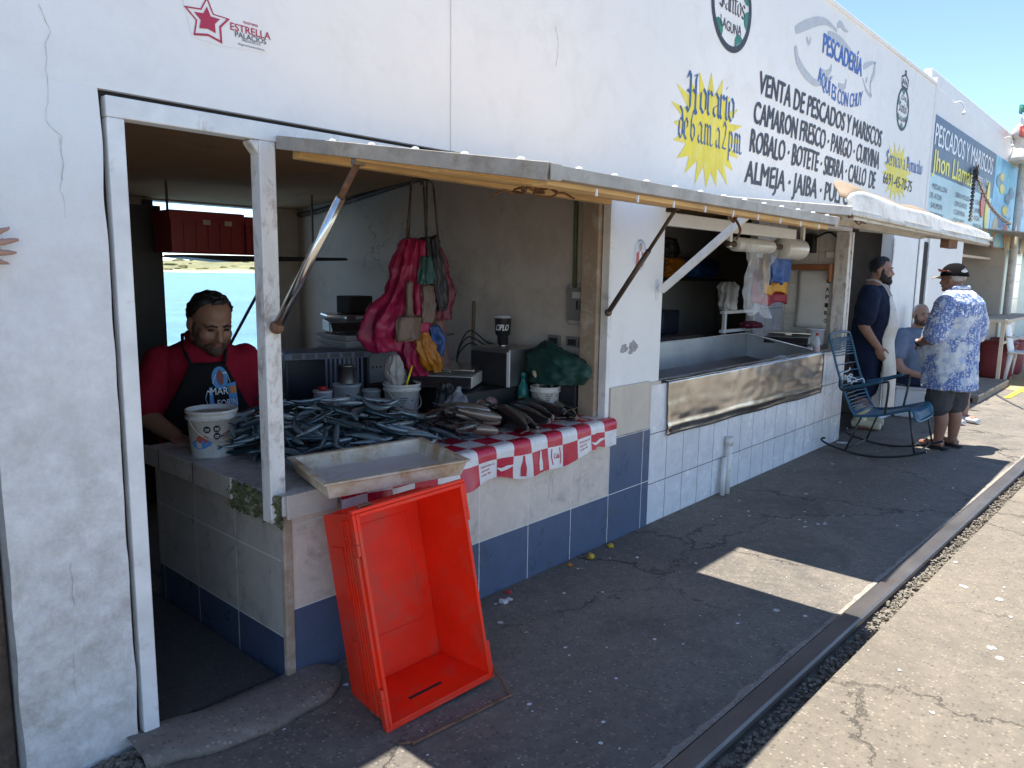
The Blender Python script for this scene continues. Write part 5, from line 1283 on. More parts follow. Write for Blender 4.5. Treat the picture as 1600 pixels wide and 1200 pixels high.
bm = B(); add_lathe(bm, [(.0515, .1705), (.053, .186), (.045, .19)], 24); obj('lid', bm, 'clear_tub', t, keep=False)
bm = B(); add_lathe(bm, [(.031, -.0), (.0335, .012)], 24); obj('base_ring', bm, 'chrome', t, keep=False)
bm = B(); text_into(bm, 'CIPLO', -.045, .10, .035, .035, lambda u, v, d=0: Vector((.0505 * math.cos(R(-140) + u / .05), .0505 * math.sin(R(-140) + u / .05), v)), .03, shear=.2); obj('lettering', bm, 'print_white', t, keep=False, recalc=False)
def scale_thing(x, y, z, rz, label, w=.34, d=.30, dark=False):
    t = thing('shop_scale', label, 'scale', (x, y, z), rz); bm = B()
    add_prism(bm, [(-d / 2, .012), (-d / 2 + .02, .075), (d / 2, .085), (d / 2, .012)], lambda u, v, q: Vector((-w / 2 + q, u, v)), w); obj('scale_body', bm, 'box_dark' if dark else 'scale_body', t, .006, keep=False)
    bm = B(); add_prism(bm, [(-d / 2 - .065, .018), (-d / 2 - .06, .03), (-d / 2 - .001, .074), (-d / 2 - .001, .018)], lambda u, v, q: Vector((-w / 2 + .005 + q, u, v)), w - .01); obj('keypad', bm, 'scale_panel', t, .004, keep=False)
    bm = B(); add_box(bm, (-w / 2 - .01, -d / 2 + .01, .105), (w / 2 + .01, d / 2 + .005, .118)); add_box(bm, (-.03, -.03, .08), (.03, .03, .1045)); obj('plate', bm, 'chrome' if not dark else 'box_dark', t, .004, keep=False)
    bm = B()
    for sx in (-1, 1):
        for sy in (-1, 1): add_lathe(bm, [(.014, 0), (.014, .0115)], 10, Matrix.Translation((sx * (w / 2 - .03), sy * (d / 2 - .03), 0)))
    obj('foot', bm, 'black', t, keep=False)
    return t
scale_thing(3.0, 3.20, .893, R(-58), 'cream shop scale with steel plate standing on the black crate', .38, .32)
sack('green_bundle', [(3.40, 2.76, 1.16, .03, .03), (3.39, 2.75, 1.13, .07, .08), (3.39, 2.70, 1.08, .10, .18), (3.38, 2.67, 1.0, .11, .22), (3.38, 2.68, .93, .11, .17)], 'green_bundle', 'dark green bundle of sacking in the corner by the post', 'bundle', pleat=.03, freq=3, seed=2, nb=.7)
tag(box_obj('plastic_crate', (3.42, 2.57, TOP + .001), (3.512, 2.86, .95), 'box_dark'), 'black box under the green bundle in the corner', 'box')
bm = B(); add_tube(bm, [(3.47, 3.46, .86), (3.485, 3.46, 1.37)], .011, 8); tag(obj('stick', bm, 'wood_stick'), 'wooden stick standing against the side wall', 'stick')
bm = B()
for s, (a, h) in enumerate(((.10, .20), (.14, .16), (.07, .12))):
    add_tube(bm, smooth_pts([(3.44, 3.52 - .02 * s, .87), (3.42, 3.55, .95 + h * .3), (3.42, 3.42 + a * .2, .98 + h), (3.40, 3.25, 1.0 + h * .6), (3.38, 3.10 - a * .3, 1.10)], 8), .005, 6)
add_tube(bm, smooth_pts([(3.46, 2.95, .98), (3.46, 2.86, 1.08), (3.48, 2.78, 1.12), (3.50, 2.72, 1.10)], 8), .006, 6)
tag(obj('cable', bm, 'black'), 'black cables looping over the steel box', 'cable')
# wall fittings
t = thing('meter_box', 'grey electrical box let into the side wall with a green conduit above', 'electrical box', (3.51, 2.61, 1.38))
M['box_grey'] = pm('grey_painted_box', (0.20, 0.185, 0.17), 0.5, var=.1); M['conduit'] = pm('green_conduit', (0.10, 0.12, 0.05), .6)
box_obj('box_body', (3.488, 2.525, 1.285), (3.5155, 2.70, 1.475), 'box_grey', t, .006)
box_obj('box_label', (3.4865, 2.60, 1.415), (3.4878, 2.66, 1.45), 'scale_body', t, 0)
bm = B(); add_box(bm, (3.486, 2.590, 1.35), (3.4878, 2.603, 1.40)); add_box(bm, (3.486, 2.617, 1.35), (3.4878, 2.63, 1.40)); obj('switch_slot', bm, 'black', t)
bm = B(); add_tube(bm, [(3.50, 2.655, 1.4755), (3.50, 2.66, 2.25)], .013, 8); obj('conduit', bm, 'conduit', t)
bm = B()
for k in range(40):
    a = 2 * PI * k / 40; 
    q = Vector((3.5145, 2.612 + .11 * max(-1, min(1, 1.3 * math.cos(a))), 1.38 + .115 * max(-1, min(1, 1.3 * math.sin(a))))); s = .008 + .010 * abs(noise.noise(q * 60))
    add_box(bm, q - Vector((.001, s, s)), q + Vector((.0008, s, s * .8)))
obj('broken_plaster', bm, 'render_grey', t, recalc=False)
for y, lb in ((2.80, 'grey socket box on the side wall with the black cable plugged in'), (2.66, 'grey socket box on the side wall nearest to the brown post')):
    tt = thing('socket_box', lb, 'socket', (3.51, y, 1.15)); box_obj('box_body', (3.495, y - .045, 1.13), (3.5155, y + .045, 1.19), 'box_grey', tt, .004); box_obj('socket_face', (3.493, y - .03, 1.14), (3.4948, y + .03, 1.175), 'scale_panel', tt, 0)
bm = B(); add_tube(bm, smooth_pts([(3.50, 5.5, 2.00), (3.49, 5.2, 2.02), (3.49, 4.7, 2.09), (3.49, 4.0, 2.18), (3.49, 3.4, 2.22)], 6), .02, 8); tag(obj('pipe', bm, 'darkmetal'), 'dark conduit pipe running under the ceiling along the side wall', 'pipe')

# rear bench and what stands on it
t = thing('rear_bench', 'dark bench behind the counter carrying crates and baskets', 'bench', (2.6, 3.85, 0))
box_obj('bench_top', (2.22, 3.60, .70), (3.505, 4.25, .74), 'box_dark', t)
for x in (2.26, 3.44):
    for y in (3.64, 4.2): box_obj('leg', (x, y, 0.012), (x + .04, y + .04, .699), 'box_dark', t)
M['crate_navy'] = pm('navy_black_plastic', (0.022, 0.028, 0.05), 0.4, var=.2); M['basket'] = pm('grey_white_basket', (0.66, 0.70, 0.74), 0.45, var=.08)
M['slat_blue'] = pm('blue_grey_plastic', (0.10, 0.13, 0.20), 0.4)
t = thing('plastic_crate', 'navy black slatted crate standing on its side behind the blue fish', 'crate', (2.5, 3.72, .745), R(-20))
def lb(name, a, b, m): bm = B(); add_box(bm, a, b); return obj(name, bm, m, t, .004, keep=False)
lb('crate_back', (-.24, .13, 0), (.24, .14, .34), 'crate_navy'); lb('rim', (-.25, -.14, .31), (.25, .1295, .35), 'slat_blue')
lb('side_panel', (-.24, -.13, .03), (-.225, .1295, .3095), 'crate_navy'); lb('side_panel', (.225, -.13, .03), (.24, .1295, .3095), 'crate_navy'); lb('crate_floor', (-.24, -.13, 0), (.24, .1295, .0295), 'crate_navy')
bm = B()
for k in range(9): add_box(bm, (-.02 + k * .026, -.135, .0305), (-.008 + k * .026, -.125, .3095))
obj('slat', bm, 'slat_blue', t, keep=False)
bm = B()
for k in range(6): add_box(bm, (-.20 + k * .07, -.145, .318), (-.15 + k * .07, -.1405, .343))
obj('rim_slot', bm, 'crate_navy', t, keep=False)
t = thing('basket_stack', 'stack of nested grey white plastic baskets on the rear bench', 'baskets', (2.83, 3.86, .86))
tag(box_obj('carton', (2.62, 3.66, .741), (3.08, 4.1, .86), 'box_dark'), 'dark box on the rear bench under the basket stack', 'box')
def basketm(z, w, d, h, name):
    bm = B(); lo = [(-w / 2 + .02, -d / 2 + .02), (w / 2 - .02, -d / 2 + .02), (w / 2 - .02, d / 2 - .02), (-w / 2 + .02, d / 2 - .02)]; hi = [(-w / 2, -d / 2), (w / 2, -d / 2), (w / 2, d / 2), (-w / 2, d / 2)]; ou = [(a * 1.06, b * 1.06) for a, b in hi]
    r = [[bm.verts.new((2.83 + a, 3.86 + b, zz)) for a, b in l] for l, zz in ((lo, z), (hi, z + h - .012), (ou, z + h - .010), (ou, z + h))]
    for a, b in zip(r[:-1], r[1:]):
        for k in range(4): bm.faces.new((a[k], a[(k + 1) % 4], b[(k + 1) % 4], b[k]))
    bm.faces.new(r[0][::-1]); bm.faces.new(r[-1]); return obj(name, bm, 'basket', t, .004)
bk = basketm(.861, .34, .30, .20, 'basket')
bm = B()
for r in range(2):
    for k in range(9): add_box(bm, (2.83 - .13 + k * .031, 3.86 - .1415 - .004 * r, .955 + .05 * r), (2.83 - .12 + k * .031, 3.86 - .139 - .004 * r, .972 + .05 * r))
obj('hole', bm, 'seal', bk)
for k in range(3): basketm(1.063 + k * .036, .34, .30, .034, 'basket')
bm = B(); add_box(bm, (2.80, 3.70, 1.05), (2.90, 3.7035, 1.14)); obj('blue_tag', bm, 'lbl_blue', t)
s2 = scale_thing(2.80, 3.86, 1.172, R(-25), 'old grey scale lying on top of the basket stack', .30, .26)
tag(box_obj('battery', (2.76, 3.80, 1.292), (2.93, 3.95, 1.40), 'black', None, .008), 'black battery box on top of the old grey scale', 'battery')
# tubs and jugs behind the heap
def tub(x, y, z, r0, r1, h, mat, label, name='tub', cat='tub', lid=None):
    t = thing(name, label, cat, (x, y, z)); bm = B(); add_lathe(bm, [(r0, 0), (r0 * 1.01, .003), (r1, h * .93), (r1 * 1.05, h * .935), (r1 * 1.05, h), (r1 * .97, h), (r0 * .95, .006)], 28); obj(name + '_body', bm, mat, t, keep=False)
    if lid: bm = B(); add_lathe(bm, [(r1 * .5, h + .0005), (r1 * .5, h + .02), (0, h + .02)], 18); obj('cap', bm, lid, t, keep=False)
    return t
tub(2.42, 3.38, TOP, .07, .075, .20, 'clear_tub', 'clear plastic tub behind the heap of blue fish')
tub(2.43, 3.39, TOP + .201, .044, .044, .10, 'steel_in', 'small steel cup upside down on the clear tub', 'cup', 'cup')
tub(2.55, 3.33, TOP, .045, .052, .16, 'clear_tub', 'clear plastic pitcher next to the lidded bucket', 'pitcher', 'pitcher')
tub(2.30, 3.43, TOP, .055, .05, .17, 'milky', 'milky plastic jug with a red cap behind the blue fish', 'jug', 'jug', 'cap_red')
tub(1.72, 3.40, TOP, .13, .15, .05, 'milky', 'flat translucent dish under the small fish next to the bucket', 'dish', 'dish')

# red crates on a hanging shelf in front of the water hatch
t = thing('hanging_shelf', 'dark board hung from the ceiling carrying red crates before the water window', 'shelf', (2.7, 4.85, 1.62))
bm = B(); add_prism(bm, [(2.16, 1.625), (2.18, 1.640), (3.38, 1.648), (3.40, 1.635), (3.38, 1.628), (2.5, 1.60)], lambda u, v, d: Vector((u, 4.70 + d, v)), .32); obj('shelf_board', bm, 'black', t)
for x in (2.14, 3.2): box_obj('hanger', (x, 4.86, 1.649), (x + .012, 4.872, 2.10), 'darkmetal', t, 0)
box_obj('side_post', (1.94, 5.0, 0.012), (2.16, 5.08, 1.95), 'black', t, 0)
M['crate_dark_red'] = pm('dark_red_plastic', (0.28, 0.018, 0.02), .4, var=.12)
def rcrate(x0, x1, h, label):
    t = thing('red_crate', label, 'crate', ((x0 + x1) / 2, 4.86, 1.65)); box_obj('crate_body', (x0, 4.73, 1.652), (x1, 4.99, 1.652 + h), 'crate_dark_red', t, .006)
    bm = B(); add_box(bm, (x0 - .008, 4.722, 1.652 + h * .78), (x1 + .004, 4.7295, 1.652 + h * .99)); 
    n = 6
    for k in range(n + 1): xx = x0 + (x1 - x0 - .01) * k / n; add_box(bm, (xx, 4.7235, 1.655), (xx + .008, 4.7295, 1.652 + h * .775))
    obj('rib', bm, 'crate_dark_red', t)
    for k in (.42, .72): xx = x0 + (x1 - x0) * k; box_obj('paper_label', (xx, 4.720, 1.652 + h * .68), (xx + .05, 4.7215, 1.652 + h * .8), 'inner', t, 0)
rcrate(2.10, 2.585, .262, 'dark red plastic crate at the left end of the hanging shelf')
rcrate(2.60, 2.83, .248, 'dark red plastic crate in the middle of the hanging shelf, partly behind the post')
bm = B(); add_tube(bm, [(2.83, 5.50, .93), (3.14, 5.50, 1.42)], .012, 6); tag(obj('prop_rod', bm, 'black'), 'thin dark rod slanting across the water window', 'rod')

# hanging cluster of bags
t = thing('hook_rack', 'bent iron hooks hanging from the ceiling and holding the plastic bags', 'hook', (2.9, 3.3, 2.1)); bm = B()
hk = Vector((2.90, 3.30, 2.20))
add_tube(bm, [hk, hk + Vector((0, 0, -.16))], .012, 6)
for dx, dy in ((-.10, 0), (-.05, .05), (.0, -.04), (.05, .03), (.11, 0)):
    add_tube(bm, smooth_pts([hk + Vector((0, 0, -.12)), hk + Vector((dx * .7, dy, -.14)), hk + Vector((dx * .8, dy, -.17))], 4), .006, 6)
    add_tube(bm, [hk + Vector((dx * .8, dy, -.17)), hk + Vector((dx * 1.15, dy, -.47))], .006, 6)
add_tube(bm, [hk + Vector((-.12, 0, -.46)), hk + Vector((.14, 0, -.47))], .006, 6)
obj('iron_hook', bm, 'darkmetal', t)
def bagmat(k, c): M[k] = pm(k, c, .48, var=.2, scale=9, bmp=.35, bscale=22)
for k, c in (('bag_pink', (.33, .012, .065)), ('bag_maroon', (.15, .015, .035)), ('bag_dark', (.02, .017, .022)), ('bag_teal', (.03, .085, .08)), ('bag_tan', (.15, .095, .07)), ('bag_orange', (.42, .15, .008)), ('bag_blue', (.014, .055, .19)), ('bag_white', (.36, .34, .32)), ('bag_brown', (.16, .085, .07))): bagmat(k, c)
def hb(rows, mat, label, seed, **kw): sack('hanging_bag', rows, mat, label, 'bag', 'bags hanging from the iron hooks', seed=seed, **kw)
hb([(2.80, 3.30, 1.74, .03, .03), (2.77, 3.30, 1.60, .07, .06), (2.73, 3.30, 1.45, .08, .07), (2.66, 3.30, 1.34, .12, .10), (2.61, 3.30, 1.22, .135, .11), (2.63, 3.3, 1.11, .08, .07)], 'bag_pink', 'puffed bright pink bag at the left of the hanging cluster', 1)
hb([(2.84, 3.26, 1.73, .03, .03), (2.82, 3.26, 1.5, .08, .06), (2.80, 3.25, 1.3, .09, .07), (2.79, 3.25, 1.1, .09, .07), (2.83, 3.25, .96, .07, .06)], 'bag_pink', 'long crimson pink bag hanging lowest in the cluster', 4)
hb([(2.95, 3.31, 1.75, .05, .04), (2.98, 3.31, 1.6, .10, .07), (3.01, 3.31, 1.42, .12, .09), (3.01, 3.31, 1.27, .09, .08)], 'bag_maroon', 'maroon bag at the right of the hanging cluster', 2)
hb([(2.91, 3.24, 1.75, .03, .03), (2.93, 3.23, 1.6, .055, .05), (2.94, 3.22, 1.45, .065, .05), (2.965, 3.22, 1.33, .04, .04)], 'bag_dark', 'blackish bag hanging in front of the maroon one', 6)
hb([(2.84, 3.20, 1.64, .03, .02), (2.83, 3.19, 1.55, .05, .03), (2.82, 3.18, 1.485, .05, .03)], 'bag_teal', 'small greyish teal bag in the middle of the cluster', 9)
hb([(2.84, 3.19, 1.48, .05, .02), (2.84, 3.18, 1.36, .055, .03), (2.83, 3.18, 1.27, .05, .03)], 'bag_tan', 'tan paper bag below the greyish teal one', 3, pleat=.03)
hb([(2.70, 3.18, 1.50, .02, .015), (2.69, 3.17, 1.32, .03, .02), (2.68, 3.16, 1.305, .08, .03), (2.68, 3.16, 1.18, .085, .035)], 'bag_tan', 'tan paper bag with handles before the puffed pink bag', 7, pleat=.02, nb=.4)
hb([(2.79, 3.18, 1.22, .05, .03), (2.80, 3.17, 1.14, .06, .04), (2.84, 3.16, 1.05, .06, .05), (2.87, 3.16, .99, .05, .04)], 'bag_orange', 'orange yellow bag low in the hanging cluster', 11)
hb([(2.875, 3.20, 1.25, .05, .03), (2.89, 3.19, 1.16, .065, .04), (2.90, 3.19, 1.08, .055, .04), (2.90, 3.19, 1.03, .03, .03)], 'bag_blue', 'blue bag beside the orange yellow one', 12)
hb([(2.98, 3.27, 1.28, .06, .04), (3.0, 3.26, 1.12, .055, .04), (3.02, 3.26, 1.0, .06, .04)], 'bag_brown', 'brown bag hanging below the maroon one', 14, pleat=.05)
hb([(2.61, 3.20, 1.10, .03, .02), (2.60, 3.19, 1.03, .055, .04), (2.61, 3.19, .97, .05, .04), (2.62, 3.19, .91, .015, .015)], 'bag_white', 'pale white bag under the puffed pink one', 15, pleat=.05)
bm = B(); add_tube(bm, [(3.05, 3.28, 1.30), (3.06, 3.28, 1.18)], .005, 6); add_tube(bm, [(3.0, 3.28, 1.175), (3.13, 3.28, 1.185)], .006, 6); add_tube(bm, [(3.02, 3.28, 1.17), (3.03, 3.28, 1.02)], .005, 6)
tag(obj('iron_hook', bm, 'darkmetal'), 'small crossed iron hook beside the maroon bag', 'hook')
# ------------------------------------------------------------------ stall 2
t = thing('steel_trough', 'scuffed stainless steel fish trough set in the white tiled counter', 'trough', (5.4, 2.6, .7))
bm = B()
NXs = 60
def sheetf(u, v):
    x = 4.115 + 2.70 * u; zt = .897; zb = .545 - .018 * u + .004 * math.sin(u * 21)
    y = 2.362 + .004 * noise.noise(Vector((x * 3, v * 3, 0))) + .003 * noise.noise(Vector((x * 9, v * 7, 4)))
    if .12 < v < .2: y -= .005
    if v < .08: y += .004
    return Vector((x + .012 * (1 - v) * (u < .02), y, zb + (zt - zb) * v))
add_grid(bm, 70, 26, sheetf)
obj('front_sheet', bm, 'steel', t, recalc=False, solid=.004)
bm = B(); add_grid(bm, 60, 2, lambda u, v: Vector((4.11 + 2.71 * u, 2.360 + .05 * v, .9 + .002 * math.sin(u * 40)))); obj('front_rim', bm, 'steel', t, solid=.006)
bm = B()
P = lambda x, y, z: bm.verts.new((x, y, z))
fl_ = [(4.062, 2.41, .898), (6.82, 2.41, .898), (6.86, 3.12, 1.02), (4.062, 3.12, 1.02)]
lo_ = [(4.062, 2.44, .70), (6.80, 2.44, .70), (6.84, 3.10, .80), (4.062, 3.10, .80)]
a_ = [P(*p) for p in fl_]; b_ = [P(*p) for p in lo_]
bm.faces.new(b_)
for k in range(4): bm.faces.new((a_[k], a_[(k + 1) % 4], b_[(k + 1) % 4], b_[k]))
obj('basin', bm, 'steel_in', t, recalc=False, solid=.004)
bm = B(); add_tube(bm, [(4.07, 3.12, 1.022), (6.86, 3.12, 1.022), (6.82, 2.42, .90)], .006, 6); obj('basin_rim', bm, 'chrome', t)
for x, z in ((4.16, .575), (6.76, .565)): tag(tag(obj('bolt', (lambda b: (add_lathe(b, [(.008, 0), (.008, .006), (0, .007)], 8, Matrix.Translation((x, 2.356, z)) @ Matrix.Rotation(R(90), 4, 'X')), b)[1])(B()), 'rust', t)))
tag(box_obj('side_ledge', (6.87, 2.53, .886), (7.36, 3.35, .925), 'steel_in'), 'grey steel ledge beside the trough carrying the scale', 'ledge')
s3 = scale_thing(7.08, 2.80, .926, R(-75), 'flat black topped shop scale on the ledge by the trough', .40, .32)
tub(7.22, 2.60, .926, .075, .08, .15, 'milky', 'translucent white tub on the ledge behind the rocking chair')
t = thing('soda_bottle', 'small clear soda bottle with red cap and red label on the trough rim', 'bottle', (6.72, 2.40, .903)); bm = B()
add_lathe(bm, [(.026, 0), (.03, .01), (.027, .06), (.03, .09), (.012, .13), (.011, .145)], 18); obj('bottle_body', bm, 'clear_tub', t, keep=False)
bm = B(); add_lathe(bm, [(.028, .012), (.0275, .045), (0, .046)], 18); obj('label_print', bm, 'cap_red', t, keep=False)
bm = B(); add_lathe(bm, [(.014, .1455), (.014, .165), (0, .166)], 12); obj('cap', bm, 'cap_red', t, keep=False)
sack('plastic_bag', [(6.2, 2.50, .90, .05, .02), (6.15, 2.50, .88, .12, .03), (6.1, 2.49, .85, .10, .03)], 'clear_bag', 'scrap of clear film lying in the trough', 'bag', pleat=.1, seed=2)
# rod with two rolls of plastic bags under the awning
t = thing('roll_holder', 'steel rod hung under the lintel carrying two rolls of plastic film', 'holder', (5.8, 2.5, 1.8))
bm = B(); add_tube(bm, [(5.08, 2.5, 1.785), (6.52, 2.5, 1.80)], .022, 10); obj('rod', bm, 'darkmetal', t)
for x in (5.12, 6.48): box_obj('bracket', (x - .02, 2.485, 1.76), (x + .02, 2.515, 2.05), 'frame', t)
M['film_roll'] = pm('film_roll', (0.62, 0.61, 0.57), .3, var=.05)
for x0, x1, r, lbx in ((5.20, 5.83, .052, 'slim roll of clear plastic film with its end hanging down'), (6.03, 6.44, .085, 'thick roll of plastic film at the right end of the rod')):
    bm = B(); add_lathe(bm, [(.024, 0), (r * .97, .0), (r, .01), (r, x1 - x0 - .01), (r * .97, x1 - x0), (.024, x1 - x0)], 28, Matrix.Translation((x0, 2.5, 1.787)) @ Matrix.Rotation(R(90), 4, 'Y')); o = tag(obj('film_roll', bm, 'film_roll'), lbx, 'roll')
    if r < .06:
        bm = B(); add_grid(bm, 26, 50, lambda u, v: Vector((5.28 + .52 * u * (1 - .25 * v) - .05 * math.sin(v * 3) + .10 * v * v, 2.448 - .02 * math.sin(u * 7 + v * 6) - .03 * noise.noise(Vector((u * 5, v * 5, 0))) - .02 * v, 1.79 - .53 * v + .03 * math.sin(u * 5) * v)))
        obj('film_end', bm, 'clear_bag', o)
# folded bags hung behind the rolls
def flatbag(x0, x1, z0, z1, y, mat, label, s):
    bm = B(); add_grid(bm, 20, 24, lambda u, v: Vector((x0 + (x1 - x0) * u + .02 * math.sin(v * 5 + s), y + .018 * math.sin(u * 11 + s) * (.3 + v) + .012 * noise.noise(Vector((u * 6, v * 6, s))), z1 + (z0 - z1) * v + .015 * math.sin(u * 9 + s) * v)))
    tag(obj('hanging_bag', bm, mat, solid=.02), label, 'bag', 'flat bags hanging behind the film rolls')
bagmat('bag_red2', (.30, .012, .035)); bagmat('bag_blue2', (.012, .075, .30)); bagmat('bag_yellow2', (.62, .30, .015))
flatbag(6.33, 7.02, 1.31, 1.72, 2.83, 'bag_red2', 'dark red bags hanging behind the yellow and blue ones', 1); flatbag(6.36, 6.92, 1.41, 1.76, 2.77, 'bag_yellow2', 'yellow bags hanging between the red and the blue ones', 3); flatbag(6.33, 6.76, 1.50, 1.77, 2.71, 'bag_blue2', 'blue bags hanging in front of the yellow ones', 5)
# paper roll on a wooden bracket, wall box
M['varnish'] = pm('varnished_wood', (0.33, 0.13, 0.06), .4, var=.2, scale=14, stretch=(1, .3, 1)); M['paper'] = pm('white_paper', (0.72, 0.70, 0.66), .7, var=.04)
t = thing('paper_holder', 'varnished wooden bracket holding a hanging sheet of white paper', 'holder', (7.40, 2.7, 1.6))
box_obj('bar', (7.33, 2.56, 1.625), (7.385, 2.95, 1.68), 'varnish', t, .008); box_obj('bracket', (7.31, 2.535, 1.52), (7.39, 2.5595, 1.685), 'varnish', t, .006)
bm = B(); add_grid(bm, 8, 10, lambda u, v: Vector((7.40 + .012 * math.sin(v * 4), 2.57 + .30 * u, 1.62 - .55 * v))); obj('paper_sheet', bm, 'paper', t, solid=.002)
bm = B()
for k, s in enumerate('NAPIRO'): text_into(bm, s, 0, 1.50 - .075 * k, .026, .04, lambda u, v, d=0: Vector((7.392, 2.59 - u, v)), .04)
obj('lettering', bm, 'black', t, recalc=False)
t = thing('switch_box', 'black electric box on the wall above the wooden bracket', 'electrical box', (7.4, 2.77, 1.9)); box_obj('box_body', (7.33, 2.72, 1.79), (7.4295, 2.86, 1.97), 'black', t, .006)
bm = B(); add_tube(bm, smooth_pts([(7.36, 2.72, 1.93), (7.37, 2.6, 1.98), (7.38, 2.5, 1.93), (7.39, 2.44, 1.97)], 6), .01, 6); obj('cable', bm, 'black', t)
tag(box_obj('wall_plate', (7.40, 2.50, 1.745), (7.4295, 2.62, 1.80), 'frame'), 'small white plate on the tiled wall by the doorway', 'plate')
# dim interior: shelf with blue and orange sacks, rack, table
t = thing('wall_shelf', 'dim shelf at the back of the second stall', 'shelf', (7.2, 4.3, 1.5)); box_obj('shelf_board', (4.2, 4.2, 1.50), (8.6, 4.545, 1.53), 'scale_panel', t)
for i, (x, z, c, s) in enumerate(((6.6, 1.54, 'bag_brown', .26), (7.05, 1.54, 'bag_tan', .26), (7.5, 1.54, 'bag_orange', .26), (7.95, 1.54, 'bag_blue2', .24), (8.3, 1.54, 'bag_blue2', .24), (6.9, 1.75, 'bag_dark', .22), (7.35, 1.75, 'bag_dark', .22))):
    sack('folded_sack', [(x, 4.38, z + .22, s * .6, .08), (x, 4.38, z + .18, s, .14), (x, 4.38, z + .06, s, .15), (x, 4.38, z, s * .9, .14)], c, 'folded sacks heaped on the dim shelf of the second stall', 'sack', 'sacks on the dim shelf', seed=i, pleat=.04, freq=3)
t = thing('white_rack', 'white tubular rack standing behind the trough', 'rack', (7.0, 3.25, .9))
for x in (6.66, 7.28): box_obj('post', (x, 3.25, 0), (x + .035, 3.285, 1.25), 'frame', t)
for z in (1.02, 1.20): box_obj('rail', (6.62, 3.245, z), (7.36, 3.29, z + .03), 'frame', t)
sack('rack_bundle', [(6.9, 3.35, 1.50, .05, .05), (6.9, 3.35, 1.44, .10, .08), (6.9, 3.35, 1.30, .10, .08), (6.9, 3.35, 1.232, .08, .07)], 'milky', 'pale bundle on top of the white rack', 'bundle', seed=4)
sack('rack_bundle', [(7.12, 3.2, 1.12, .05, .04), (7.12, 3.2, 1.09, .14, .08), (7.12, 3.2, 1.052, .12, .08)], 'bag_maroon', 'dark red bundle on the lower rail of the white rack', 'bundle', seed=6)
t = thing('work_table', 'long dark work table at the back of the second stall', 'table', (5.8, 4.0, 0)); box_obj('table_top', (4.1, 3.75, .90), (7.2, 4.4, .95), 'steel_in', t)
for x in (4.15, 7.1):
    for y in (3.8, 4.34): box_obj('leg', (x, y, 0), (x + .05, y + .05, .899), 'box_dark', t)
tag(box_obj('cool_box', (6.7, 3.95, .951), (7.05, 4.25, 1.20), 'crate_navy', None, .02), 'navy cool box on the dark work table', 'box')
# pvc stub pipes by the wall
for x, z1, r, lbx in ((4.985, .40, .024, 'taller white drain pipe stub against the tiles'), (4.92, .27, .018, 'shorter grimy drain pipe stub against the tiles')):
    bm = B(); add_tube(bm, [(x - .035, 2.335, 0.0), (x, 2.348, z1)], r, 12); 
    if r > .02: add_tube(bm, [(x - .004, 2.347, z1 - .05), (x, 2.348, z1 + .012)], r * 1.22, 12)
    tag(obj('drain_pipe', bm, 'bucket_white'), lbx, 'pipe')

# ------------------------------------------------------------------ rocking chair
M['chair_blue'] = pm('blue_plastic_cord', (0.018, 0.10, 0.17), .4, var=.2, scale=10); M['chair_frame'] = pm('black_chair_rod', (0.015, 0.018, 0.022), .4)
ch = thing('rocking_chair', 'blue corded iron rocking chair facing the street in front of the doorway', 'chair', (7.17, 1.95, 0))
XA, XB = 6.90, 7.45; XM = (XA + XB) / 2
bm = B()
side = [(2.35, 1.00), (2.315, .90), (2.265, .74), (2.18, .52), (2.10, .365), (2.05, .35), (1.90, .375), (1.72, .435), (1.65, .455), (1.615, .435), (1.60, .375)]
fr = [smooth_pts([(x, y, z) for y, z in side], 6) for x in (XA, XB)]
for f in fr: add_tube(bm, f, .011, 8)
top_arc = smooth_pts([(XA, 2.35, 1.00), (XA + .03, 2.362, 1.045), (XM, 2.365, 1.06), (XB - .03, 2.362, 1.045), (XB, 2.35, 1.00)], 6); add_tube(bm, top_arc, .011, 8)
fr_arc = smooth_pts([(XA, 1.60, .375), (XA + .1, 1.585, .355), (XB - .1, 1.585, .355), (XB, 1.60, .375)], 5); add_tube(bm, fr_arc, .011, 8)
add_tube(bm, [(XA, 2.10, .365), (XB, 2.10, .365)], .010, 8)
obj('seat_frame', bm, 'chair_blue', ch)
for x in (XA - .02, XB + .02):
    xi = XA if x < XM else XB
    bm = B(); pts = [(x, 2.32, .115), (x, 2.352, .10), (x, 2.33, .075), (x, 2.22, .04), (x, 2.05, .013), (x, 1.86, .016), (x, 1.65, .06), (x, 1.49, .125)]
    add_tube(bm, smooth_pts(pts, 6), .0095, 8); obj('rocker', bm, 'chair_frame', ch)
    for a, b in (((x, 2.14, .028), (xi, 2.03, .35)), ((x, 1.58, .085), (xi, 1.655, .45))):
        bm = B(); add_tube(bm, [a, b], .0085, 8); obj('leg', bm, 'chair_frame', ch)
bm = B(); add_tube(bm, [(XA - .02, 2.14, .036), (XB + .02, 2.14, .036)], .008, 8); add_tube(bm, [(XA - .02, 1.58, .093), (XB + .02, 1.58, .093)], .008, 8); obj('cross_bar', bm, 'chair_frame', ch)
for x, s in ((XA, -1), (XB, 1)):
    bm = B(); add_tube(bm, smooth_pts([(x, 2.24, .66), (x + s * .04, 2.20, .57), (x + s * .05, 2.02, .62), (x + s * .05, 1.86, .675), (x + s * .05, 1.82, .655), (x + s * .01, 1.84, .40)], 8), .010, 8); obj('arm_frame', bm, 'chair_frame', ch)
    bm = B(); add_tube(bm, smooth_pts([(x + s * .04, 2.19, .585), (x + s * .05, 2.02, .635), (x + s * .05, 1.87, .685)], 4), .024, 10, flat=.6); obj('armrest', bm, 'chair_blue', ch)
bm = B(); rg = random.Random(2)
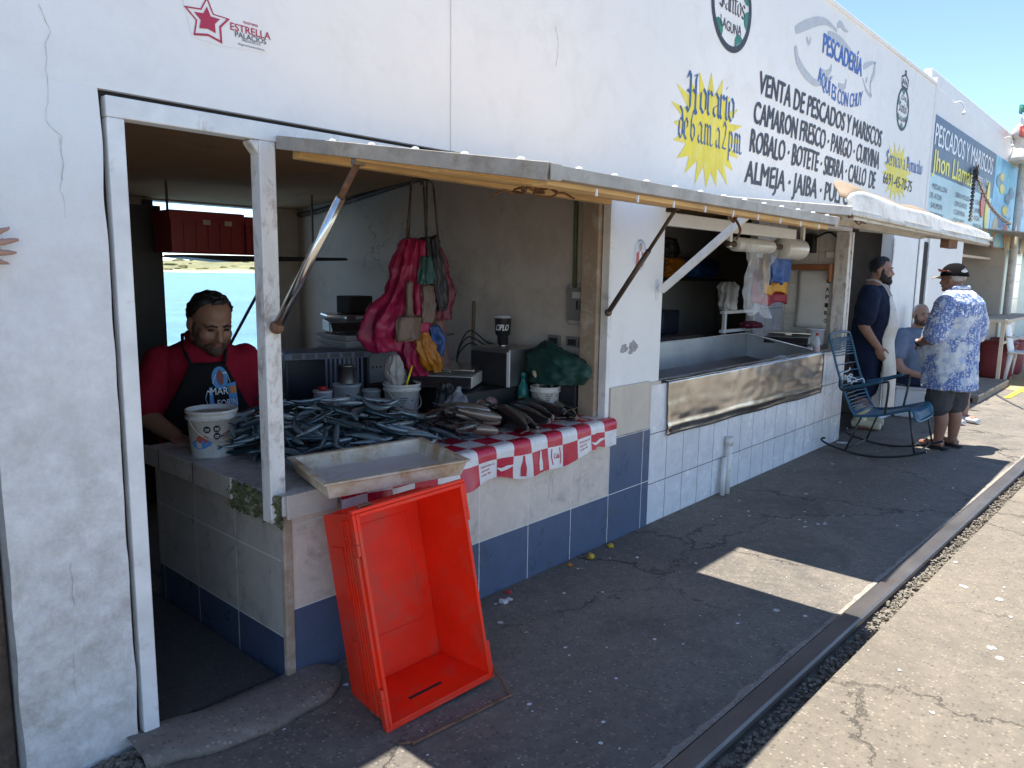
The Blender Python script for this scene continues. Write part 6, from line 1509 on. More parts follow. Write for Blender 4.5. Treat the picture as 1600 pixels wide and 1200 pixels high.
for k in range(34):                                              # cords of the back
    t_ = k / 33; i = int(t_ * (len(fr[0]) * .40)); a = fr[0][i]; b = fr[1][i]
    if 11 < k < 22 and k % 3: continue
    sag = .03 + .02 * rg.random(); add_tube(bm, [a, a.lerp(b, .25) + Vector((0, sag * .8, 0)), a.lerp(b, .5) + Vector((0, sag, -.006)), a.lerp(b, .75) + Vector((0, sag * .8, 0)), b], .0058, 5)
obj('back_cord', bm, 'chair_blue', ch)
bm = B()
n0 = int(len(fr[0]) * .44)
for k in range(46):                                              # cords of the seat, packed
    t_ = k / 45; ii = n0 + t_ * (len(fr[0]) - 1 - n0); i = int(ii); w_ = ii - i; j = min(i + 1, len(fr[0]) - 1)
    a = fr[0][i].lerp(fr[0][j], w_); b = fr[1][i].lerp(fr[1][j], w_)
    add_tube(bm, [a, a.lerp(b, .25) - Vector((0, 0, .018)), a.lerp(b, .5) - Vector((0, 0, .026)), a.lerp(b, .75) - Vector((0, 0, .018)), b], .0066, 5)
obj('seat_cord', bm, 'chair_blue', ch)
bm = B()
for k in range(9):
    p0 = Vector((XA + .02 * rg.random(), 2.24 - .05 * rg.random(), .70 - .05 * rg.random())); pts = [p0]
    for j in range(4): pts.append(pts[-1] + Vector((rg.uniform(-.03, .10), rg.uniform(-.06, .04), rg.uniform(-.05, .03))))
    add_tube(bm, smooth_pts(pts, 4), .0045, 5)
obj('loose_cord', bm, 'basket', ch)

# ------------------------------------------------------------------ far stall furniture
M['white_plastic'] = pm('white_garden_plastic', (0.78, 0.77, 0.74), .4, var=.05); M['red_barrel'] = pm('dull_red_plastic', (0.22, 0.035, 0.045), .5)
t = thing('plastic_chair', 'white plastic garden chair in the sun at the far stall', 'chair', (13.9, 1.75, 0))
def pcx(dx, dy, z): return Vector((13.9 + dx, 1.75 + dy, z))
for dx, dy in ((-.22, -.22), (.24, -.22), (-.22, .24), (.24, .24)):
    bm = B(); q = pcx(dx, dy, 0); k = Vector((dx, dy, 0)) * -.18; add_tube(bm, [q, q + k * .6 + Vector((0, 0, .25)), q + k + Vector((0, 0, .44))], [.024, .03, .042], 8, flat=.6); obj('leg', bm, 'white_plastic', t)
bm = B(); add_grid(bm, 8, 8, lambda u, v: pcx(-.24 + .48 * u, -.24 + .48 * v, .44 + .02 * (2 * u - 1) ** 2)); obj('seat', bm, 'white_plastic', t, solid=.02)
bm = B(); add_grid(bm, 8, 8, lambda u, v: pcx(-.22 + .44 * u, .22 + .10 * v - .03 * (1 - (2 * u - 1) ** 2), .44 + .48 * v)); obj('backrest', bm, 'white_plastic', t, solid=.02)
for s in (-1, 1):
    bm = B(); add_tube(bm, smooth_pts([pcx(s * .25, .26, .70), pcx(s * .27, .0, .68), pcx(s * .27, -.22, .66), pcx(s * .25, -.25, .44)], 5), .026, 8, flat=.5); obj('armrest', bm, 'white_plastic', t)
t = thing('trestle_table', 'rough wooden table under the far awning', 'table', (14.5, 2.2, 0)); box_obj('table_top', (13.2, 1.95, .93), (16, 2.39, .98), 'ply_pale', t)
for x in (13.3, 15.8):
    for y in (2.0, 2.33): box_obj('leg', (x, y, 0), (x + .05, y + .05, .929), 'ply_pale', t)
box_obj('stretcher', (13.36, 2.0, .60), (15.79, 2.04, .64), 'ply_pale', t)
for x, lbx in ((14.2, 'dull red plastic barrel under the far table'), (15.0, 'second red barrel under the far table, behind the white chair')):
    tt = thing('barrel', lbx, 'barrel', (x, 2.2, 0)); bm = B(); add_lathe(bm, [(.22, 0), (.25, .05), (.27, .3), (.26, .5), (.27, .52), (.27, .56)], 24); obj('barrel_body', bm, 'red_barrel', tt, keep=False); bm = B(); add_lathe(bm, [(.28, .5605), (.28, .59), (.0, .60)], 24); obj('lid', bm, 'red_barrel', tt, keep=False)
t = thing('steel_grill', 'small steel cabinet on the counter of the third stall', 'cabinet', (14.3, 2.7, .96)); box_obj('cabinet_body', (13.7, 2.6, .961), (14.5, 2.95, 1.22), 'steel_in', t, .01); box_obj('cabinet_top', (13.65, 2.56, 1.2205), (14.55, 3.0, 1.26), 'steel', t, .006)
for x, lbx in ((13.5, 'green glass bottle on the counter of the third stall, the nearer one'), (13.75, 'green glass bottle on the third counter, beside the cabinet')):
    bm = B(); add_lathe(bm, [(.035, 0), (.037, .01), (.037, .14), (.014, .2), (.013, .25), (.015, .26)], 14, Matrix.Translation((x, 2.52, .961))); tag(obj('bottle', bm, 'green_bundle'), lbx, 'bottle')
tag(box_obj('switch_plate', (14.0, 4.37, 1.5), (14.25, 4.398, 1.75), 'frame'), 'white switch plate on the beige wall of the third stall', 'switch')

# ------------------------------------------------------------------ litter
M['peel'] = pm('yellow_peel', (0.55, 0.36, 0.02), .5, var=.3, scale=40); M['orange_bit'] = pm('orange_peel', (0.55, 0.20, 0.02), .5); M['scrap'] = pm('white_scrap', (0.62, 0.62, 0.62), .6)
def scrapm(x, y, s, mat, label, name='litter', cat='litter', group=None, seed=0, flat=.45):
    bm = B(); bmesh.ops.create_icosphere(bm, subdivisions=2, radius=s)
    for v in bm.verts:
        v.co += Vector((noise.noise(v.co / s * 1.1 + Vector((seed, 0, 0))), noise.noise(v.co / s * 1.1 + Vector((0, seed, 0))), noise.noise(v.co / s * 1.3 + Vector((0, 0, seed))))) * s * .7; v.co.z *= flat; v.co += Vector((x, y, s * flat * .7))
    tag(obj(name, bm, mat), label, cat, group, 'thing')
scrapm(3.47, 2.325, .022, 'peel', 'torn yellow peel by the foot of the blue tiles, farthest of the three', seed=1)
scrapm(3.25, 2.30, .020, 'peel', 'round yellow bit of fruit by the foot of the blue tiles', seed=2, flat=.8)
scrapm(3.08, 2.32, .017, 'orange_bit', 'orange scrap of peel by the foot of the blue tiles', seed=3)
scrapm(2.595, 2.325, .017, 'cap_red', 'small red bit of wrapper by the blue tiles near the crate', 'red_wrapper', 'wrapper', seed=4)
scrapm(2.50, 2.27, .022, 'scrap', 'larger crumpled white scrap on the dark ground near the crate', seed=5); scrapm(2.54, 2.265, .016, 'scrap', 'smaller crumpled white scrap, nearer to the blue tiles, by the crate', seed=6)
scrapm(7.3, 2.30, .05, 'scrap', 'flat white scrap beside the rocker end of the blue chair', seed=9, flat=.12)
scrapm(3.43, 2.12, .010, 'scrap', 'tiny pale crumb on the shaded ground', seed=8)
bm = B(); rg = random.Random(31)
for k in range(220):
    x = .9 + 7.5 * rg.random() ** 1.2; y = line_y(x) + .05 + (2.3 - line_y(x)) * rg.random(); s = .0025 + .008 * rg.random() ** 3
    pl = []
    for j in range(7): a = 2 * PI * j / 7; r = s * (.6 + .8 * rg.random()); pl.append(bm.verts.new((x + r * math.cos(a) * 1.3, y + r * math.sin(a), .0035)))
    bm.faces.new(pl)
for k in range(90):
    x = 1.6 + 6 * rg.random(); y = line_y(x) - .2 - 1.1 * rg.random(); s = .003 + .018 * rg.random() ** 3
    pl = []
    for j in range(9): a = 2 * PI * j / 9; r = s * (.5 + .9 * rg.random()); pl.append(bm.verts.new((x + r * math.cos(a) * 1.3, y + r * math.sin(a), .0095)))
    bm.faces.new(pl)
tag(obj('pale_debris', bm, 'scrap'), kind='stuff')
# ------------------------------------------------------------------ people
def skinmat(k, c): M[k] = pm(k, c, .5, var=.10, scale=14, sss=.08)
skinmat('skin_vendor', (.30, .155, .10)); skinmat('skin_beard', (.33, .175, .115)); skinmat('skin_old', (.28, .135, .085)); skinmat('skin_seat', (.32, .18, .125)); skinmat('skin_hand', (.42, .24, .17))
def cloth_m(k, c, var=.14): M[k] = pm(k, c, .85, var=var, scale=7, bmp=.25, bscale=30, spec=.2)
cloth_m('red_polo', (.24, .008, .025)); cloth_m('black_apron', (.010, .010, .012)); cloth_m('navy_tee', (.013, .020, .045)); cloth_m('navy_short', (.014, .022, .055)); cloth_m('white_apron', (.62, .60, .53)); cloth_m('grey_short', (.06, .06, .065)); cloth_m('grey_blue_tee', (.13, .17, .24)); cloth_m('dark_trouser', (.02, .02, .024)); cloth_m('cream_boot', (.62, .56, .40))
M['hair_black'] = pm('black_hair', (.010, .009, .009), .45, var=.4, scale=30, bmp=.8, bscale=120); M['hair_grey'] = pm('grey_hair', (.42, .40, .37), .7, bmp=.6, bscale=120); M['beard_m'] = pm('dark_beard', (.018, .013, .011), .7, var=.5, scale=60, bmp=.8, bscale=150)
M['stubble'] = pm('short_beard', (.075, .042, .03), .7, var=.4, scale=80); M['lip'] = pm('lips', (.25, .08, .065), .45); M['eye_dark'] = pm('eye_iris', (.015, .010, .008), .15)
m, nt, b = newmat('tropical_shirt'); co = objco(nt)                # white shirt printed with broken blue blocks
n1 = _noise(nt, co, 5.2, 3, .5, .4); n2 = _noise(nt, _scalevec(nt, co, (40, 40, 95)), 1.0, 2); n3 = _noise(nt, _scalevec(nt, co, (60, 60, 20)), 1.0, 2); n4 = _noise(nt, co, 16, 5, .7)
f1 = _math(nt, 'MULTIPLY', _ramp(nt, n1, .42, .46), _ramp(nt, _math(nt, 'MAXIMUM', n2, n3), .47, .53)); f2 = _math(nt, 'MULTIPLY', _ramp(nt, n4, .48, .54), _math(nt, 'SUBTRACT', 1.0, _ramp(nt, n1, .40, .5)))
c = _mix(nt, (.66, .68, .70), (.12, .19, .42), f1); c = _mix(nt, c, (.38, .46, .60), _math(nt, 'MULTIPLY', f2, .8)); nt.links.new(c, b.inputs['Base Color']); b.inputs['Roughness'].default_value = .8
bump(nt, b, _noise(nt, co, 14, 5), .35, .01); M['tropical'] = m

class Fig:
    """frame of a figure: P(forward, left, up) -> world"""
    def __init__(s, x, y, z, yaw): s.o = Vector((x, y, z)); s.f = Vector((math.cos(yaw), math.sin(yaw), 0)); s.l = Vector((-s.f.y, s.f.x, 0)); s.u = Vector((0, 0, 1))
    def __call__(s, f, l, u): return s.o + s.f * f + s.l * l + s.u * u
def torso(bm, F, secs, grow=0.0, n=24):
    add_loft(bm, [(F(c, 0 if len(q) < 1 else q[0], u), F.l * (w + grow), F.f * (d + grow)) for c, u, w, d, *q in secs], n)
def limb(bm, pts, rs, n=14, grow=0.0):
    P_ = smooth_pts(pts, 6); k = smooth_pts([(r + grow, 0, 0) for r in rs], 6); add_tube(bm, P_, [max(.004, q.x) for q in k], n)
    add_ball(bm, P_[0], k[0].x * .98, u=12, v=8); add_ball(bm, P_[-1], k[-1].x * .98, u=12, v=8)
def hand(bm, wrist, d, palm_n, side, curl=.5, s=1.0, spread=.12):
    """d: along the hand; palm_n: towards the palm; side: +1 thumb on (d x palm_n)"""
    d = d.normalized(); pn = (palm_n - d * palm_n.dot(d)).normalized(); ac = d.cross(pn).normalized() * side
    c = wrist + d * .048 * s
    T = Matrix((ac, d, pn)).transposed()
    add_ball(bm, c, .041 * s, .052 * s, .017 * s, 14, 10, rot=T); add_tube(bm, [wrist - d * .02, wrist + d * .03], [.026 * s, .030 * s], 10, flat=.75)
    for i, (off, L, r) in enumerate(((.030, .072, .0088), (.010, .080, .0092), (-.010, .074, .0088), (-.029, .058, .0078))):
        b0 = wrist + d * (.088 - .006 * abs(i - 1)) * s + ac * off * s; pts = [b0 - d * .02 * s, b0]; dr = (d + ac * spread * (1.2 - i * .8)).normalized(); ang = 0
        for k, fr_ in enumerate((.45, .32, .23)):
            ang += curl * (.55, .8, .6)[k]; dd = (dr * math.cos(ang) + pn * math.sin(ang)).normalized(); pts.append(pts[-1] + dd * L * fr_ * s)
        add_tube(bm, pts, [r * s * 1.05, r * s * 1.05, r * s, r * s * .92, r * s * .72], 8)
        add_ball(bm, pts[-1], r * s * .72, u=8, v=6)
    b0 = wrist + d * .022 * s + ac * .030 * s; p1 = b0 + (ac * .8 + d * .6 + pn * .25).normalized() * .036 * s; p2 = p1 + (ac * .35 + d * .9 + pn * .35).normalized() * .030 * s; p3 = p2 + (d * .95 + pn * .4).normalized() * .024 * s
    add_tube(bm, [b0, p1, p2, p3], [.014 * s, .012 * s, .0105 * s, .008 * s], 8); add_ball(bm, p3, .008 * s, u=8, v=6)
class Head:
    def __init__(s, c, fwd, up=Vector((0, 0, 1)), k=1.0, fat=1.0):
        s.c = c; s.f = fwd.normalized(); s.l = up.cross(s.f).normalized(); s.u = s.f.cross(s.l).normalized(); s.k = k; s.fat = fat
        s.T = Matrix((s.f, s.l, s.u)).transposed()
    def __call__(s, f, l, u): return s.c + (s.f * f + s.l * l * s.fat + s.u * u) * s.k
    def ball(s, bm, f, l, u, rf, rl, ru, mi=0, uu=16, vv=12): add_ball(bm, s(f, l, u), rf * s.k, rl * s.k * s.fat, ru * s.k, uu, vv, mi, rot=s.T)
    def skin(s, bm, neck_to, nr=.058, jowl=1.0):
        B_ = s.ball
        B_(bm, -.008, 0, .030, .097, .076, .092); B_(bm, .022, 0, -.020, .070, .064, .088); B_(bm, .040, 0, -.070, .048, .050 * jowl, .045)
        B_(bm, .078, 0, -.092, .022, .026, .020)                                     # chin
        for q in (1, -1):
            B_(bm, .058, q * .036, -.030, .034, .030, .034); B_(bm, .076, q * .026, .020, .020, .028, .011)   # cheek, brow
            B_(bm, -.012, q * .078, -.010, .020, .009, .032); B_(bm, .012, q * .05, -.062, .05, .022 * jowl, .035)  # ear, jaw corner
        add_tube(bm, [s(.086, 0, .014), s(.100, 0, -.012), s(.112, 0, -.034), s(.098, 0, -.042)], [.009 * s.k, .012 * s.k, .016 * s.k, .011 * s.k], 10)
        for q in (1, -1): B_(bm, .092, q * .014, -.036, .014, .010, .010)
        B_(bm, .085, 0, -.058, .018, .026, .009); B_(bm, .083, 0, -.070, .016, .022, .008)
        add_tube(bm, [neck_to, neck_to.lerp(s(-.015, 0, -.06), .6), s(-.012, 0, -.035)], [nr * 1.25, nr, nr * .98], 16)
    def face(s, parent, brow='beard_m'):
        bm = B()
        for q in (1, -1): s.ball(bm, .0885, q * .030, .0035, .007, .013, .0045, 0, 10, 6)
        obj('eye', bm, 'eye_dark', parent)
        bm = B()
        for q in (1, -1): add_tube(bm, [s(.098, q * .012, .022), s(.098, q * .030, .028), s(.086, q * .05, .020)], [.004 * s.k, .0045 * s.k, .002], 6)
        obj('eyebrow', bm, brow, parent)
        bm = B(); add_tube(bm, [s(.088, .024, -.066), s(.1015, .008, -.064), s(.1015, -.008, -.064), s(.088, -.024, -.066)], [.002, .0042 * s.k, .0042 * s.k, .002], 8); obj('mouth', bm, 'lip', parent)
    def hair(s, parent, mat, cut=.02, thick=.012, front=.055, back=-.05, seed=0, amp=.008):
        """short hair: a rough cap that thins out towards the hairline and leaves forehead and temples bare"""
        bm = B(); n, mm = 72, 40; rings = []
        for j in range(mm + 1):
            t = j / mm; rg_ = []
            for k in range(n):
                a = 2 * PI * k / n; ca = math.cos(a)
                # lowest reach of the hair at this bearing, as an angle below the crown
                fr_ = max(0, ca); bk = max(0, -ca); sd = abs(math.sin(a))
                ff = min(1, fr_ * 1.7) ** .8; lim = front * ff + back * bk ** .8 + cut * (1 - max(ff, bk)) ** .7
                zmin = max(-.98, min(.98, (lim - .030 + .006 * noise.noise(Vector((a * 9, seed, 0)))) / .092))
                ph = PI / 2 - t * (PI / 2 - math.asin(zmin)); v = Vector((math.cos(ph) * ca, math.cos(ph) * math.sin(a), math.sin(ph)))
                e_ = max(0, (t - .62) / .38); e_ = e_ * e_ * (3 - 2 * e_); th = thick * (1 - e_) - .005 * e_
                d = amp * (noise.noise(Vector((v.x * 7 + seed, v.y * 7, v.z * 5))) + .7 * noise.noise(Vector((v.x * 16, v.y * 16 + seed, v.z * 12)))) * (1 - t ** 4 * .5)
                low = max(0, -v.z) * .012 * bk
                rg_.append(bm.verts.new(s(-.008 + v.x * (.097 + th + d) + low, v.y * (.0765 + th + d), .030 + v.z * (.092 + th + d))))
            rings.append(rg_)
        for a_, b_ in zip(rings[:-1], rings[1:]):
            for k in range(n): bm.faces.new((a_[k], a_[(k + 1) % n], b_[(k + 1) % n], b_[k])).smooth = True
        bm.faces.new(rings[-1]); bm.faces.new(rings[0][::-1]); return obj('hair', bm, mat, parent, wrinkle=(.010, .012, True))
    def beard(s, parent, mat, full=1.0, rs=.006):
        bm = B(); g = full
        s.ball(bm, .046, 0, -.082, .052 + .008 * g, .054, .036 + .012 * g); s.ball(bm, .082, 0, -.098 - .008 * g, .026 + .006 * g, .030, .022 + .012 * g)
        for q in (1, -1): s.ball(bm, .022, q * .052, -.062, .048, .022, .040); s.ball(bm, .020, q * .066, -.022, .018, .010, .045); add_tube(bm, [s(.098, 0, -.052), s(.095, q * .016, -.054), s(.080, q * .036, -.075)], [.006 * s.k, .007 * s.k, .010 * s.k], 8)
        return obj('beard', bm, mat, parent, remesh=rs, smooth_it=2, wrinkle=(.008, .010, True))
def person(label, x, y, z=0): return thing('person', label, 'person', (x, y, z))

# ---- 1. the fishmonger behind the counter
F = Fig(1.785, 3.74, -.012, math.atan2(-.95, -.31)); p = person('heavy man in red polo and black printed apron behind the fish counter', 1.86, 3.66)
secs = [(.0, .55, .19, .15), (.02, .70, .215, .185), (.03, .86, .218, .195), (.035, 1.0, .212, .17), (.05, 1.10, .20, .135), (.06, 1.165, .15, .10), (.075, 1.215, .085, .07)]
hd = Head(F(.15, .03, 1.305), F.f * .93 + F.l * .24 - F.u * .40, k=1.16, fat=1.10)
shR, elR, wrR = F(.05, -.195, 1.105), F(.11, -.275, .86), F(.29, -.17, .775); shL, elL, wrL = F(.05, .195, 1.105), F(.03, .265, .86), F(.14, .26, .68)
bm = B(); torso(bm, F, secs, -.012); hd.skin(bm, F(.07, 0, 1.17), .07, 1.15)
limb(bm, [shR, F(.08, -.25, .98), elR, wrR], [.07, .065, .055, .036]); limb(bm, [shL, F(.05, .245, .98), elL, wrL], [.07, .065, .055, .036])
hand(bm, wrR, Vector((.2, -.3, -.3)) + F.f * .8, -F.u, 1, .55, 1.08); hand(bm, wrL, F.f * .35 - F.u * .9, -F.l, 1, .5, 1.08)
for s_ in (-1, 1): limb(bm, [F(0, s_ * .11, .56), F(.02, s_ * .12, .30), F(0, s_ * .12, .04)], [.10, .075, .05]); add_tube(bm, [F(-.04, s_ * .12, .035), F(.16, s_ * .14, .03)], [.045, .035], 10)
obj('body', bm, 'skin_vendor', p, remesh=.0085, smooth_it=3)
hd.face(p); hd.hair(p, 'hair_black', -.02, .010, .094, -.085, 1, .007); hd.beard(p, 'stubble', .15)
bm = B(); torso(bm, F, secs[1:-1] + [(.07, 1.20, .10, .085)], .010); limb(bm, [shR, F(.075, -.24, 1.0), F(.10, -.268, .90)], [.078, .082, .080]); limb(bm, [shL, F(.05, .235, 1.0), F(.035, .262, .90)], [.078, .082, .080])
add_tube(bm, [F(.10, .075, 1.21), F(.15, .0, 1.165), F(.10, -.075, 1.21), F(.02, -.06, 1.235), F(.02, .06, 1.235), F(.10, .075, 1.21)], .016, 8)
obj('polo_shirt', bm, 'red_polo', p, remesh=.011, smooth_it=4, wrinkle=(.028, .085, False))
bm = B(); torso(bm, F, [(.0, .30, .22, .16), (.0, .5, .225, .17), (.02, .66, .24, .195)], .008); obj('trousers', bm, 'dark_trouser', p, remesh=.014, smooth_it=2, wrinkle=(.028, .085, False))
def apf(F, secs, u, v, off, wid=.62):
    """point on the front of the torso: u across (-1..1), v height"""
    ss = sorted(secs, key=lambda q: q[1])
    for a, b in zip(ss[:-1], ss[1:]):
        if v <= b[1] or b is ss[-1]: break
    t = max(0, min(1, (v - a[1]) / (b[1] - a[1]))); c, w, d = (a[i] + (b[i] - a[i]) * t for i in (0, 2, 3)); an = u * wid * PI / 2
    return F(c + (d + off) * math.cos(an), (w + off) * math.sin(an), v)
def apron_w(t): return .95 if t < .62 else .95 - .60 * ((t - .62) / .38) ** .8
bm = B(); add_grid(bm, 24, 30, lambda u, v: apf(F, secs, (2 * u - 1) * apron_w(v), (.45 + .66 * v), .036 + .004 * math.sin(u * 9 + v * 3)))
ap = obj('apron', bm, 'black_apron', p, recalc=False, solid=.004)
bm = B(); add_tube(bm, [apf(F, secs, .34, 1.105, .038), F(.14, .10, 1.18), F(.04, .09, 1.235), F(.0, 0, 1.25)], .009, 6); add_tube(bm, [apf(F, secs, -.34, 1.105, .038), F(.14, -.10, 1.18), F(.04, -.09, 1.235), F(.0, 0, 1.25)], .009, 6); obj('apron_strap', bm, 'black_apron', p)
g = lambda u, v, d=0: apf(F, secs, u, v + .19, .0445 + d)
bm = B()
def blobp(pts, mi, d): bm.faces.new([bm.verts.new(g(a, b_, d)) for a, b_ in pts]).material_index = mi
blobp([(-.02, .80), (.52, .82), (.54, .70), (.30, .655), (.10, .66), (-.02, .72)], 0, 0); blobp([(.20 + .16 * math.cos(2 * PI * k / 20), .845 + .055 * math.sin(2 * PI * k / 20)) for k in range(20)], 0, 0.0006)
blobp([(.13, .86), (.2, .89), (.28, .86), (.26, .82), (.2, .805), (.14, .83)], 1, .0012); blobp([(.38, .80), (.52, .80), (.52, .765), (.38, .765)], 2, .0012)
text_into(bm, 'MAR', -.0, .765, .34, .034, lambda u, v, d=0: g(u, v, .0012), .03, mi=3); text_into(bm, 'FORIN', .12, .705, .52, .034, lambda u, v, d=0: g(u, v, .0012), .03, mi=3)
ribbon(bm, [(-.06, .72), (-.09, .75), (-.05, .785), (.0, .78)], .008, lambda u, v: g(u, v, .0012), 3); ribbon(bm, [(.05, .82), (.12, .86), (.34, .87), (.4, .82)], .006, lambda u, v: g(u, v, .0014), 3)
M['ap_blue'] = pm('apron_blue_print', (.06, .26, .55), .6); M['ap_red'] = pm('apron_red_print', (.20, .05, .05), .6); M['ap_orange'] = pm('apron_orange_print', (.55, .18, .03), .6)
obj('apron_print', bm, ['ap_blue', 'ap_red', 'ap_orange', 'pale_sky'], ap, recalc=False)

# ---- 2. bearded man in the doorway
F = Fig(8.27, 2.42, .005, math.atan2(-.97, .18)); p = person('bearded man in navy tee shirt and long white apron standing in the doorway', 8.27, 2.42)
secs = [(.0, .84, .19, .145), (.02, .95, .205, .18), (.04, 1.08, .21, .20), (.03, 1.22, .22, .175), (.015, 1.36, .225, .14), (.0, 1.44, .19, .105), (.0, 1.50, .085, .07)]
hd = Head(F(.055, 0, 1.635), F.f + F.l * .05 - F.u * .06, k=1.06, fat=1.02)
bm = B(); torso(bm, F, secs, -.012); hd.skin(bm, F(0, 0, 1.46), .066)
shR, elR, wrR = F(.0, -.235, 1.40), F(-.03, -.30, 1.08), F(.11, -.27, .87); shL, elL, wrL = F(.0, .235, 1.40), F(-.03, .30, 1.08), F(.10, .28, .86)
for a_, b_, c_, q in ((shR, elR, wrR, -1), (shL, elL, wrL, 1)):
    limb(bm, [a_, a_.lerp(b_, .5) + F.l * q * .02, b_, c_], [.075, .07, .055, .036]); hand(bm, c_, F.f * .35 - F.u, -F.l * q, 1, .6, 1.05)
for q in (-1, 1): limb(bm, [F(0, q * .10, .86), F(.01, q * .11, .50), F(-.01, q * .11, .28), F(-.01, q * .115, .06)], [.115, .075, .068, .045]); add_tube(bm, [F(-.06, q * .115, .04), F(.16, q * .135, .035)], [.045, .04], 10)
obj('body', bm, 'skin_beard', p, remesh=.010, smooth_it=3)
hd.face(p); hd.hair(p, 'hair_black', -.025, .009, .078, -.06, 4, .006); hd.beard(p, 'beard_m', 1.0)
bm = B(); torso(bm, F, [(.0, .80, .20, .16)] + secs[1:-1] + [(.0, 1.475, .10, .082)], .012)
for q in (-1, 1): limb(bm, [F(0, q * .225, 1.40), F(-.012, q * .275, 1.26), F(-.022, q * .29, 1.15)], [.088, .092, .088])
obj('tee_shirt', bm, 'navy_tee', p, remesh=.011, smooth_it=4, wrinkle=(.028, .085, False))
bm = B(); torso(bm, F, [(.0, .70, .205, .155), (.0, .82, .205, .16), (.01, .92, .205, .165)], .010)
for q in (-1, 1): limb(bm, [F(0, q * .105, .78), F(.01, q * .112, .60), F(.01, q * .115, .42)], [.125, .115, .105])
obj('shorts', bm, 'navy_short', p, remesh=.013, smooth_it=3, wrinkle=(.028, .085, False))
secA = [(.05, .2, .20, .20), (.045, .6, .21, .20), (.03, .85, .215, .18)] + secs[1:5]
bm = B(); add_grid(bm, 24, 40, lambda u, v: apf(F, secA, (2 * u - 1) * (1.0 if v < .72 else 1.0 - .55 * ((v - .72) / .28)), .22 + 1.16 * v, .024 + .008 * math.sin(u * 13) * (1 - v)))
ap = obj('apron', bm, 'white_apron', p, recalc=False, solid=.005)
bm = B()
for q in (-1, 1): add_tube(bm, smooth_pts([apf(F, secA, q * .42, 1.375, .02), F(.11, q * .10, 1.47), F(.02, q * .085, 1.53), F(-.07, 0, 1.53)], 5), .010, 6)
obj('apron_strap', bm, 'white_apron', p)
for q in (-1, 1):
    bm = B(); add_tube(bm, smooth_pts([F(-.01, q * .115, .34), F(-.012, q * .115, .2), F(-.02, q * .115, .09), F(-.02, q * .115, .05)], 4), .062, 14); add_tube(bm, smooth_pts([F(-.09, q * .115, .045), F(.02, q * .12, .055), F(.12, q * .13, .045), F(.19, q * .135, .04)], 4), [.05] * 9 + [.052, .05, .047, .04], 14, flat=.85)
    obj('rubber_boot', bm, 'cream_boot', p, remesh=.010, smooth_it=3)

# ---- 3. old man in the printed shirt
F = Fig(7.80, 1.555, .006, math.atan2(.93, .36)); p = person('old man in blue printed shirt, grey shorts and black cap beside the rocking chair', 7.82, 1.58)
secs = [(.0, .56, .225, .205), (.02, .72, .225, .21), (.045, .90, .23, .225), (.04, 1.06, .225, .205), (.0, 1.22, .225, .17), (-.02, 1.34, .21, .135), (-.015, 1.42, .15, .095), (.0, 1.455, .085, .07)]
hd = Head(F(.055, .01, 1.555), F.f + F.l * .06 - F.u * .05, k=1.03)
bm = B(); torso(bm, F, [(.0, .60, .17, .15), (.02, .74, .19, .17)] + secs[2:], -.014); hd.skin(bm, F(-.005, 0, 1.40), .06)
shL, elL, wrL = F(-.02, .215, 1.32), F(-.02, .30, 1.03), F(.21, .18, .97); shR, elR, wrR = F(-.02, -.215, 1.32), F(-.02, -.30, 1.04), F(.22, -.12, .98)
for a_, b_, c_, q in ((shL, elL, wrL, 1), (shR, elR, wrR, -1)):
    limb(bm, [a_, a_.lerp(b_, .5) + F.l * q * .015, b_, b_.lerp(c_, .5), c_], [.065, .06, .052, .046, .033]); hand(bm, c_, F.f * .55 - F.l * q * .75 - F.u * .15, -F.f * .6 - F.u * .3, 1, .55, 1.0)
for q in (-1, 1): limb(bm, [F(0, q * .09, .64), F(.015, q * .10, .42), F(-.02, q * .10, .27), F(-.01, q * .105, .07)], [.10, .062, .060, .038]); add_tube(bm, [F(-.06, q * .105, .045), F(.05, q * .115, .045), F(.15, q * .125, .03)], [.036, .038, .032], 10, flat=.8)
obj('body', bm, 'skin_old', p, remesh=.009, smooth_it=3)
hd.face(p, 'hair_grey'); hd.hair(p, 'hair_grey', -.03, .005, .05, -.066, 6, .005)
bm = B(); torso(bm, F, secs[:-1] + [(.0, 1.445, .10, .085)], .012)
for q in (-1, 1): limb(bm, [F(-.02, q * .205, 1.325), F(-.02, q * .265, 1.19), F(-.012, q * .295, 1.06)], [.082, .092, .092])
add_tube(bm, [F(.08, .05, 1.44), F(-.02, .085, 1.475), F(-.08, 0, 1.48), F(-.02, -.085, 1.475), F(.08, -.05, 1.44)], .015, 8)
for v in bm.verts:
    if v.co.z < 1.0: v.co += (F.f * noise.noise(v.co * 9) + F.l * noise.noise(v.co * 9 + Vector((5, 5, 5)))) * .02
obj('printed_shirt', bm, 'tropical', p, remesh=.010, smooth_it=3, wrinkle=(.028, .085, False))
bm = B(); torso(bm, F, [(.0, .56, .185, .165), (.0, .66, .195, .175), (.01, .76, .20, .18)], .008)
for q in (-1, 1): limb(bm, [F(0, q * .098, .62), F(.012, q * .105, .50), F(.015, q * .108, .405)], [.118, .112, .108])
obj('shorts', bm, 'grey_short', p, remesh=.012, smooth_it=3, wrinkle=(.028, .085, False))
